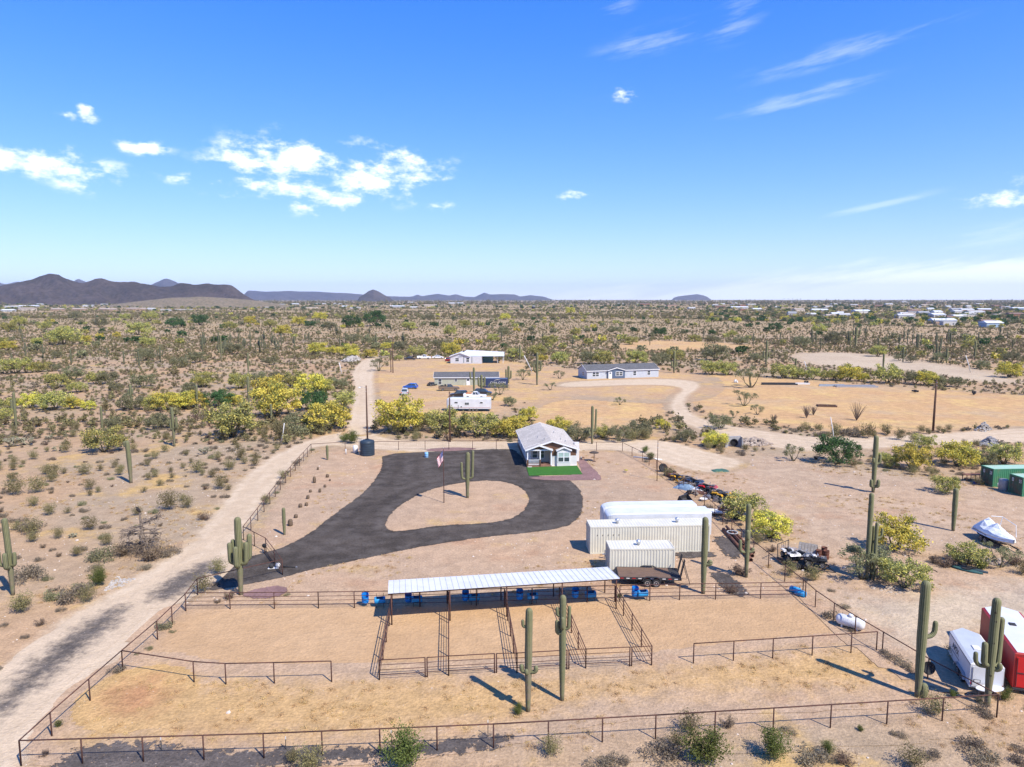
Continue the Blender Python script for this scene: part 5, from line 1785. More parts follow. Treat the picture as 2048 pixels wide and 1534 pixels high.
def rounded_box(L, W, z0, z1, r, n=4, front_r=None):
    """body with rounded roof edges and a rounded nose at x=0"""
    prof = [(0, z0), (0, z1 - r)] + [(r * (1 - math.cos(a)), z1 - r + r * math.sin(a)) for a in np.linspace(0, math.pi / 2, n + 1)[1:]]
    prof = prof + [(W - y, z) for y, z in reversed(prof)]
    b = MB()
    if front_r:
        stations = [(front_r * u, .62 + .38 * math.sqrt(1 - (1 - u) ** 2)) for u in (0, .06, .2, .45, .7, 1.0)] + [(L, 1.0)]
    else:
        stations = [(0, 1.0), (L, 1.0)]
    n_ = len(prof)
    for x, k in stations:
        b.v += [(x, W / 2 + (y - W / 2) * k, z0 + (z - z0) * (k * .5 + .5)) for y, z in prof]
    for i in range(len(stations) - 1):
        for j in range(n_):
            b.f.append((i * n_ + j, i * n_ + (j + 1) % n_, (i + 1) * n_ + (j + 1) % n_, (i + 1) * n_ + j))
            b.mi.append(0)
    b.f.append(tuple(range(n_ - 1, -1, -1)))
    b.mi.append(0)
    b.f.append(tuple((len(stations) - 1) * n_ + j for j in range(n_)))
    b.mi.append(0)
    return b


def box_trailer(name, label, loc, rz, L, W, z0, z1, r, mats, nose=1.0, wheels=(.5, .62), group=None, cat='trailer', skirt=None):
    o = thing(name, label, cat, loc, rz, group)
    rounded_box(L, W, z0, z1, r, 4, nose).build('body', mats, o, False)
    for f in wheels:
        for y in (.08, W - .08):
            wheel(o, L * f, y, .36, .36, .22)
    part('chassis', M_dark, o, [(nose * .5, L - .05, .25, W - .25, z0 - .14, z0 - .003)])
    MB().tube([(0.1, W / 2, z0 - .05), (-1.1, W / 2, z0 - .05)], .05, 8).build('hitch', M_dark, o)
    return o


pA = P(1205, 1080)
box_trailer('horse_trailer', 'round-nosed white trailer behind the long cream container', P(1206, 1068), aw, 10.6, 2.4, .55, 3.1, .45, M_alu, 1.6, group='trailers behind the container')
box_trailer('cargo_trailer', 'flat-roofed white trailer squeezed behind the long cream container', P(1214, 1083), aw, 11.4, 2.4, .55, 3.05, .12, M_alu, .9, group='trailers behind the container')

# ------------------------------------------------------------------ flatbed trailer with a plank deck and ramps
pf = P(1236, 1172)
fb = thing('flatbed_trailer', 'black flatbed trailer with brown plank deck and upright ramps', 'trailer', (pf.x, pf.y, 0), R(-3.5))
LF, WF, ZF = 5.7, 2.5, .85
M_deck = pm('deck_wood', (0.165, 0.105, 0.072), (0.115, 0.075, 0.055), 1.2, .85, .004, streak=(1, 8, 1))
for i in range(12):
    y0 = .06 + i * (WF - .12) / 12
    part('plank', M_deck, fb, [(0, LF - .9, y0, y0 + (WF - .12) / 12 - .012, ZF - .03, ZF + .012)])
part('frame', M_dark, fb, [(0, LF, 0, .07, ZF - .22, ZF + .02), (0, LF, WF - .07, WF, ZF - .22, ZF + .02), (0, .08, .07, WF - .07, ZF - .2, ZF + .018), (LF - .9, LF, .08, WF - .08, ZF - .12, ZF - .06), (1, LF - 1, .5, .6, ZF - .25, ZF - .06), (1, LF - 1, WF - .6, WF - .5, ZF - .25, ZF - .06)])
M_red = pm('red_reflector', (0.42, 0.02, 0.018))
for i in range(10):
    x0 = .2 + i * .54
    part('reflector', M_red if i % 2 == 0 else M_whitep, fb, [(x0, x0 + .30, -.006, -.001, ZF - .13, ZF - .05)])
for f in (.46, .60):
    for y in (-.08, WF + .08):
        wheel(fb, LF * f, y, .38, .38, .24)
for y in (-.2, WF + .01):
    MB().prism([(LF * .38, .55), (LF * .40, .86), (LF * .45, .98), (LF * .61, .98), (LF * .66, .86), (LF * .68, .55), (LF * .665, .55), (LF * .645, .83), (LF * .60, .94), (LF * .46, .94), (LF * .415, .83), (LF * .395, .55)], y, y + .19).build('fender', M_dark, fb)
for y in (.35, WF - .75):
    b = MB()
    for yy in (0, .36):
        b.tube([(LF - .02, y + yy, ZF - .05), (LF + .32, y + yy, ZF + 1.55)], .045, 6)
    for k in range(6):
        t_ = k / 5
        b.tube([(LF - .02 + .34 * t_, y, ZF - .05 + 1.6 * t_), (LF - .02 + .34 * t_, y + .36, ZF - .05 + 1.6 * t_)], .025, 5)
    b.tube([(LF + .3, y + .1, ZF + 1.2), (LF + .85, y + .1, ZF - .75)], .035, 6)
    b.build('ramp', M_dark, fb)
MB().tube([(0, .3, ZF - .12), (-1.3, WF / 2, ZF - .15), (0, WF - .3, ZF - .12)], .05, 6).build('hitch', M_dark, fb)
MB().tube([(-.6, WF / 2, .1), (-.6, WF / 2, 1.0)], .05, 8).build('jack', M_dark, fb)
# a second trailer tongue peeping out between the containers, with spare wheel
pt = P(1204, 1118)
tt = thing('trailer_tongue', 'grey trailer tongue and spare wheel poking out between the cream containers', 'trailer', pt, aw)
MB().tube([(0, 0, .5), (1.6, .5, .55), (1.6, -.5, .55), (0, 0, .5)], .05, 6).build('tongue', M_rim, tt)
MB().tube([(.3, 0, .1), (.3, 0, .95)], .06, 8).build('jack', M_rim, tt)
wheel(tt, 1.5, -.35, .95, .36, .22)
part('battery_box', M_whitep, tt, [(1.0, 1.5, -.9, -.5, .0, .55)])

# ================================================================== right front: the two enclosed trailers
M_tr_red = pm('red_trailer_skin', (0.36, 0.028, 0.024), (0.29, 0.024, 0.022), 0.9, 0.5)
M_lamp = pm('red_lens', (0.5, 0.02, 0.02), rough=.2)
M_greyroof = pm('trailer_roof_sheet', (0.42, 0.45, 0.48), (0.38, 0.41, 0.44), 0.9, .4)


def vnose_trailer(name, label, tail, nose, W, h, mwall, mroof, stripe=None):
    """tail and nose: points on the ground at the near side corner line"""
    d = (tail - nose).to_2d()
    L = d.length
    rz = math.atan2(d.y, d.x)
    o = thing(name, label, 'trailer', nose, rz)
    z0 = .42
    b = MB()
    v = .75
    poly = [(0, W * .5), (v, 0.0), (L, 0.0), (L, W), (v, W)]
    b.prism([(x, y) for x, y in poly], z0, h, axis='z')
    b.build('body', mwall, o)
    # gently crowned roof with a white edge
    r = MB()
    n = len(poly)
    edge = [(x, y, h) for x, y in poly]
    inn = [(x * .985 + .06 * (1 - x / L), W / 2 + (y - W / 2) * .86, h + .085) for x, y in poly]
    r.add(edge + inn, [(i, (i + 1) % n, (i + 1) % n + n, i + n) for i in range(n)])
    r.build('roof_edge', mwall if stripe is None else stripe, o)
    r2 = MB()
    inn2 = [(x, y, z + .003) for x, y, z in inn]
    r2.add(inn2, [tuple(range(n))])
    r2.build('roof', mroof, o)
    return o, L, z0


ta, na = P(1937, 1385), P(1890, 1305)
ov, LV, z0 = vnose_trailer('cargo_trailer', 'small white enclosed trailer lettered APEX by the front corner', ta, na, 1.95, 2.0, M_alu, M_greyroof, M_whitep)
# the near long side faces -y in local space
text('lettering', 'APEX', M_dark, ov, (LV * .42, -.012, 1.42), (R(90), 0, 0))
part('lettering_stripe', pm('grey_print', (.25, .26, .28)), ov, [(LV * .27, LV * .58, -.009, -.004, .98, 1.08)])
part('trim_strip', M_dark, ov, [(.75, LV, -.012, -.003, 1.91, 1.95)])
for f in (.60, .745):
    wheel(ov, LV * f, -.02, .34, .34, .2)
    wheel(ov, LV * f, 1.97, .34, .34, .2)
MB().prism([(LV * .48, .5), (LV * .51, .78), (LV * .55, .86), (LV * .80, .86), (LV * .84, .78), (LV * .87, .5), (LV * .85, .5), (LV * .82, .74), (LV * .79, .82), (LV * .56, .82), (LV * .53, .74), (LV * .50, .5)], -.2, -.004).build('fender', M_rim, ov)
part('rear_door', M_alu, ov, [(LV + .003, LV + .03, .1, 1.85, .5, 1.86)])
part('number_plate', M_dark, ov, [(LV + .031, LV + .04, .22, .62, .78, 1.0)])
part('number_plate_face', M_whitep, ov, [(LV + .041, LV + .046, .26, .58, .81, .97)])
for y in (.05, 1.82):
    part('tail_light', M_lamp, ov, [(LV + .003, LV + .03, y, y + .1, .62, .8)])
    MB().tube([(LV + .05, y + .1, .6), (LV + .05, y + .1, 1.82)], .015, 6).build('lock_rod', M_rim, ov)
part('roof_hatch', M_whitep, ov, [(LV * .52, LV * .64, .75, 1.2, 2.09, 2.15)])
tr_, nr = P(2023, 1386), P(1952, 1276)
orr, LR, z0 = vnose_trailer('cargo_trailer', 'large red enclosed trailer with a white roof', tr_, nr, 2.5, 2.75, M_tr_red, M_alu, M_tr_red)
part('rear_door', pm('bright_red_door', (0.52, 0.02, 0.02), (0.46, 0.02, 0.02), 1, .4), orr, [(LR + .003, LR + .035, .12, 2.38, .5, 2.55)])
part('bumper', M_dark, orr, [(LR - .02, LR + .12, 0, 2.5, .3, .42)])
for y in (.18, 2.3):
    MB().tube([(LR + .06, y, .55), (LR + .06, y, 2.5)], .018, 6).build('lock_rod', M_dark, orr)
part('door_latch', M_dark, orr, [(LR + .04, LR + .07, .2, .75, 1.45, 1.5)])
part('roof_hatch', M_dark, orr, [(LR * .40, LR * .45, 1.0, 1.4, 2.84, 2.9)])
for f in (.55, .66):
    wheel(orr, LR * f, -.02, .36, .36, .22)
    wheel(orr, LR * f, 2.52, .36, .36, .22)
# white round table with folding legs beside the trailer
ptb = P(1978, 1398)
tb = thing('folding_table', 'white round-ended folding table behind the white trailer', 'table', ptb, R(5))
MB().prism([(.75 * math.cos(a) * 1.25, .42 * math.sin(a)) for a in np.linspace(0, 2 * math.pi, 25)[:-1]], .72, .76, axis='z').build('tabletop', M_alu, tb)
for sx in (-.6, .6):
    for sy in (-.22, .22):
        MB().tube([(sx, sy, 0), (sx * .85, sy, .72)], .02, 6).build('leg', M_rim, tb)
# ------------------------------------------------------------------ propane tank
pp = P(1700, 1258)
pr = thing('propane_tank', 'white horizontal propane tank beside the fence', 'tank', pp, R(-42))
pr.scale = (.86, .86, .86)
M_tank = pm('tank_white', (0.64, 0.64, 0.63), (0.58, 0.58, 0.57), 1.0, 0.4)
pr_prof = [(.02, -1.25), (.25, -1.22), (.42, -1.1), (.5, -.9), (.5, .9), (.42, 1.1), (.25, 1.22), (.02, 1.25)]
MB().lathe(pr_prof, 22).xf(Matrix.Translation((0, 0, .72)) @ Matrix.Rotation(math.pi / 2, 4, 'Y')).build('shell', M_tank, pr, True)
MB().lathe([(.22, 1.18), (.22, 1.36), (.17, 1.43), (.02, 1.45)], 16).build('valve_dome', pm('dome_grey', (.62, .65, .68)), pr, True)
for sx in (-.65, .65):
    part('foot', M_whitep, pr, [(sx - .07, sx + .07, -.35, .35, 0, .36)])
# ================================================================== houses
def siding(name, c1, c2=None, pitch=.2, vertical=False):
    """lap siding: boards show as fine relief"""
    m, t, b = new_mat(name)
    o = objvec(t)
    sep = t.node('ShaderNodeSeparateXYZ')
    t.l.new(o, sep.inputs[0])
    k = t.m('FRACT', t.m('MULTIPLY', sep.outputs[0 if vertical else 2], 1 / pitch))
    f = t.ramp(t.noise(o, 1.2, 4.0), .3, .7)
    t.l.new(t.mix(f, c1, c2 or tuple(v * .9 for v in c1)), b.inputs['Base Color'])
    b.inputs['Roughness'].default_value = .6
    bn = t.node('ShaderNodeBump')
    bn.inputs['Distance'].default_value = .03
    t.l.new(k, bn.inputs['Height'])
    t.l.new(bn.outputs[0], b.inputs['Normal'])
    return m


def shingles(name, c1, c2, s=1.0):
    m, t, b = new_mat(name)
    o = objvec(t)
    br = t.node('ShaderNodeTexBrick')
    br.inputs['Scale'].default_value = 1.0
    br.inputs['Brick Width'].default_value = .5 * s
    br.inputs['Row Height'].default_value = .17 * s
    br.inputs['Mortar Size'].default_value = .008
    br.inputs['Color1'].default_value = (*c1, 1)
    br.inputs['Color2'].default_value = (*c2, 1)
    br.inputs['Mortar'].default_value = (*[v * .6 for v in c2], 1)
    mp = t.node('ShaderNodeMapping')
    mp.inputs['Rotation'].default_value = (0, 0, R(90))
    t.l.new(o, mp.inputs['Vector'])
    t.l.new(mp.outputs[0], br.inputs['Vector'])
    c = t.mix(1.0, br.outputs[0], t.ramp(t.noise(o, .6, 5.0, .65), .3, .7, .88, 1.1), 'MULTIPLY')
    t.l.new(c, b.inputs['Base Color'])
    b.inputs['Roughness'].default_value = .95
    bn = t.node('ShaderNodeBump')
    bn.inputs['Distance'].default_value = .02
    t.l.new(br.outputs['Fac'], bn.inputs['Height'])
    bn.invert = True
    t.l.new(bn.outputs[0], b.inputs['Normal'])
    return m


M_trim = pm('white_trim', (0.72, 0.72, 0.72), (0.66, 0.66, 0.67), 1.0, .5)
M_lap = siding('white_lap_siding', (0.70, 0.69, 0.66))
M_beige = siding('beige_siding', (0.50, 0.46, 0.38), pitch=.3, vertical=True)
M_shake = siding('brown_shake', (0.155, 0.075, 0.042), (0.105, 0.05, 0.03), .22)
M_shin = shingles('tan_shingles', (0.50, 0.455, 0.40), (0.43, 0.39, 0.345))
M_curtain = pm('pale_curtain', (0.36, 0.46, 0.42), (0.28, 0.37, 0.34), 1.0, .3)
M_deck2 = pm('porch_deck', (0.24, 0.125, 0.085), (0.19, 0.10, 0.07), 1.5, .8)


def window(parent, x0, x1, z0, z1, y, face=-1, axis='y', panes=(1, 2), trim=M_trim, glass=M_glass, t=.07):
    """frame with panes set back in it; lies in the plane y (or x = y when axis is 'x'), looking to face"""
    b = MB()
    o0, o1 = sorted((y, y + face * .05))

    def bx(b_, a0, a1, c0, c1, d0, d1):
        if axis == 'y':
            b_.box(a0, a1, d0, d1, c0, c1)
        else:
            b_.box(d0, d1, a0, a1, c0, c1)
    bx(b, x0 - t, x1 + t, z1, z1 + t, o0, o1)
    bx(b, x0 - t, x1 + t, z0 - t, z0, o0, o1)
    bx(b, x0 - t, x0, z0, z1, o0, o1)
    bx(b, x1, x1 + t, z0, z1, o0, o1)
    for i in range(1, panes[0]):
        xm = x0 + (x1 - x0) * i / panes[0]
        bx(b, xm - t * .6, xm + t * .6, z0, z1, o0, o1)
    for i in range(1, panes[1]):
        zm = z0 + (z1 - z0) * i / panes[1]
        bx(b, x0, x1, zm - t * .35, zm + t * .35, *sorted((y, y + face * .047)))
    w_ = b.build('window', trim, parent)
    for i in range(panes[0]):
        for j in range(panes[1]):
            g_ = MB()
            bx(g_, x0 + (x1 - x0) * i / panes[0], x0 + (x1 - x0) * (i + 1) / panes[0], z0 + (z1 - z0) * j / panes[1], z0 + (z1 - z0) * (j + 1) / panes[1], *sorted((y + face * .004, y + face * .018)))
            gm_ = glass[j] if isinstance(glass, (list, tuple)) else glass
            g_.build('pane', gm_, w_)
    return w_


def slab(pts, t):
    """a roof plane: four corners and a thickness"""
    b = MB()
    b.add([tuple(p) for p in pts] + [(p[0], p[1], p[2] - t) for p in pts], [(0, 1, 2, 3), (7, 6, 5, 4), (0, 4, 5, 1), (1, 5, 6, 2), (2, 6, 7, 3), (3, 7, 4, 0)])
    return b


# ------------------------------------------------------------------ the main house
ph = P(1054, 935)
hs_ = thing('house', 'white gabled manufactured house with tan shingle roof and railed porch', 'house', ph, R(4.5))
W, L, EH, RH = 7.9, 16.6, 2.65, 4.05
FY = .65                                    # main front wall stands behind the porch gable
b = MB()
b.box(0, .12, FY + 1.9, L, .0, EH)          # side walls
b.box(W - .12, W, FY + .003, L, .0, EH)
b.box(.12, W - .12, L - .12, L, 0, EH)
b.box(3.86, W - .12, FY, FY + .12, 0, 1.62)
b.build('wall', M_lap, hs_)
MB().prism([(W / 2 - 3.95, EH), (W / 2 + 3.95, EH), (W / 2, RH - .06)], L - .12, L - .002).build('rear_gable', M_lap, hs_)
part('upper_wall', M_shake, hs_, [(3.86, W - .12, FY + .003, FY + .12, 1.62, EH)])
MB().prism([(.05, EH), (W - .05, EH), (W / 2, RH - .04)], FY + .002, FY + .12).build('front_gable', M_shake, hs_)
part('skirting', M_trim, hs_, [(3.9, W + .01, FY - .02, FY - .003, 0, .12), (W + .002, W + .02, FY, L, 0, .12)])
# porch recess
part('porch_wall', M_beige, hs_, [(.12, 3.86, FY + 1.9, FY + 2.0, .25, EH), (3.74, 3.86, FY + .12, FY + 1.9, .25, EH)])
part('porch_floor', M_deck2, hs_, [(.0, 3.86, .05, FY + 1.9, 0, .25)])
part('porch_ceiling', M_trim, hs_, [(.0, 3.86, .1, FY + 1.9, EH - .06, EH - .01)])
window(hs_, 1.1, 1.85, .95, 2.15, FY + 1.9, -1)
window(hs_, 2.45, 2.95, .9, 2.2, FY + 1.9, -1)
dd = part('door', M_trim, hs_, [(.25, .9, FY + 1.86, FY + 1.895, .27, 2.2)])
part('handle', M_dark, dd, [(.8, .86, FY + 1.83, FY + 1.858, 1.15, 1.25)])
for x in (.02, 1.98, 3.72):
    part('porch_post', M_trim, hs_, [(x, x + .16, .06, .22, .25 if x < 3 else 0, EH - .06)])
for x in (-.02, 1.94):
    part('post_base', M_shake, hs_, [(x, x + .24, .02, .26, .06, 1.2)])
part('porch_beam', M_trim, hs_, [(-.02, 3.92, .03, .25, EH - .06, EH + .14)])
rl = part('railing', M_trim, hs_, [(.22, 1.94, .10, .16, 1.12, 1.18), (.22, 1.94, .10, .16, .36, .42)])
for i in range(12):
    part('baluster', M_trim, rl, [(.30 + i * .14, .34 + i * .14, .11, .15, .42, 1.12)])
rl2 = part('railing', M_trim, hs_, [(.05, .11, .26, FY + 1.9, 1.12, 1.18), (.05, .11, .26, FY + 1.9, .36, .42)])
for i in range(15):
    part('baluster', M_trim, rl2, [(.06, .10, .35 + i * .15, .39 + i * .15, .42, 1.12)])
# porch gable
MB().prism([(0.05, EH + .14), (3.85, EH + .14), (1.95, EH + .82)], .09, .2).build('porch_gable', M_shake, hs_)


def rake(poly_, y0, y1, parent=hs_, nm='fascia'):
    MB().prism(poly_, y0, y1).build(nm, M_trim, parent)


def gable_roof(x0, x1, zx, zr, y0, y1, xm=None, t=.12, mat=M_shin, parent=hs_, nm='roof'):
    xm = (x0 + x1) / 2 if xm is None else xm
    r_ = MB()
    r_.add([(x0, y0, zx), (xm, y0, zr), (xm, y1, zr), (x0, y1, zx), (x1, y0, zx), (x1, y1, zx)], [(0, 1, 2, 3), (1, 4, 5, 2)])
    r_.add([(x0, y0, zx - t), (xm, y0, zr - t), (xm, y1, zr - t), (x0, y1, zx - t), (x1, y0, zx - t), (x1, y1, zx - t)], [(3, 2, 1, 0), (2, 5, 4, 1)])
    r_.add([(x0, y0, zx), (x0, y1, zx), (x0, y1, zx - t), (x0, y0, zx - t)], [(0, 1, 2, 3)])
    r_.add([(x1, y0, zx), (x1, y1, zx), (x1, y1, zx - t), (x1, y0, zx - t)], [(3, 2, 1, 0)])
    o = r_.build(nm, mat, parent)
    f = MB()
    for yy in (y0, y1):
        s = -1 if yy == y0 else 1
        a0, a1 = sorted((yy, yy + s * .04))
        f.prism([(x0, zx + .03), (xm, zr + .03), (xm, zr - .19), (x0, zx - .19)], a0, a1)
        f.prism([(x1, zx + .03), (x1, zx - .19), (xm, zr - .19), (xm, zr + .03)], a0, a1)
    f.box(x0 - .035, x0 - .002, y0, y1, zx - .18, zx + .02)
    f.box(x1 + .002, x1 + .035, y0, y1, zx - .18, zx + .02)
    f.build('fascia', M_trim, parent)
    return o


rf = gable_roof(-.32, W + .32, EH + .06, RH + .02, FY - .35, L + .3)
gable_roof(-.30, 3.98, EH + .13, EH + .90, -.25, FY + .5, nm='porch_roof')
# bay window gable
bx0, bx1 = 4.72, 6.82
part('bay_wall', M_lap, hs_, [(bx0, bx1, FY - .42, FY - .002, .02, EH - .05)])
MB().prism([(bx0, EH - .05), (bx1, EH - .05), ((bx0 + bx1) / 2, EH + .42)], FY - .42, FY - .3).build('bay_gable', M_beige, hs_)
gable_roof(bx0 - .15, bx1 + .15, EH - .02, EH + .50, FY - .62, FY + .6, nm='bay_roof')
window(hs_, bx0 + .2, bx1 - .2, .78, 2.2, FY - .42, -1, panes=(2, 2), glass=[M_glass, M_curtain], t=.11)
for y in (4.0, 8.5, 12.5):
    window(hs_, y, y + .9, 1.0, 2.1, 0.0, -1, 'x')
    window(hs_, y, y + .9, 1.0, 2.1, W, 1, 'x')
for x, y in ((2.3, 5.5), (3.0, 2.6), (5.8, 4.0), (5.4, 9.0), (6.4, 2.9)):
    zz = EH + .06 + (RH - EH - .04) * (1 - abs(x - W / 2) / (W / 2 + .32))
    MB().lathe([(.06, zz - .05), (.06, zz + .28), (.10, zz + .30), (.10, zz + .34)], 10, c=(x, y)).build('vent_pipe', pm('vent_grey', (.35, .35, .36)), hs_)
part('skirt_panel', M_shake, hs_, [(-.03, -.004, FY + .1, L, .0, .75)])
part('step', M_whitep, hs_, [(.1, .75, -.3, 0.02, 0, .14)])
part('cooler_box', M_whitep, hs_, [(W + .04, W + .8, 3.2, 4.0, .1, 3.1)]).name = 'evaporative_cooler'
# table with a round thatch top, and small things beside the house
po = P(1188, 923)
t_ = thing('patio_table', 'dark round-topped patio table on one leg beside the house', 'table', po)
MB().lathe([(.75, 1.42), (.78, 1.47), (.5, 1.60), (.1, 1.66)], 18).build('tabletop', pm('dark_thatch', (.075, .06, .05), (.05, .04, .035), 4, .9), t_, True)
MB().tube([(0, 0, 0), (0, 0, 1.45)], .06, 8).build('leg', M_rail, t_)
MB().lathe([(.35, 0), (.35, .05), (.08, .07)], 14).build('base', M_rail, t_)
pk = P(1166, 920)
k_ = thing('stool', 'small brown stool by the purple gravel', 'stool', pk)
part('seat', M_shake, k_, [(-.2, .2, -.2, .2, .4, .47)])
for sx in (-.16, .16):
    for sy in (-.16, .16):
        part('leg', M_shake, k_, [(sx - .03, sx + .03, sy - .03, sy + .03, 0, .4)])
kb = P(1162, 918.5)
tag(MB().lathe([(.14, 0), (.18, .36), (.19, .38)], 14).build('bucket', M_whitep, None, True, kb), 'white bucket next to the brown stool', 'bucket')
# blue barrel on the asphalt pad
pb = P(853, 915)
o = thing('plastic_drum', 'pale blue drum on the asphalt pad', 'drum', pb)
MB().lathe([(.27, 0), (.30, .05), (.30, .3), (.315, .32), (.30, .34), (.30, .58), (.315, .60), (.30, .62), (.29, .86), (.25, .88)], 18).build('shell', pm('pale_blue_drum', (.16, .36, .58), (.28, .45, .62), 2, .5), o, True)
MB().tube([(.1, .1, .88), (.1, .1, .92)], .05, 8).build('bung', M_whitep, o)

# ================================================================== flagpole
pf_ = P(888, 1006)
hf = height_px(pf_, 888, 897)
o = thing('flagpole', 'brown flagpole on the driveway island', 'pole', pf_)
MB().tube([(0, 0, -.05), (0, 0, hf * .5), (0, 0, hf)], [.055, .05, .04], 10).build('shaft', M_rail, o, True)
MB().lathe([(.02, hf), (.06, hf + .05), (.05, hf + .1), (.01, hf + .13)], 12).build('finial', M_rim, o, True)
fl_ = thing('flag', 'limp red, white and blue flag hanging from the pole', 'flag', pf_ + Vector((0, 0, hf - .25)))


def cloth(u0, u1, v0, v1, name, mat, off=0.0):
    """piece of the drooping flag; u along the fly, v down the hoist"""
    n, m_ = 8, 6
    V = []
    for i in range(n + 1):
        for j in range(m_ + 1):
            u = u0 + (u1 - u0) * i / n
            v = v0 + (v1 - v0) * j / m_
            fold = math.sin(u * 9 + v * 1.5) * .12 * u
            V.append((-.05 - u * .62 + .10 * u * v, fold + off, -v * 1.0 - u * .80))
    F = [(i * (m_ + 1) + j, (i + 1) * (m_ + 1) + j, (i + 1) * (m_ + 1) + j + 1, i * (m_ + 1) + j + 1) for i in range(n) for j in range(m_)]
    return MB().add(V, F).build(name, mat, fl_)


M_fr, M_fw, M_fb = pm('flag_red', (.42, .025, .045)), pm('flag_white', (.78, .78, .78)), pm('flag_blue', (.03, .045, .18))
for i in range(13):
    v0, v1 = i * .1, (i + 1) * .1
    u0 = .52 if i < 7 else 0.0
    cloth(u0, 1.3, v0, v1, 'stripe', M_fr if i % 2 == 0 else M_fw)
cloth(0, .52, 0, .7, 'canton', M_fb)
for i in range(4):
    for j in range(3):
        u, v = .08 + i * .12, .12 + j * .22
        for s in (-1, 1):
            MB().lathe([(.028, -.002), (.028, .002)], 5).xf(Matrix.Translation((-.05 - u * .62 + .1 * u * v, math.sin(u * 9 + v * 1.5) * .12 * u + s * .006, -v - u * .8)) @ Matrix.Rotation(math.pi / 2, 4, 'X')).build('star', M_fw, fl_)

# ================================================================== water tank and well gear
pw = P(735, 910)
o = thing('water_tank', 'dark blue-black ribbed water tank by the rear fence', 'tank', pw)
rt = 28.5 / ppm(pw) / 2
ht = height_px(pw, 735, 881)
pro = [(rt, 0)]
for i in range(6):
    z = ht * (i + .5) / 6.5
    pro += [(rt, z - .05), (rt * 1.02, z), (rt, z + .05)]
pro += [(rt, ht * .93), (rt * .92, ht), (rt * .5, ht + .16), (.3, ht + .22)]
MB().lathe(pro, 30).build('shell', pm('tank_plastic', (.028, .045, .065), (.022, .035, .05), 1, .5), o, True)
MB().lathe([(.3, ht + .2), (.3, ht + .3), (.05, ht + .32)], 14).build('lid', M_blk, o)
MB().tube([(-rt - .12, -.2, 0), (-rt - .12, -.2, ht), (-rt * .6, -.1, ht + .2)], .06, 8).build('fill_pipe', M_whitep, o, True)
pw2 = P(711, 906)
o = thing('pressure_tank', 'slim white pressure tank beside the water tank', 'tank', pw2)
MB().lathe([(.3, .05), (.42, .12), (.42, 1.15), (.3, 1.32), (.05, 1.38)], 18).build('shell', M_tank, o, True)
MB().tube([(.3, 0, .2), (.9, -.1, .2), (.9, -.1, .6)], .05, 8).build('pipe', M_rail, o)
pw3 = P(727, 910.5)
o = thing('pump_cover', 'white angled frame over the pump before the water tank', 'pump', pw3)
part('lid', M_whitep, o, [(-.7, .7, -.4, .4, .9, .97)])
part('leg', M_whitep, o, [(.62, .69, -.38, -.31, 0, .9)])
part('leg', M_whitep, o, [(.62, .69, .31, .38, 0, .9)])
MB().lathe([(.2, 0), (.2, .55), (.1, .62)], 12, c=(-.1, 0)).build('pump', M_dark, o)
pw4 = P(692, 909)
tag(MB().tube([(0, 0, -.05), (0, 0, .95)], .09, 8).build('marker_post', M_whitep, None, True, pw4), 'short white marker post near the pressure tank', 'post')


# ================================================================== neighbouring homes
def long_home(name, label, p, rz, L, D, eh, rh, mwall, mroof, base_trim=True):
    o = thing(name, label, 'house', p, rz)
    part('wall', mwall, o, [(0, L, 0, .1, 0, eh), (0, L, D - .1, D, 0, eh), (0, .1, .1, D - .1, 0, eh), (L - .1, L, .1, D - .1, 0, eh)])
    MB().prism([(.0, eh), (D, eh), (D / 2, rh - .03)], 0.0, .1, axis='x').build('end_gable', mwall, o)
    MB().prism([(.0, eh), (D, eh), (D / 2, rh - .03)], L - .1, L, axis='x').build('end_gable', mwall, o)
    e = .3
    r_ = MB()
    k = (rh - eh) / (D / 2)
    z0 = eh - e * k + .06
    x0, x1 = -e, L + e
    r_.add([(x0, -e, z0), (x1, -e, z0), (x1, D / 2, rh + .06), (x0, D / 2, rh + .06), (x1, D + e, z0), (x0, D + e, z0)], [(0, 1, 2, 3), (3, 2, 4, 5)])
    r_.add([(x0, -e, z0 - .1), (x1, -e, z0 - .1), (x1, D / 2, rh - .04), (x0, D / 2, rh - .04), (x1, D + e, z0 - .1), (x0, D + e, z0 - .1)], [(3, 2, 1, 0), (5, 4, 2, 3)])
    r_.build('roof', mroof, o)
    f = MB().box(x0, x1, -e - .04, -e - .002, z0 - .18, z0 + .03)
    f.box(x0, x1, D + e + .002, D + e + .04, z0 - .18, z0 + .03)
    for xx in (x0 - .04, x1 + .002):
        f.prism([(-e, z0 + .03), (D / 2, rh + .09), (D / 2, rh - .12), (-e, z0 - .18)], xx, xx + .038, axis='x')
        f.prism([(D + e, z0 + .03), (D + e, z0 - .18), (D / 2, rh - .12), (D / 2, rh + .09)], xx, xx + .038, axis='x')
    f.build('fascia', M_trim, o)
    return o


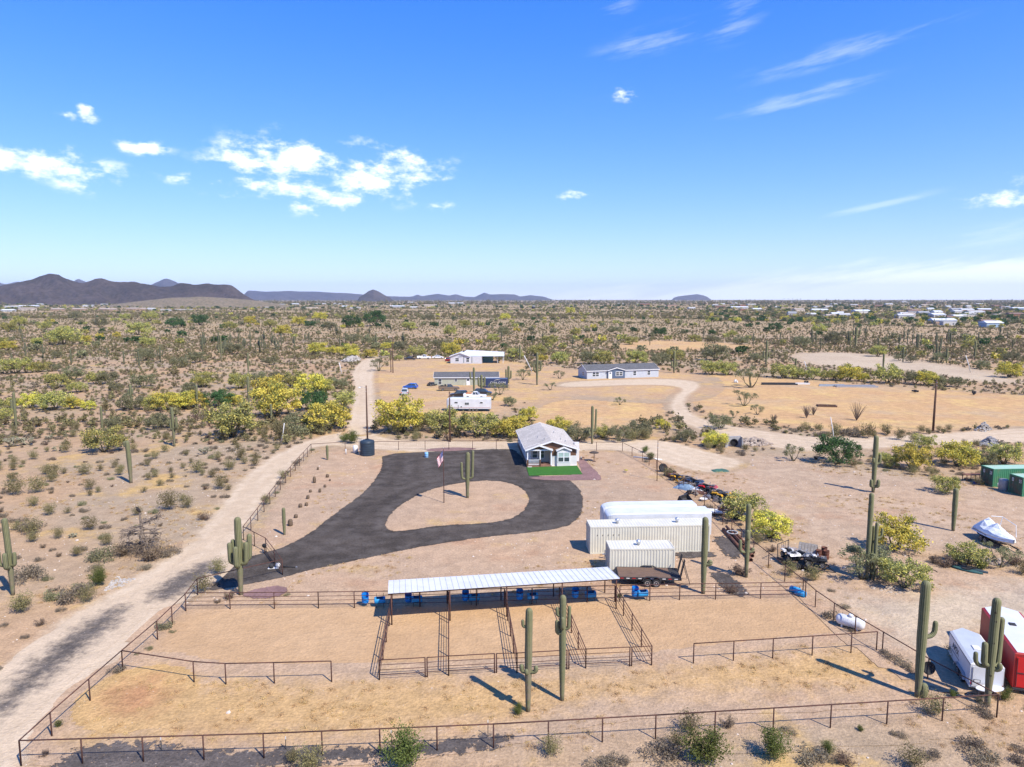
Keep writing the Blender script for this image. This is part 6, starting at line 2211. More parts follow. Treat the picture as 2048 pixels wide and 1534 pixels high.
M_pblue = siding('pale_blue_siding', (0.47, 0.505, 0.55))
M_dblue = siding('slate_blue_siding', (0.085, 0.125, 0.195))
M_dshin = shingles('dark_shingles', (0.12, 0.12, 0.125), (0.09, 0.09, 0.095))
p = P(1174, 758.5)
q = P(1317, 754)
Lh = (q - p).length
oB = long_home('house', 'pale blue long manufactured home with a dark blue gabled entry', p, math.atan2(q.y - p.y, q.x - p.x), Lh, 8.2, 2.75, 4.35, M_pblue, M_dshin)
e0, e1 = Lh * .275, Lh * .515
part('entry_wall', M_dblue, oB, [(e0, e1, -.45, -.003, 0.02, 2.75)])
MB().prism([(e0, 2.75), (e1, 2.75), ((e0 + e1) / 2, 3.55)], -.45, -.33).build('entry_gable', M_dblue, oB)
gable_roof(e0 - .2, e1 + .2, 2.72, 3.62, -.75, 2.2, mat=M_dshin, parent=oB, nm='entry_roof')
window(oB, e0 + Lh * .115, e0 + Lh * .205, .95, 2.15, -.45, -1, panes=(2, 2), t=.12)
dB = part('door', M_trim, oB, [(e0 + .3, e0 + 1.5, -.49, -.453, .05, 2.25)])
part('door_light', M_glass, dB, [(e0 + .6, e0 + 1.2, -.5, -.492, 1.6, 2.05)])
window(oB, Lh * .075, Lh * .16, .85, 2.15, 0, -1, panes=(2, 2), t=.12)
window(oB, Lh * .64, Lh * .68, .85, 2.15, 0, -1, t=.12)
window(oB, Lh * .84, Lh * .88, .85, 2.15, 0, -1, t=.12)
window(oB, 3.0, 4.0, .9, 2.1, 0, -1, 'x')
M_gg = siding('grey_green_siding', (0.40, 0.415, 0.325))
p = P(869, 771)
oG = long_home('house', 'grey-green single-wide home with a dark grey roof', p, R(2.5), 19.2, 6.6, 2.5, 3.75, M_gg, M_dshin)
window(oG, 1.2, 2.1, .4, 1.9, 0, -1)
window(oG, 6.1, 6.8, 1.2, 2.0, 0, -1)
dG = part('door', M_trim, oG, [(9.6, 10.6, -.04, -.003, .05, 2.1)])
part('door_light', M_glass, dG, [(9.75, 10.45, -.05, -.042, 1.35, 1.95)])
window(oG, 14.2, 15.1, .9, 2.0, 0, -1)
for x in np.arange(8.9, 11.6, .9):
    part('stair_rail', M_trim, oG, [(x, x + .06, -1.4, -1.34, 0, 1.0)])
# white house with a metal roof and carport
M_wsid = siding('white_siding', (0.58, 0.58, 0.60), pitch=.22)
M_wroof = pm('white_sheet_roof', (0.55, 0.58, 0.61), (0.50, 0.53, 0.56), .5, .45)
p = P(901, 727)
oW = thing('house', 'white house with a pale metal roof and open carport', 'house', p, R(-4))
LWh, DWh = 12.6, 11.0
part('wall', M_wsid, oW, [(0, LWh, 0, .12, 0, 2.9), (LWh - .12, LWh, .12, DWh, 0, 2.9), (0, .12, .12, DWh, 0, 2.9), (.12, LWh - .12, DWh - .12, DWh, 0, 2.9)])
MB().prism([(0, 2.9), (LWh * .62, 2.9), (LWh * .31, 4.25)], 0, .12).build('front_gable', M_wsid, oW)
gable_roof(-.4, LWh * .64, 2.95, 4.45, -.5, DWh * .55, mat=M_wroof, parent=oW)
r_ = MB()
r_.add([(LWh * .25, -.3, 2.95), (LWh + 9.0, 1.5, 3.0), (LWh + 8.6, DWh * .62, 4.3), (LWh * .45, DWh * .62, 5.0), (LWh + 8.2, DWh + 1, 3.0), (-.4, DWh + .6, 2.95)], [(0, 1, 2, 3), (3, 2, 4, 5)])
r_.add([(LWh * .25, -.3, 2.85), (LWh + 9.0, 1.5, 2.9), (LWh + 8.6, DWh * .62, 4.2), (LWh * .45, DWh * .62, 4.9), (LWh + 8.2, DWh + 1, 2.9), (-.4, DWh + .6, 2.85)], [(3, 2, 1, 0), (5, 4, 2, 3)])
r_.build('main_roof', M_wroof, oW)
for x, y in ((LWh + 8.4, 2.0), (LWh + 6.2, 2.2), (LWh + 8.0, DWh)):
    part('carport_post', M_trim, oW, [(x, x + .14, y, y + .14, 0, 2.95)])
part('carport_wall', pm('teal_panel', (.06, .15, .16), (.05, .12, .14), 1, .6), oW, [(LWh + .05, LWh + 4.2, 4.2, 4.3, 0, 3.0)])
window(oW, 2.0, 3.4, .9, 2.2, 0, -1, t=.14)
window(oW, 6.4, 7.6, .7, 2.3, 0, -1, t=.2)
for x in (5.3, 8.6):
    part('corner_board', pm('dark_green_trim', (.05, .09, .08)), oW, [(x, x + .2, -.05, -.002, .3, 2.8)])
window(oW, 3.0, 3.9, 1.0, 2.1, LWh, 1, 'x', trim=M_dark)


# ================================================================== vehicles
def paint(name, c, rough=.25):
    return pm('car_' + name, c, tuple(v * .92 for v in c), .8, rough, spec=.6)


def car(name, label, x, y, rz, kind, colr, L=4.6, W=1.82, cat='car'):
    p = P(x, y)
    o = thing(name, label, cat, p, rz)
    hw = W / 2
    if kind == 'pickup':
        L = 5.9
        low = [(-L / 2, .45), (-L / 2, 1.05), (.35, 1.12), (1.1, 1.12), (2.75, 1.02), (L / 2, .9), (L / 2, .45)]
        cab = [(-.55, 1.08, -.40, 1.82), (1.25, 1.08, .55, 1.82)]
    elif kind == 'suv':
        low = [(-L / 2, .4), (-L / 2 - .02, 1.0), (-L / 2 + .1, 1.1), (.9, 1.05), (1.9, .95), (L / 2, .75), (L / 2, .4)]
        cab = [(-L / 2 + .12, 1.05, -L / 2 + .5, 1.72), (1.25, 1.02, .45, 1.72)]
    elif kind == 'hatch':
        L = 4.2
        low = [(-L / 2, .35), (-L / 2, .95), (.9, .95), (1.7, .82), (L / 2, .62), (L / 2, .35)]
        cab = [(-L / 2 + .1, .92, -L / 2 + .55, 1.52), (1.2, .9, .2, 1.52)]
    else:
        low = [(-L / 2, .35), (-L / 2, .85), (-1.4, .95), (.95, .93), (1.9, .8), (L / 2, .62), (L / 2, .35)]
        cab = [(-1.75, .93, -.9, 1.42), (1.25, .9, .35, 1.42)]
    m = paint(*colr)
    # lower body with a tucked-in sill and shoulder
    b = MB()
    n = len(low)
    rows = [(-hw, 1.0), (-hw * .97, 1.0), (hw * .97, 1.0), (hw, 1.0)]
    inner = [(a * .985, .45 + (z - .45) * .93 if z > .45 else z) for a, z in low]
    V = [(a, -hw, z) for a, z in inner] + [(a, -hw * .93, z) for a, z in low] + [(a, hw * .93, z) for a, z in low] + [(a, hw, z) for a, z in inner]
    F = [tuple(range(n)), tuple(range(4 * n - 1, 3 * n - 1, -1))]
    for r_ in range(3):
        for i in range(n):
            F.append((r_ * n + i, (r_ + 1) * n + i, (r_ + 1) * n + (i + 1) % n, r_ * n + (i + 1) % n))
    b.add(V, F)
    b.build('body', m, o)
    (bx_, bz, tx, tz), (fx, fz, ux, uz) = cab
    k = hw * .93
    g_ = MB().add([(bx_, -k, bz), (fx, -k, fz), (fx, k, fz), (bx_, k, bz), (tx, -k * .8, tz), (ux, -k * .8, uz), (ux, k * .8, uz), (tx, k * .8, tz)], [(0, 1, 5, 4), (1, 2, 6, 5), (2, 3, 7, 6), (3, 0, 4, 7), (4, 5, 6, 7)])
    g_.build('window_glass', M_glass, o)
    r_ = MB().add([(tx - .03, -k * .82, tz - .02), (ux + .03, -k * .82, uz - .02), (ux + .03, k * .82, uz - .02), (tx - .03, k * .82, tz - .02), (tx + .08, -k * .7, tz + .05), (ux - .08, -k * .7, uz + .05), (ux - .08, k * .7, uz + .05), (tx + .08, k * .7, tz + .05)], [(0, 1, 5, 4), (1, 2, 6, 5), (2, 3, 7, 6), (3, 0, 4, 7), (4, 5, 6, 7), (3, 2, 1, 0)])
    r_.build('roof', m, o)
    pil = MB()
    for s in (-1, 1):
        for (a0, z0, a1, z1) in ((bx_, bz, tx, tz), (fx, fz, ux, uz), ((bx_ + fx) / 2, bz, (tx + ux) / 2, tz)):
            pil.tube([(a0, s * k * 1.0, z0), (a1, s * k * .81, z1)], .045, 5)
    pil.build('pillars', m, o)
    wr = .38 if kind in ('pickup', 'suv') else .32
    for a in (-L * .30, L * .31):
        for s in (-1, 1):
            wheel(o, a, s * (hw - .06), wr, wr, .22)
    for s in (-1, 1):
        part('headlight', M_tank, o, [(L / 2 - .02, L / 2 + .015, s * hw * .72 - .16, s * hw * .72 + .16, .62, .76)])
        part('tail_light', M_lamp, o, [(-L / 2 - .035, -L / 2 + .02, s * hw * .82 - .1, s * hw * .82 + .1, .7, .98)])
    if kind == 'pickup':
        part('bed', M_dark, o, [(-L / 2 + .1, -.7, -hw * .8, hw * .8, 1.06, 1.1)])
        for s in (-1, 1):
            part('bed_side', m, o, [(-L / 2, -.62, s * hw * .9 - .05, s * hw * .9 + .05, 1.0, 1.32)])
        part('tailgate', m, o, [(-L / 2 - .02, -L / 2 + .04, -hw * .85, hw * .85, .95, 1.32)])
    return o


car('parked_car', 'bright blue hatchback beside the silver car', 821, 777, R(170), 'hatch', ('blue', (0.01, 0.10, 0.46)))
car('parked_car', 'silver estate car parked before the blue hatchback', 810, 789, R(95), 'suv', ('silver', (0.42, 0.44, 0.47)), 4.7)
o = car('pickup_truck', 'brown pickup truck before the grey-green home', 898, 781, R(8), 'pickup', ('brown', (0.16, 0.12, 0.09)), cat='truck')
part('cargo', M_dark, o, [(-2.4, -1.5, -.5, .5, 1.12, 1.55), (-1.3, -.8, -.6, .3, 1.12, 1.8)])
car('parked_car', 'black SUV behind the travel trailer', 918, 794, R(186), 'suv', ('black', (0.025, 0.018, 0.018)), 5.0)
car('parked_car', 'dark SUV half hidden by the forked saguaro', 966, 790, R(-8), 'suv', ('charcoal', (0.03, 0.033, 0.04)), 4.8)
o = car('pickup_truck', 'white work pickup with orange load behind the travel trailer', 950, 797, R(-6), 'pickup', ('white', (0.78, 0.78, 0.78)), cat='truck')
part('cargo', pm('orange_load', (.55, .18, .05)), o, [(-2.3, -1.0, -.6, .6, 1.12, 1.5)])
car('parked_car', 'black sedan in the row by the white metal-roofed house', 820, 720, R(4), 'sedan', ('black', (0.025, 0.018, 0.018)), 5.0)
car('pickup_truck', 'white pickup in the row behind the bare little tree', 848, 718, R(4), 'pickup', ('white', (0.78, 0.78, 0.78)), cat='truck')
car('parked_car', 'white sedan parked up by the white metal-roofed house', 876, 717, R(3), 'sedan', ('white', (0.78, 0.78, 0.78)), 5.0)
car('parked_car', 'small red car tucked against the white house', 897, 722, R(80), 'hatch', ('red', (0.30, 0.02, 0.03)))
# travel trailer
p = P(893, 823)
oT = box_trailer('travel_trailer', 'white travel trailer with a red stripe among the yellow trees', (p.x, p.y, 0), R(-1), 10.3, 2.4, .65, 3.1, .25, M_alu, 1.3, (.52, .6, .68))
for a, b_, z0, z1 in ((1.9, 2.6, 1.95, 2.25), (4.3, 5.2, 1.6, 2.1), (7.8, 8.4, 1.95, 2.25), (3.3, 3.6, 1.0, 1.25)):
    window(oT, a, b_, z0, z1, -.004, -1, panes=(2, 1) if b_ - a > .8 else (1, 1), trim=M_whitep, t=.04)
part('stripe', pm('red_stripe', (.35, .06, .06)), oT, [(1.4, 10.2, -.012, -.003, .88, .94)])
part('awning_arm', M_dark, oT, [(2.7, 2.78, -.05, -.013, .7, 1.5)])
# bare yard clutter by the grey-green home
p = P(864, 772)
o = thing('scrap_heap', 'dark heap of wheels and scrap at the end of the grey-green home', 'scrap', p)
for i in range(7):
    wheel(o, rs.uniform(-1.6, 1.2), rs.uniform(-.7, .7), rs.uniform(.3, .9), .36, .22)
b = MB()
for i in range(8):
    x, y, z = rs.uniform(-1.8, 1.2), rs.uniform(-.6, .8), rs.uniform(0, .8)
    b.box(x, x + rs.uniform(.2, .7), y, y + rs.uniform(.2, .5), z, z + rs.uniform(.2, .6))
b.build('scrap', M_dark, o)
# ================================================================== poles and markers
M_pole = pm('pole_wood', (0.115, 0.062, 0.04), (0.075, 0.045, 0.032), 2.0, .9, streak=(6, 6, .5))


def utility_pole(x, y, ytop, label, lamp=False, r=.14):
    p = G(x, y)
    h = height_px(p, x, ytop)
    o = thing('utility_pole', label, 'pole', p, 0, 'utility poles')
    MB().tube([(0, 0, -.1), (0, 0, h * .5), (0, 0, h)], [r * 1.15, r, r * .8], 10).build('shaft', M_pole, o, True)
    for z in (h - .5, h - 1.1):
        MB().tube([(-.05, -.12, z), (.0, -.30, z + .05)], .05, 6).build('insulator', M_rim, o)
    if lamp:
        MB().tube([(0, 0, h - .5), (-.7, -.1, h - .2), (-1.1, -.15, h - .25)], .035, 6).build('lamp_arm', M_rim, o, True)
        MB().lathe([(.06, 0), (.22, .05), (.24, .14), (.1, .26)], 14).xf(Matrix.Translation((-1.2, -.15, h - .5))).build('lamp_head', M_tank, o, True)
    return o


utility_pole(735, 882, 771, 'street lamp pole behind the water tank', True)
utility_pole(900, 884, 783, 'tall utility pole between the yellow trees')
utility_pole(786, 746, 672, 'taller pole of the twin pair beyond the track', True)
utility_pole(782, 744, 700, 'shorter pole of the twin pair beyond the track')
utility_pole(1866, 862, 760, 'lone utility pole beside the ochre field', r=.2)
utility_pole(1314, 962, 880, 'thin rusty pole standing in the junk fence', r=.05)
for x0, y0, x1, y1, l in ((562, 884, 570, 846, 'white leaning marker pole by the road bend'), (1669, 892, 1658, 834, 'long white guy marker leaning beside the dark green bush'), (683, 748, 679, 725, 'small white marker by the rubble heap'),
                          (1064, 744, 1048, 711, 'white guy marker leaning behind the dark saguaro'), (1941, 745, 1929, 711, 'white guy marker on the far rise'), (1614, 741, 1608, 723, 'short white marker among the hedge of trees')):
    a = G(x0, y0)
    h = height_px(a, x1, y1)
    top = Vector(((x1 - x0) / ppm(a), 0, h))
    tag(MB().tube([(0, 0, -.05), top * .5 + Vector((.1, 0, 0)), top], .07 * max(1, a.y / 130), 8).build('marker_pole', M_whitep, None, True, a), l, 'pole', 'white markers')
M_tpost = pm('t_post_steel', (.05, .055, .05), (.04, .04, .04), 3, .6)
for x, y, yt, l in ((323, 1502, 1475, 'steel stake with white tip on the dark millings'), (572, 1500, 1473, 'second steel stake with white tip, farther along the front fence'), (783, 1494, 1461, 'steel stake behind the green bush'), (976, 1475, 1440, 'steel stake beside the grey saguaro')):
    a = P(x, y)
    h = height_px(a, x, yt)
    o = thing('steel_stake', l, 'stake', a, 0, 'steel stakes along the front fence')
    MB().box(-.022, .022, -.006, .006, -.05, h - .16).box(-.006, .006, -.03, -.0065, -.05, h - .16).build('stem', M_tpost, o)
    part('painted_tip', M_whitep, o, [(-.024, .024, -.02, .012, h - .16, h)])

# ================================================================== gate motor and odd pieces by the gate
p = P(547, 1137)
o = thing('gate_motor', 'white gate motor with a dark drum on a stand by the driveway mouth', 'motor', p, R(10))
part('base', M_whitep, o, [(-.5, .5, -.22, .22, .0, .08)])
MB().lathe([(.2, .08), (.22, .35), (.1, .5)], 14, c=(-.2, 0)).build('motor', M_dark, o, True)
MB().lathe([(.2, -.06), (.24, 0), (.2, .06)], 16).xf(Matrix.Translation((.42, 0, .32)) @ Matrix.Rotation(math.pi / 2, 4, 'X')).build('drive_wheel', M_whitep, o, True)
p = P(578, 1136)
o = thing('gate_ram', 'black gate ram lying on the millings', 'arm', p, R(-4))
MB().tube([(-.7, 0, .12), (-.2, .03, .12), (.7, 0, .1)], [.09, .05, .04], 8).build('arm_tube', M_blk, o, True)
part('end_joint', M_rim, o, [(.68, .82, -.05, .05, .04, .16)])
p = P(529, 1096)
o = thing('gate_light', 'round black lamp on the gate post', 'lamp', P(529.5, 1108), 0)
MB().tube([(0, 0, 0), (0, 0, .75)], .04, 8).build('stand', M_rail, o)
MB().lathe([(.2, -.1), (.24, 0), (.16, .1)], 14).xf(Matrix.Translation((0, -.05, .9)) @ Matrix.Rotation(math.pi / 2, 4, 'X')).build('lamp_head', M_blk, o, True)
p = P(394, 1172, 1.0)
tag(MB().box(-.12, .12, -.1, .1, -.02, .5).build('notice_board', M_whitep, None, False, P(391, 1183)), 'small white board leaning at the fence bend', 'board')
# dark hanging pan on the corner fence
p = P(1855, 1362)
o = thing('feed_pan', 'black round pan hung on the corner fence', 'pan', p)
MB().lathe([(.02, -.05), (.4, -.05), (.45, .05), (.43, .09), (.38, .0), (.02, -.02)], 20).xf(Matrix.Translation((0, 0, .95)) @ Matrix.Rotation(R(75), 4, 'X')).build('pan', M_blk, o, True)
MB().tube([(0, .05, 0), (0, .05, 1.3)], .02, 6).build('hook', M_rail, o)

# ================================================================== salvage along the fence
M_greyw0 = pm('weathered_board', (.33, .29, .25), (.22, .19, .16), 3, .9)
M_yel = pm('machine_yellow', (0.62, 0.33, 0.02), (0.5, 0.26, 0.02), 2, .5)
M_redm = pm('machine_red', (0.45, 0.015, 0.02), (0.36, 0.015, 0.02), 2, .4)
M_bluem = pm('machine_blue', (0.02, 0.045, 0.10), (0.03, 0.05, 0.10), 2, .4)


def quad(label, x, y, rz, mat, scale=1.0, name='quad_bike', z=0.0, junk=6):
    p = P(x, y)
    o = thing(name, label, 'quad bike', (p.x, p.y, z), rz, 'salvaged machines along the fence')
    o.scale = (scale,) * 3
    for a in (-.62, .62):
        for s in (-.45, .45):
            wheel(o, a, s, .29, .29, .24)
    b = MB().prism([(-.95, .55), (-.9, .82), (-.35, .80), (-.1, .72), (.2, .85), (.55, .92), (1.0, .74), (1.02, .55), (.4, .38), (-.4, .38)], -.22, .22)
    b.build('body', M_blk, o)
    for a in (-.62, .66):
        MB().prism([(a - .42, .62), (a - .3, .78), (a + .25, .8), (a + .42, .62), (a + .2, .7), (a - .2, .7)], -.56, .56).build('fender', mat, o)
    MB().prism([(-.6, .82), (-.55, .95), (.05, .88), (.1, .8)], -.17, .17).build('seat', M_blk, o)
    b = MB().tube([(.35, 0, .85), (.25, 0, 1.12)], .03, 6)
    b.tube([(.15, -.38, 1.16), (.25, 0, 1.12), (.15, .38, 1.16)], .022, 6)
    b.build('handlebar', M_rim, o)
    for a0, a1 in ((-1.0, -.45), (.5, 1.0)):
        b = MB()
        for s in (-.35, -.12, .12, .35):
            b.tube([(a0, s, .93), (a1, s, .93)], .014, 5)
        b.tube([(a0, -.38, .93), (a0, .38, .93)], .014, 5)
        b.build('rack', M_rim, o)
    return o


quad('yellow and black quad bike first in the salvage row', 1356, 962, R(-40), M_yel)
quad('dark blue quad bike parked third along the salvage row', 1389, 972, R(-45), M_bluem, 1.1)
quad('black quad bike between the yellow and blue machines', 1371, 966, R(-130), M_blk)
quad('red and black quad bike in the salvage row', 1415, 984, R(-35), M_redm, 1.15)
quad('black and yellow quad bike beside the lime-yellow tree', 1442, 998, R(-30), M_yel, 1.15)
quad('second black and yellow quad bike, touching the lime-yellow tree', 1452, 1003, R(-50), M_yel, 1.1)
quad('black quad bike behind the red one', 1428, 990, R(-60), M_blk)
p = P(1326, 944)
o = thing('tyre', 'black tyre leaning on the junk fence', 'tyre', p)
MB().lathe([(.38, -.16), (.6, -.16), (.66, 0), (.6, .16), (.38, .16), (.38, -.16)], 22, cap=False).xf(Matrix.Translation((0, 0, .66)) @ Matrix.Rotation(R(80), 4, 'X')).build('tread', M_tyre, o, True)
MB().lathe([(.02, -.1), (.38, -.12), (.38, .12), (.02, .1)], 16).xf(Matrix.Translation((0, 0, .66)) @ Matrix.Rotation(R(80), 4, 'X')).build('rim', M_dark, o)


def tarp(name, label, x, y, w_, d_, h_, mat, rz=0.0, cat='tarp'):
    """crumpled sheet thrown over something"""
    p = P(x, y)
    n = 10
    r_ = random.Random(hash(label) % 1000)
    V = []
    for i in range(n + 1):
        for j in range(n + 1):
            u, v = i / n - .5, j / n - .5
            e = max(0, 1 - (2 * abs(u)) ** 3) * max(0, 1 - (2 * abs(v)) ** 3)
            V.append((u * w_ * (1 + .1 * r_.uniform(-1, 1)), v * d_ * (1 + .1 * r_.uniform(-1, 1)), .01 + h_ * e * r_.uniform(.65, 1.0)))
    F = [(i * (n + 1) + j, (i + 1) * (n + 1) + j, (i + 1) * (n + 1) + j + 1, i * (n + 1) + j + 1) for i in range(n) for j in range(n)]
    return tag(MB().add(V, F).build(name, mat, None, False, p, rz), label, cat)


tarp('tarp', 'blue-grey tarp over a heap at the junk fence', 1371, 978, 3.2, 1.6, .7, pm('blue_grey_tarp', (.20, .29, .38), (.16, .24, .33), 1.5, .6), R(-40))
tarp('tarp', 'white tarp between the quads and the junk fence', 1397, 982, 2.0, 1.4, .6, M_whitep, R(-40))
tarp('tarp', 'dark green tarp lying alone on the pink yard', 1440, 942, 2.6, 1.6, .35, pm('green_tarp', (.05, .13, .09), (.04, .09, .07), 2, .6), R(8))
tarp('tarp', 'black plastic heap under the lime-yellow tree', 1466, 1036, 1.5, 1.2, .9, M_blk, R(-30))
p = P(1371, 1004)
o = thing('loader_bucket', 'grey steel loader bucket tipped on the lot dirt', 'bucket', p, R(-45))
b = MB()
b.prism([(-.5, 0), (.55, .02), (.6, .1), (-.35, .12), (-.45, .35), (-.3, .85), (-.42, .88), (-.62, .4)], -.95, .95)
b.build('scoop', pm('worn_steel', (.10, .095, .10), (.07, .065, .065), 2, .5, metal=.5), o)
for s in (-.95, .9):
    MB().prism([(-.5, 0), (.6, .05), (-.3, .88), (-.62, .4)], s, s + .05).build('side_plate', M_dark, o)
p = P(1433, 1029)
o = thing('concrete_slab', 'white concrete slab lying by the junk fence', 'slab', p, R(-12))
MB().prism([(-1.35, -.7), (1.3, -.75), (1.35, .7), (-1.3, .75)], .35, .5, axis='z').build('slab', pm('pale_concrete', (.62, .62, .60), (.55, .55, .53), 2, .8), o)
part('block', M_pole, o, [(-1.1, -.8, -.6, .6, 0, .35), (.8, 1.1, -.6, .6, 0, .35)])
p = P(1455, 1030)
o = thing('feed_bunk', 'rusty brown open box by the white slab', 'box', p, R(-40))
M_rustb = pm('rust_plate', (.20, .09, .055), (.13, .06, .04), 2, .8)
part('side', M_rustb, o, [(-1.0, 1.0, -.5, -.45, 0, .75)])
part('side', M_rustb, o, [(-1.0, 1.0, .45, .5, 0, .75)])
part('end', M_rustb, o, [(-1.0, -.95, -.45, .45, 0, .75)])
part('bottom', M_rustb, o, [(-.95, .95, -.45, .45, 0, .06)])
p = P(1407, 1002)
tag(MB().lathe([(.3, 0), (.5, .3), (.52, .34), (.47, .33), (.28, .05)], 16).build('basin', M_whitep, None, True, p), 'white basin at the foot of the junk fence', 'basin')
p = P(1437, 1000)
tag(MB().lathe([(.35, 0), (.6, .2), (.62, .24), (.57, .23), (.33, .04)], 16).build('basin', M_tank, None, True, p), 'second white basin, in front of the yellow quads', 'basin')
p = P(1404, 988)
o = thing('board_stack', 'stack of reddish boards under the red quad', 'boards', p, R(-38))
for i in range(4):
    part('board', M_rustb, o, [(-1.2, 1.2, -.5 + i * .26, -.5 + i * .26 + .22, .0 + .03 * i, .2 + .03 * i)])
for i, (x, y, w_) in enumerate(((1450, 1008, .9), (1380, 990, .7), (1344, 955, .8))):
    p = P(x, y)
    o = thing('engine_block', ('dark engine part below the yellow quads', 'scrap metal post base inside the fence', 'rusty tangle of scrap beside the first quad')[i], 'scrap', p, i)
    b = MB()
    for k in range(6):
        a, c, z = rs.uniform(-w_, w_) * .6, rs.uniform(-w_, w_) * .5, rs.uniform(0, .3)
        b.box(a, a + rs.uniform(.15, .5), c, c + rs.uniform(.15, .4), z, z + rs.uniform(.15, .4))
    b.build('casting', M_dark if i != 2 else M_rustb, o)
    MB().tube([(-.5, 0, .3), (.5, .2, .6)], .04, 6).build('pipe', M_rail, o)
p = P(1447, 1062)
q = P(1502, 1124)
ax_ = (q - p)
o_r = math.atan2(ax_.y, ax_.x)
for i, (dx, dz, r_, l) in enumerate(((0, .2, .2, 'thick rusty steel pipe lying on the side of the containers'), (.5, .2, .2, 'second thick rusty pipe, in the middle of the pile'), (1.0, .16, .16, 'rusty pipe lying against the junk fence'), (.3, .55, .13, 'thin rusty pipe on top of the pile'))):
    Lp = ax_.length * (1 - .12 * i)
    n_ = 18
    b = MB()
    pr_ = [(r_ * .86, 0), (r_, 0), (r_, Lp), (r_ * .86, Lp), (r_ * .86, 0)]
    b.lathe(pr_, n_, cap=False).xf(Matrix.Rotation(math.pi / 2, 4, 'Y'))
    oo = b.build('steel_pipe', M_rustb, None, True, (p.x - dx * math.sin(o_r), p.y + dx * math.cos(o_r), dz), o_r)
    tag(oo, l, 'pipe', 'rusty pipes beside the containers')
p2 = P(1466, 1079)
tag(MB().tube([(.55 * math.cos(a), .55 * math.sin(a), 0) for a in np.linspace(0, 2 * math.pi, 25)], .06, 8, cap=False).build('hose_coil', pm('grey_hose', (.42, .43, .44)), None, True, (p2.x, p2.y + .3, .72)), 'coil of grey hose on the rusty pipes', 'hose')
JUNK = [(1336, 950, 0), (1340, 954, 2), (1350, 958, 0), (1362, 968, 1), (1366, 972, 3), (1378, 964, 0), (1382, 974, 4), (1394, 975, 0), (1400, 979, 5), (1408, 984, 0), (1420, 982, 2), (1424, 992, 0), (1434, 992, 1), (1438, 1004, 3), (1446, 1006, 0), (1456, 1010, 5), (1462, 1016, 0), (1448, 1016, 4), (1412, 996, 3), (1392, 990, 4)]
JM = [M_dark, M_yel, M_rustb, M_rim, M_greyw0, M_bluem]
JN = ['black engine and tube scrap', 'yellow and black machine part', 'rusty plate scrap', 'grey aluminium scrap', 'weathered board scrap', 'dark blue body panel']
jc = {}
for i, (x, y, k) in enumerate(JUNK):
    p = P(x, y)
    jc[k] = jc.get(k, 0) + 1
    o = thing('scrap_heap', (ORD[jc[k] - 1] + ' ' if jc[k] > 1 else '') + JN[k] + ' in the salvage row, counted from the house end', 'scrap', p, R(-40 + rs.uniform(-30, 30)), 'scrap in the salvage row')
    b = MB()
    for _ in range(7):
        a, c, z = rs.uniform(-.7, .5), rs.uniform(-.5, .3), rs.uniform(0, .45)
        b.box(a, a + rs.uniform(.12, .6), c, c + rs.uniform(.1, .4), z, z + rs.uniform(.08, .35))
    for _ in range(8):
        q0 = Vector((rs.uniform(-.7, .7), rs.uniform(-.5, .5), rs.uniform(.1, .6)))
        b.tube([q0, q0 + Vector((rs.uniform(-.6, .6), rs.uniform(-.5, .5), rs.uniform(-.1, .5)))], .03, 5)
    b.build('scrap', JM[k], o)
    if k in (0, 3):
        wheel(o, rs.uniform(-.3, .3), .35, .3, .3, .2)
# ------------------------------------------------------------------ trailer piled with white and black quads, drums, A-frame
p = P(1607, 1134)
o = thing('utility_trailer', 'low utility trailer with a tall rear gate by the rusty drums', 'trailer', p, R(-52))
part('deck', M_deck, o, [(-2.2, 2.0, -.95, .95, .45, .52)])
part('frame', M_dark, o, [(-2.25, 2.05, -1.02, -.955, .35, .6), (-2.25, 2.05, .955, 1.02, .35, .6)])
b = MB()
for s in (-1, 1):
    b.tube([(-2.2, s, .5), (-2.25, s, 1.9)], .04, 6)
b.tube([(-2.25, -1, 1.9), (-2.25, 1, 1.9)], .04, 6)
for s in np.linspace(-.75, .75, 5):
    b.tube([(-2.2, s, .5), (-2.25, s, 1.9)], .018, 5)
b.build('rear_gate', M_dark, o)
for s in (-1.12, 1.12):
    wheel(o, 0, s, .33, .33, .2)
MB().tube([(2.0, -.8, .45), (3.2, 0, .45), (2.0, .8, .45)], .05, 6).build('tongue', M_dark, o)
for i, (a, c, z, mt, l, sc) in enumerate(((-1.3, -.25, .52, M_whitep, 'white quad bike at the tall gate of the utility trailer', 1.0), (-.1, .1, .55, M_whitep, 'white quad bike in the middle of the utility trailer', 1.0), (1.2, -.1, .52, M_blk, 'stripped black quad bike at the tongue of the utility trailer', 1.0))):
    d = Matrix.Rotation(R(-52), 3, 'Z') @ Vector((a, c, 0))
    pp_ = Vector((p.x + d.x, p.y + d.y, 0))
    oo = thing('quad_bike', l, 'quad bike', (pp_.x, pp_.y, z), R(-52 + 30 * (i - 1)), 'quads on the utility trailer')
    src = quad('x', 1607, 1134, 0, mt)
    for ch in list(src.children):
        ch.parent = oo
    bpy.data.objects.remove(src)
    oo.scale = (sc, sc, sc)
    b = MB()
    for k in range(14):
        a0 = Vector((rs.uniform(-.9, .9), rs.uniform(-.6, .6), rs.uniform(.6, 1.1)))
        b.tube([a0, a0 + Vector((rs.uniform(-.4, .4), rs.uniform(-.4, .4), rs.uniform(-.2, .25)))], .03, 5)
    b.build('loose_frame', M_rim, oo)
M_drum = pm('rusty_drum', (.145, .055, .035), (.085, .038, .028), 3, .85)
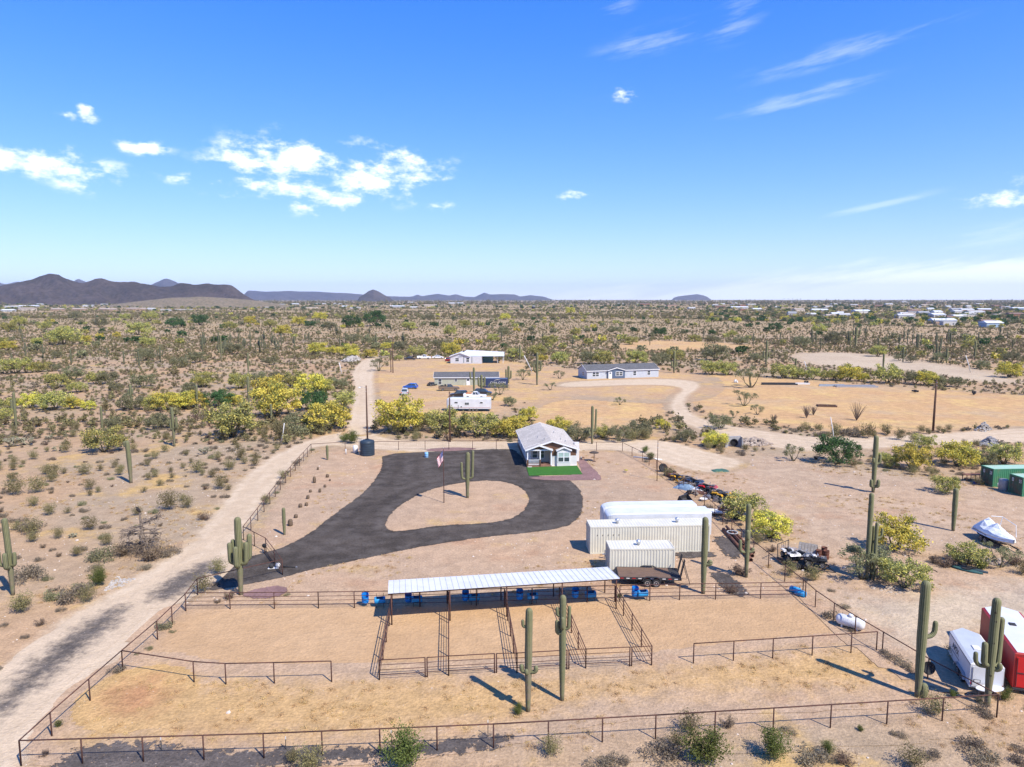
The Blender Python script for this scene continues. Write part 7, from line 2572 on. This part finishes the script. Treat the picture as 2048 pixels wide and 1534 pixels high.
for x, y, l in ((1628, 1112, 'rusty drum at the back corner of the group of four'), (1637, 1117, 'rusty drum at the front corner of the group of four, near the trailer'), (1648, 1111, 'tallest-looking rusty drum at the rear of the group of four'), (1652, 1118, 'rusty drum at the front of the four, away from the trailer')):
    a = P(x, y)
    o = thing('oil_drum', l, 'drum', a, rs.uniform(0, 3), 'rusty drums')
    MB().lathe([(.29, 0), (.3, .02), (.29, .04), (.285, .28), (.3, .30), (.285, .32), (.285, .56), (.3, .58), (.285, .6), (.285, .86), (.3, .88), (.27, .88), (.27, .7), (.02, .68)], 20).build('shell', M_drum, o, True)
p = P(1616, 1110)
o = thing('wooden_a_frame', 'small grey wooden A-frame shelter next to the drums', 'shelter', p, R(-35))
M_greyw = pm('grey_wood', (.35, .32, .28), (.25, .22, .19), 3, .9, streak=(1, 1, 6))
for i in range(6):
    x0 = -.9 + i * .3
    for s in (-1, 1):
        MB().add([(x0, s * .75, 0), (x0 + .27, s * .75, 0), (x0 + .27, s * .03, 1.25), (x0, s * .03, 1.25), (x0, s * .70, 0), (x0 + .27, s * .70, 0), (x0 + .27, s * .0, 1.2), (x0, s * .0, 1.2)], [(0, 1, 2, 3), (7, 6, 5, 4), (0, 4, 5, 1), (2, 6, 7, 3), (1, 5, 6, 2), (3, 7, 4, 0)]).build('plank', M_greyw, o)
# ------------------------------------------------------------------ covered boat
st_, bw = P(1962, 1072), P(2008, 1098)
d = bw - st_
LB = 5.6
ob = thing('boat', 'covered white motorboat on a trailer in the pink yard', 'boat', st_, math.atan2(d.y, d.x))
V, F = [], []
sec = [(0, 1.08, .95, .55), (.12, 1.12, 1.0, .5), (.45, 1.15, 1.05, .45), (.7, 1.0, 1.12, .5), (.88, .6, 1.2, .65), (1.0, .05, 1.3, .95)]
for t_, hwid, gz_, kz in sec:
    V += [(t_ * LB, -hwid, gz_), (t_ * LB, -hwid * .92, (gz_ + kz) / 2), (t_ * LB, 0, kz), (t_ * LB, hwid * .92, (gz_ + kz) / 2), (t_ * LB, hwid, gz_)]
for i in range(len(sec) - 1):
    for j in range(4):
        F.append((i * 5 + j, i * 5 + j + 1, (i + 1) * 5 + j + 1, (i + 1) * 5 + j))
F.append((0, 1, 2, 3, 4))
MB().add(V, F).build('hull', M_tank, ob)
V, F = [], []
rc = [(0, 1.1, .98, 1.25), (.06, 1.14, 1.0, 1.75), (.2, 1.16, 1.02, 2.25), (.33, 1.16, 1.02, 1.7), (.48, 1.14, 1.05, 2.0), (.6, 1.1, 1.08, 1.6), (.75, .95, 1.13, 1.55), (.9, .55, 1.22, 1.4), (1.0, .06, 1.31, 1.33)]
for k, (t_, hwid, gz_, rz2) in enumerate(rc):
    for u in (-1, -.75, -.4, 0, .4, .75, 1):
        V.append((t_ * LB, u * hwid * 1.03, gz_ + .02 + (rz2 - gz_) * (1 - abs(u) ** 1.2) * (1 + .08 * math.sin(k * 5 + u * 7)) - (.28 if abs(u) == 1 else 0)))
for i in range(len(rc) - 1):
    for j in range(6):
        F.append((i * 7 + j, i * 7 + j + 1, (i + 1) * 7 + j + 1, (i + 1) * 7 + j))
F.append(tuple(range(6, -1, -1)))
MB().add(V, F).build('cover', pm('white_cover', (.74, .76, .77), (.62, .65, .67), 1.2, .6, .05), ob)
b = MB().tube([(1.2, 1.1, 1.1), (1.6, 1.15, 2.4), (3.8, 1.2, 2.2), (4.3, 1.0, 1.2)], .04, 6).tube([(1.6, 1.15, 2.4), (1.5, 0, 2.45)], .04, 6)
b.build('canopy_pole', M_tank, ob)
part('trailer_frame', M_dark, ob, [(.2, LB, -.6, -.5, .35, .45), (.2, LB, .5, .6, .35, .45), (1.5, 1.6, -1.1, 1.1, .32, .42)])
for s in (-1.05, 1.05):
    wheel(ob, 1.9, s, .33, .33, .2)
    wheel(ob, 2.65, s, .33, .33, .2)
ob.scale = (1.0, 1.0, 1.12)
part('side_stripe', pm('grey_stripe', (.25, .28, .31)), ob, [(.3, LB * .5, -1.14, -1.128, .78, .95)])
# kayaks and paddle
for x, y, l, mt, a in ((1932, 1143, 'dark green kayak lying by the dry wash', pm('kayak_green', (.04, .10, .09), (.05, .11, .10), 2, .4), -48), (1942, 1141, 'darker kayak lying beside the green one', pm('kayak_dark', (.05, .075, .09), (.04, .06, .07), 2, .4), -48)):
    p = P(x, y)
    o = thing('kayak', l, 'kayak', p, R(a), 'kayaks by the wash')
    b = MB()
    ks = np.linspace(-1.4, 1.4, 11)
    V, F = [], []
    for k in ks:
        w_ = .36 * (1 - (abs(k) / 1.42) ** 2.4) + .01
        V += [(k, -w_, .24), (k, -w_ * .7, .04), (k, w_ * .7, .04), (k, w_, .24), (k, 0, .3)]
    for i in range(10):
        for j in range(5):
            F.append((i * 5 + j, i * 5 + (j + 1) % 5, (i + 1) * 5 + (j + 1) % 5, (i + 1) * 5 + j))
    b.add(V, F)
    b.build('hull', mt, o, True)
    MB().lathe([(.26, .27), (.30, .325), (.22, .32)], 16).xf(Matrix.Scale(1.5, 4, (1, 0, 0))).build('cockpit_rim', M_blk, o)
p = P(1955, 1147)
o = thing('paddle', 'yellow paddle on the gravel next to the kayaks', 'paddle', p, R(-30))
MB().tube([(-.8, 0, .05), (.8, 0, .05)], .02, 6).build('shaft', M_yel, o)
for s in (-1, 1):
    MB().prism([(s * .75, -.04), (s * .9, -.1), (s * 1.2, -.09), (s * 1.22, .09), (s * .9, .1), (s * .75, .04)], .035, .06, axis='z').build('blade', M_yel, o)
# things by the green containers
p = P(1947, 962)
o = thing('work_table', 'brown metal work table at the end of the green container', 'table', p, R(6))
part('tabletop', M_rustb, o, [(-1.5, 1.3, -.5, .5, .95, 1.02)])
for sx in (-1.4, -.1, 1.2):
    for sy in (-.42, .42):
        part('leg', M_rail, o, [(sx - .035, sx + .035, sy - .035, sy + .035, 0, .95)])
p = P(1956, 968)
o = thing('crate', 'blue and yellow crate under the work table', 'crate', p)
part('box', pm('blue_crate', (.02, .07, .28)), o, [(-.5, .1, -.3, .3, 0, .35)])
part('lid', M_yel, o, [(.12, .75, -.3, .3, 0, .2)])
p = P(2006, 981)
o = thing('metal_tank', 'grey cylindrical tank standing between the green containers', 'tank', p)
MB().lathe([(.55, .03), (.58, .1), (.58, 1.5), (.56, 1.55), (.45, 1.62), (.1, 1.66)], 22).build('shell', pm('grey_tank', (.30, .31, .32), (.24, .25, .26), 2, .5, metal=.4), o, True)
p = P(1996, 974)
tag(MB().lathe([(.25, 0), (.3, .1), (.3, .6), (.2, .7)], 14).build('jug', M_whitep, None, True, p), 'white jug between the green containers', 'jug')

# ================================================================== stone work, rubble, timber
def rock_heap(name, label, poly_px, n, r0, r1, mat, hgt=.3, kind='stuff'):
    pts = [P(x, y).xy for x, y in poly_px]
    c = sum((Vector((q.x, q.y)) for q in pts), Vector((0, 0))) / len(pts)
    pl = [(q.x, q.y) for q in pts]
    a = np.array(pl)
    b = MB()
    k = 0
    while k < n:
        x, y = rs.uniform(a[:, 0].min(), a[:, 0].max()), rs.uniform(a[:, 1].min(), a[:, 1].max())
        if not in_poly(np.array([x]), np.array([y]), pl)[0]:
            continue
        k += 1
        r_ = rs.uniform(r0, r1)
        sd = float(poly_dist(np.array([x]), np.array([y]), pl)[0])
        z = min(sd, 1.6) / 1.6 * hgt * rs.uniform(.4, 1)
        o_ = len(b.v)
        b.lathe([(r_ * .5, -r_ * .3), (r_, 0), (r_ * .85, r_ * .5), (r_ * .25, r_ * .75)], 6)
        for i in range(o_, len(b.v)):
            v = b.v[i]
            b.v[i] = (v[0] * rs.uniform(.75, 1.2) + x - c.x, v[1] * rs.uniform(.75, 1.2) + y - c.y, v[2] * rs.uniform(.8, 1.2) + z)
    o = b.build(name, mat, None, False, (c.x, c.y, 0))
    return tag(o, label, kind=kind)


M_rock1 = pm('riprap_rock', (.40, .33, .26), (.27, .21, .165), 1.2, .95, .03)
M_rock2 = pm('grey_rock', (.27, .26, .26), (.17, .165, .17), 1.0, .95, .03)
M_rock3 = pm('white_rubble', (.42, .39, .35), (.30, .27, .24), 1.2, .95, .03)
rock_heap('riprap_stones', 'bank of broken riprap stones beside the culvert', [(1482, 893), (1484, 882), (1500, 878), (1530, 882), (1545, 890), (1520, 893)], 230, .18, .42, M_rock1, .7)
rock_heap('rock_pile_stones', 'pile of grey rocks beside the field road', [(1956, 893), (1962, 885), (1980, 882), (2000, 888), (1992, 894)], 170, .2, .45, M_rock2, 1.6)
rock_heap('rubble_stones', 'heap of white rubble at the head of the track', [(683, 723), (690, 719), (715, 716), (722, 720), (705, 725)], 150, .3, .8, M_rock3, 1.3)
rock_heap('gravel_heap_stones', 'pale gravel heap below the utility pole', [(1948, 862), (1956, 854), (1972, 852), (1985, 860), (1970, 864)], 240, .12, .25, M_rock3, 1.9)
rock_heap('roadside_rubble_stones', 'white broken concrete spilled by the desert verge', [(215, 1172), (232, 1152), (262, 1158), (275, 1156), (240, 1176), (205, 1184)], 130, .05, .16, M_rock3, .12)
rock_heap('wash_stones', 'stones strewn along the dry wash bank', [(1880, 1120), (1960, 1112), (2040, 1120), (2048, 1136), (1960, 1132), (1890, 1140)], 220, .06, .2, M_rock1, .2)
rock_heap('clump_stones', 'stones at the foot of the palo verde clump', [(1735, 1172), (1790, 1170), (1830, 1180), (1800, 1192), (1745, 1184)], 90, .06, .22, M_rock1, .1)
rock_heap('millings_lumps', 'coarse dark lumps of asphalt along the front fence', [(95, 1540), (160, 1494), (330, 1490), (460, 1506), (620, 1494), (760, 1500), (900, 1480), (1030, 1474), (930, 1504), (760, 1516), (500, 1532), (300, 1545)], 2600, .025, .075, pm('asphalt_lump', (.075, .07, .07), (.045, .042, .043), 3, .9), .06)
rock_heap('drive_lumps', 'loose millings along the driveway edge', [(763, 908), (1020, 897), (1056, 940), (1130, 955), (1168, 1005), (1130, 1056), (850, 1092), (560, 1157), (395, 1180), (400, 1132), (565, 1097), (680, 1020), (757, 950)], 900, .02, .06, pm('asphalt_lump', (.075, .07, .07)), .0)
rock_heap('dung', 'dark dung crumbs trampled over the pen ground', [(262, 1340), (560, 1380), (1000, 1366), (1420, 1340), (1780, 1300), (1840, 1345), (1400, 1385), (1010, 1440), (500, 1480), (150, 1478)], 1500, .02, .06, pm('dung_brown', (.11, .065, .035), (.075, .045, .028), 3, .95), .0)
p = P(1466, 893)
o = thing('culvert_headwall', 'grey concrete culvert headwall in the wash', 'culvert', p, R(-8))
M_conc = pm('grey_concrete', (.42, .41, .40), (.32, .31, .30), 2, .85)
MB().prism([(-1.1, 0), (1.3, 0), (1.3, 1.9), (-1.1, 1.75)], 0, .3).build('wall', M_conc, o)
MB().prism([(-1.5, 0), (-1.1, 0), (-1.1, 1.7), (-1.5, .9)], -1.2, .3).build('wing_wall', M_conc, o)
MB().prism([(1.3, 0), (1.6, 0), (1.6, .9), (1.3, 1.85)], -1.2, .3).build('wing_wall', M_conc, o)
MB().lathe([(.6, 0), (.66, 0), (.66, .25), (.6, .25), (.6, 0)], 20, cap=False).xf(Matrix.Translation((.15, .0, .75)) @ Matrix.Rotation(math.pi / 2, 4, 'X')).build('pipe_collar', M_dark, o)
MB().lathe([(.01, .02), (.6, .02), (.6, .04), (.01, .04)], 20).xf(Matrix.Translation((.15, 0, .75)) @ Matrix.Rotation(math.pi / 2, 4, 'X')).build('pipe_mouth', M_blk, o)
for x, y, l, mt, n_, L_ in ((1560, 770, 'stack of steel and white beams beside the bare tree', M_dark, 4, 11.0), (1600, 769, 'pale beams at the end of the steel stack', M_whitep, 3, 6.0), (1665, 773, 'grey sheets laid on the ochre field', pm('grey_sheet', (.30, .33, .36)), 3, 8.0), (1715, 775, 'long thin pipes beyond the grey sheets', M_rim, 4, 12.0)):
    p = P(x, y)
    o = thing('beam_stack', l, 'beams', p, R(-3), 'building stuff left on the ochre field')
    for i in range(n_):
        part('beam', mt, o, [(-L_ / 2 + rs.uniform(0, .6), L_ / 2 - rs.uniform(0, .6), i * .5, i * .5 + .38, 0, rs.uniform(.25, .6))])
p = P(1655, 814)
o = thing('timber_frame', 'dark timber frame lying on the ochre field', 'frame', p, R(-10))
part('beam', M_pole, o, [(-2.2, 2.2, -.15, .15, .0, .4), ])
part('beam', M_pole, o, [(-2.2, 2.2, 1.4, 1.7, 0, .4)])
for x in (-2.1, 0, 1.9):
    part('cross_beam', M_pole, o, [(x, x + .25, .15, 1.4, .1, .4)])
for x, y, l in ((1473, 766, 'white and blue junk heap beside the bare tree'), (1614, 768, 'dark drum beside the beam stack'), (1833, 786, 'dark stump on the ochre field edge'), (1950, 790, 'small dark stump far across the ochre field')):
    p = P(x, y)
    o = thing('scrap_heap', l, 'scrap', p, rs.uniform(0, 3))
    b = MB()
    for k in range(5):
        a, c, z = rs.uniform(-.8, .5), rs.uniform(-.5, .4), rs.uniform(0, .5)
        b.box(a, a + rs.uniform(.3, .7), c, c + rs.uniform(.2, .5), z, z + rs.uniform(.3, .7))
    b.build('lump', M_tank if 'white' in l else M_dark, o)
p = P(1300, 909)
tag(MB().tube([(0, 0, .1), (2.2, -.9, .12), (4.2, -2.2, .1)], .13, 10).build('plastic_pipe', M_whitep, None, True, P(1267, 915)), 'white plastic pipe lying inside the junk fence', 'pipe')
p = P(1252, 945)
o = thing('garden_sign', 'little yellow garden marker on the lot dirt', 'marker', p)
MB().tube([(0, 0, 0), (0, 0, .35)], .02, 6).build('stem', M_rail, o)
MB().lathe([(.02, .33), (.32, .36), (.28, .42), (.05, .45)], 12).build('cap', pm('mustard', (.34, .29, .03)), o, True)


# ================================================================== far houses of the plain
def far_house_meshes():
    out = []
    walls = [pm('far_wall_%s' % n, c) for n, c in (('white', (.50, .49, .47)), ('cream', (.58, .50, .40)), ('tan', (.42, .29, .20)), ('grey', (.42, .42, .42)), ('rust', (.33, .16, .10)), ('blue', (.30, .40, .50)))]
    roofs = [pm('far_roof_%s' % n, c) for n, c in (('white', (.48, .48, .47)), ('grey', (.33, .34, .35)), ('brown', (.20, .13, .10)), ('tan', (.40, .33, .27)), ('pale', (.60, .63, .66)))]
    return walls, roofs


FW, FR = far_house_meshes()
WN = ['white', 'cream', 'tan', 'grey', 'rust-red', 'pale blue']
RN = ['white', 'grey', 'brown', 'tan', 'pale']


def far_house(x, y, wpx, wi, ri, flat=False, hh=None, desc=None):
    p = G(x, y)
    w_ = wpx / ppm(p)
    d_ = min(w_ * .7, 14)
    h_ = hh or rs.uniform(3.2, 4.4)
    ds = desc or ('%s house with a %s %sroof' % (WN[wi], RN[ri], 'flat ' if flat else ''))
    o = thing('house', which(ds, p), 'house', p, R(rs.uniform(-12, 12)), 'far houses')
    part('wall', FW[wi], o, [(-w_ / 2, w_ / 2, 0, d_, -.5, h_)])
    if flat:
        part('roof', FR[ri], o, [(-w_ / 2 - .2, w_ / 2 + .2, -.2, d_ + .2, h_ + .002, h_ + .35)])
    else:
        k = h_ + min(2.0, d_ * .22)
        MB().add([(-w_ / 2 - .5, -.5, h_), (w_ / 2 + .5, -.5, h_), (w_ / 2 - .2, d_ / 2, k), (-w_ / 2 + .2, d_ / 2, k), (w_ / 2 + .5, d_ + .5, h_), (-w_ / 2 - .5, d_ + .5, h_)], [(0, 1, 2, 3), (3, 2, 4, 5), (1, 4, 2), (0, 3, 5)]).build('roof', FR[ri], o)
    n = 2 if w_ < 14 else 3
    for i in range(n):
        xx = -w_ / 2 + w_ * (i + .5) / n
        part('window', M_glass, o, [(xx - .8, xx + .8, -.04, -.003, 1.0, 2.2)])


for x, y, w_, wi, ri, fl_t in ((365, 622, 33, 0, 0, 1), (330, 623, 17, 0, 0, 1), (22, 616, 26, 0, 0, 0), (12, 624, 22, 0, 4, 0), (56, 614, 36, 3, 4, 0), (50, 621, 30, 1, 3, 0), (136, 605, 16, 0, 0, 0), (185, 606, 42, 0, 4, 0), (155, 622, 26, 2, 3, 0), (175, 614, 18, 0, 0, 0), (205, 622, 20, 2, 3, 0),
                              (262, 621, 22, 2, 3, 0), (282, 621, 16, 2, 3, 0), (222, 623, 14, 2, 3, 0), (112, 622, 22, 2, 3, 0), (300, 621, 14, 0, 0, 0), (290, 612, 16, 0, 4, 0), (400, 613, 18, 4, 2, 0), (450, 614, 20, 4, 2, 0), (536, 611, 26, 0, 4, 0), (560, 611, 18, 3, 1, 0), (537, 617, 14, 0, 0, 1), (640, 609, 22, 0, 0, 0), (675, 609, 16, 0, 0, 0), (618, 617, 30, 1, 3, 1), (590, 610, 14, 3, 4, 0),
                              (711, 607, 18, 2, 2, 1), (742, 607, 14, 2, 2, 1), (710, 617, 20, 0, 0, 1), (793, 615, 30, 3, 4, 0), (822, 606, 14, 0, 0, 0), (860, 613, 26, 1, 3, 0), (912, 608, 30, 3, 4, 0), (828, 617, 16, 0, 0, 0), (690, 616, 12, 3, 4, 0), (1241, 609, 12, 0, 0, 0), (1290, 610, 20, 4, 2, 0), (1270, 608, 14, 1, 3, 0), (1327, 614, 10, 0, 0, 1), (1346, 613, 22, 2, 2, 0),
                              (1480, 617, 34, 3, 4, 0), (1385, 619, 14, 0, 0, 0), (1440, 615, 20, 4, 2, 0), (1515, 621, 18, 3, 4, 0), (1585, 631, 16, 3, 1, 0), (1624, 633, 18, 0, 0, 0), (1690, 634, 20, 0, 0, 0), (1727, 626, 34, 0, 4, 0), (1813, 637, 30, 0, 0, 0), (1640, 624, 30, 0, 4, 0), (1672, 632, 16, 0, 4, 0), (1600, 623, 20, 1, 3, 0), (1762, 614, 24, 4, 2, 0), (1855, 612, 24, 1, 3, 0),
                              (1890, 648, 44, 3, 4, 0), (1900, 651, 26, 0, 0, 1), (1990, 655, 34, 5, 4, 0), (2036, 634, 30, 4, 2, 0), (1880, 634, 28, 3, 4, 0), (1920, 636, 26, 0, 0, 1), (1955, 628, 34, 0, 0, 0), (1975, 650, 22, 3, 2, 0), (2040, 620, 26, 5, 4, 0), (2000, 614, 24, 4, 2, 0), (1875, 651, 8, 2, 2, 1)):
    far_house(x, y, w_, wi, ri, bool(fl_t))
for i in range(56):
    x = rs.uniform(1430, 2045)
    y = rs.uniform(604, 640) if x > 1650 else rs.uniform(604, 624)
    far_house(x, y, rs.uniform(10, 20) * (1.25 if y > 622 else .85), rs.choice([0, 0, 0, 1, 2, 3, 4]), rs.choice([0, 0, 1, 2, 3, 4, 4]), rs.random() < .3)
for i in range(14):
    far_house(rs.uniform(0, 520), rs.uniform(603, 612), rs.uniform(9, 16), rs.choice([0, 1, 2, 3]), rs.choice([0, 1, 3, 4]), rs.random() < .3)
p = G(1067, 617)
o = thing('water_tank', 'far black water tank with a white domed lid on the plain', 'tank', p)
MB().lathe([(4.0, 0), (4.0, 5.6)], 20).build('shell', M_dark, o)
MB().lathe([(4.2, 5.6), (3.0, 6.4), (.3, 6.9)], 20).build('lid', M_whitep, o, True)
# palms over the skyline of the town
for x in (1568, 1576, 1585, 1594, 1601):
    p = G(x, 603)
    o = thing('palm_tree', which('tall thin palm tree', p), 'tree', p, 0, 'palms on the skyline')
    h = rs.uniform(17, 24)
    MB().tube([(0, 0, 0), (0, 0, h)], [.5, .35], 6).build('trunk', M_bark, o)
    C = rng.normal(size=(120, 3)) * np.array([1.7, 1.7, .9]) + np.array([0, 0, h])
    place('crown', leaf_mesh('crown', C, np.full(120, .7), L_green, rng.uniform(0, 1, 120), asp=3.0), o)

# ================================================================== the air
hz, ht_, hb = new_mat('haze_air')
ht_.n.remove(hb)
pv = ht_.node('ShaderNodeVolumePrincipled')
pv.inputs['Color'].default_value = (0.72, 0.84, 1.0, 1)
pv.inputs['Density'].default_value = 0.000045
pv.inputs['Anisotropy'].default_value = 0.2
ht_.l.new(pv.outputs[0], ht_.n['Material Output'].inputs['Volume'])
o = MB().box(-16000, 16000, -120, 16500, -12, 345).build('haze', hz)
tag(o, 'thin dry haze over the plain', kind='stuff')
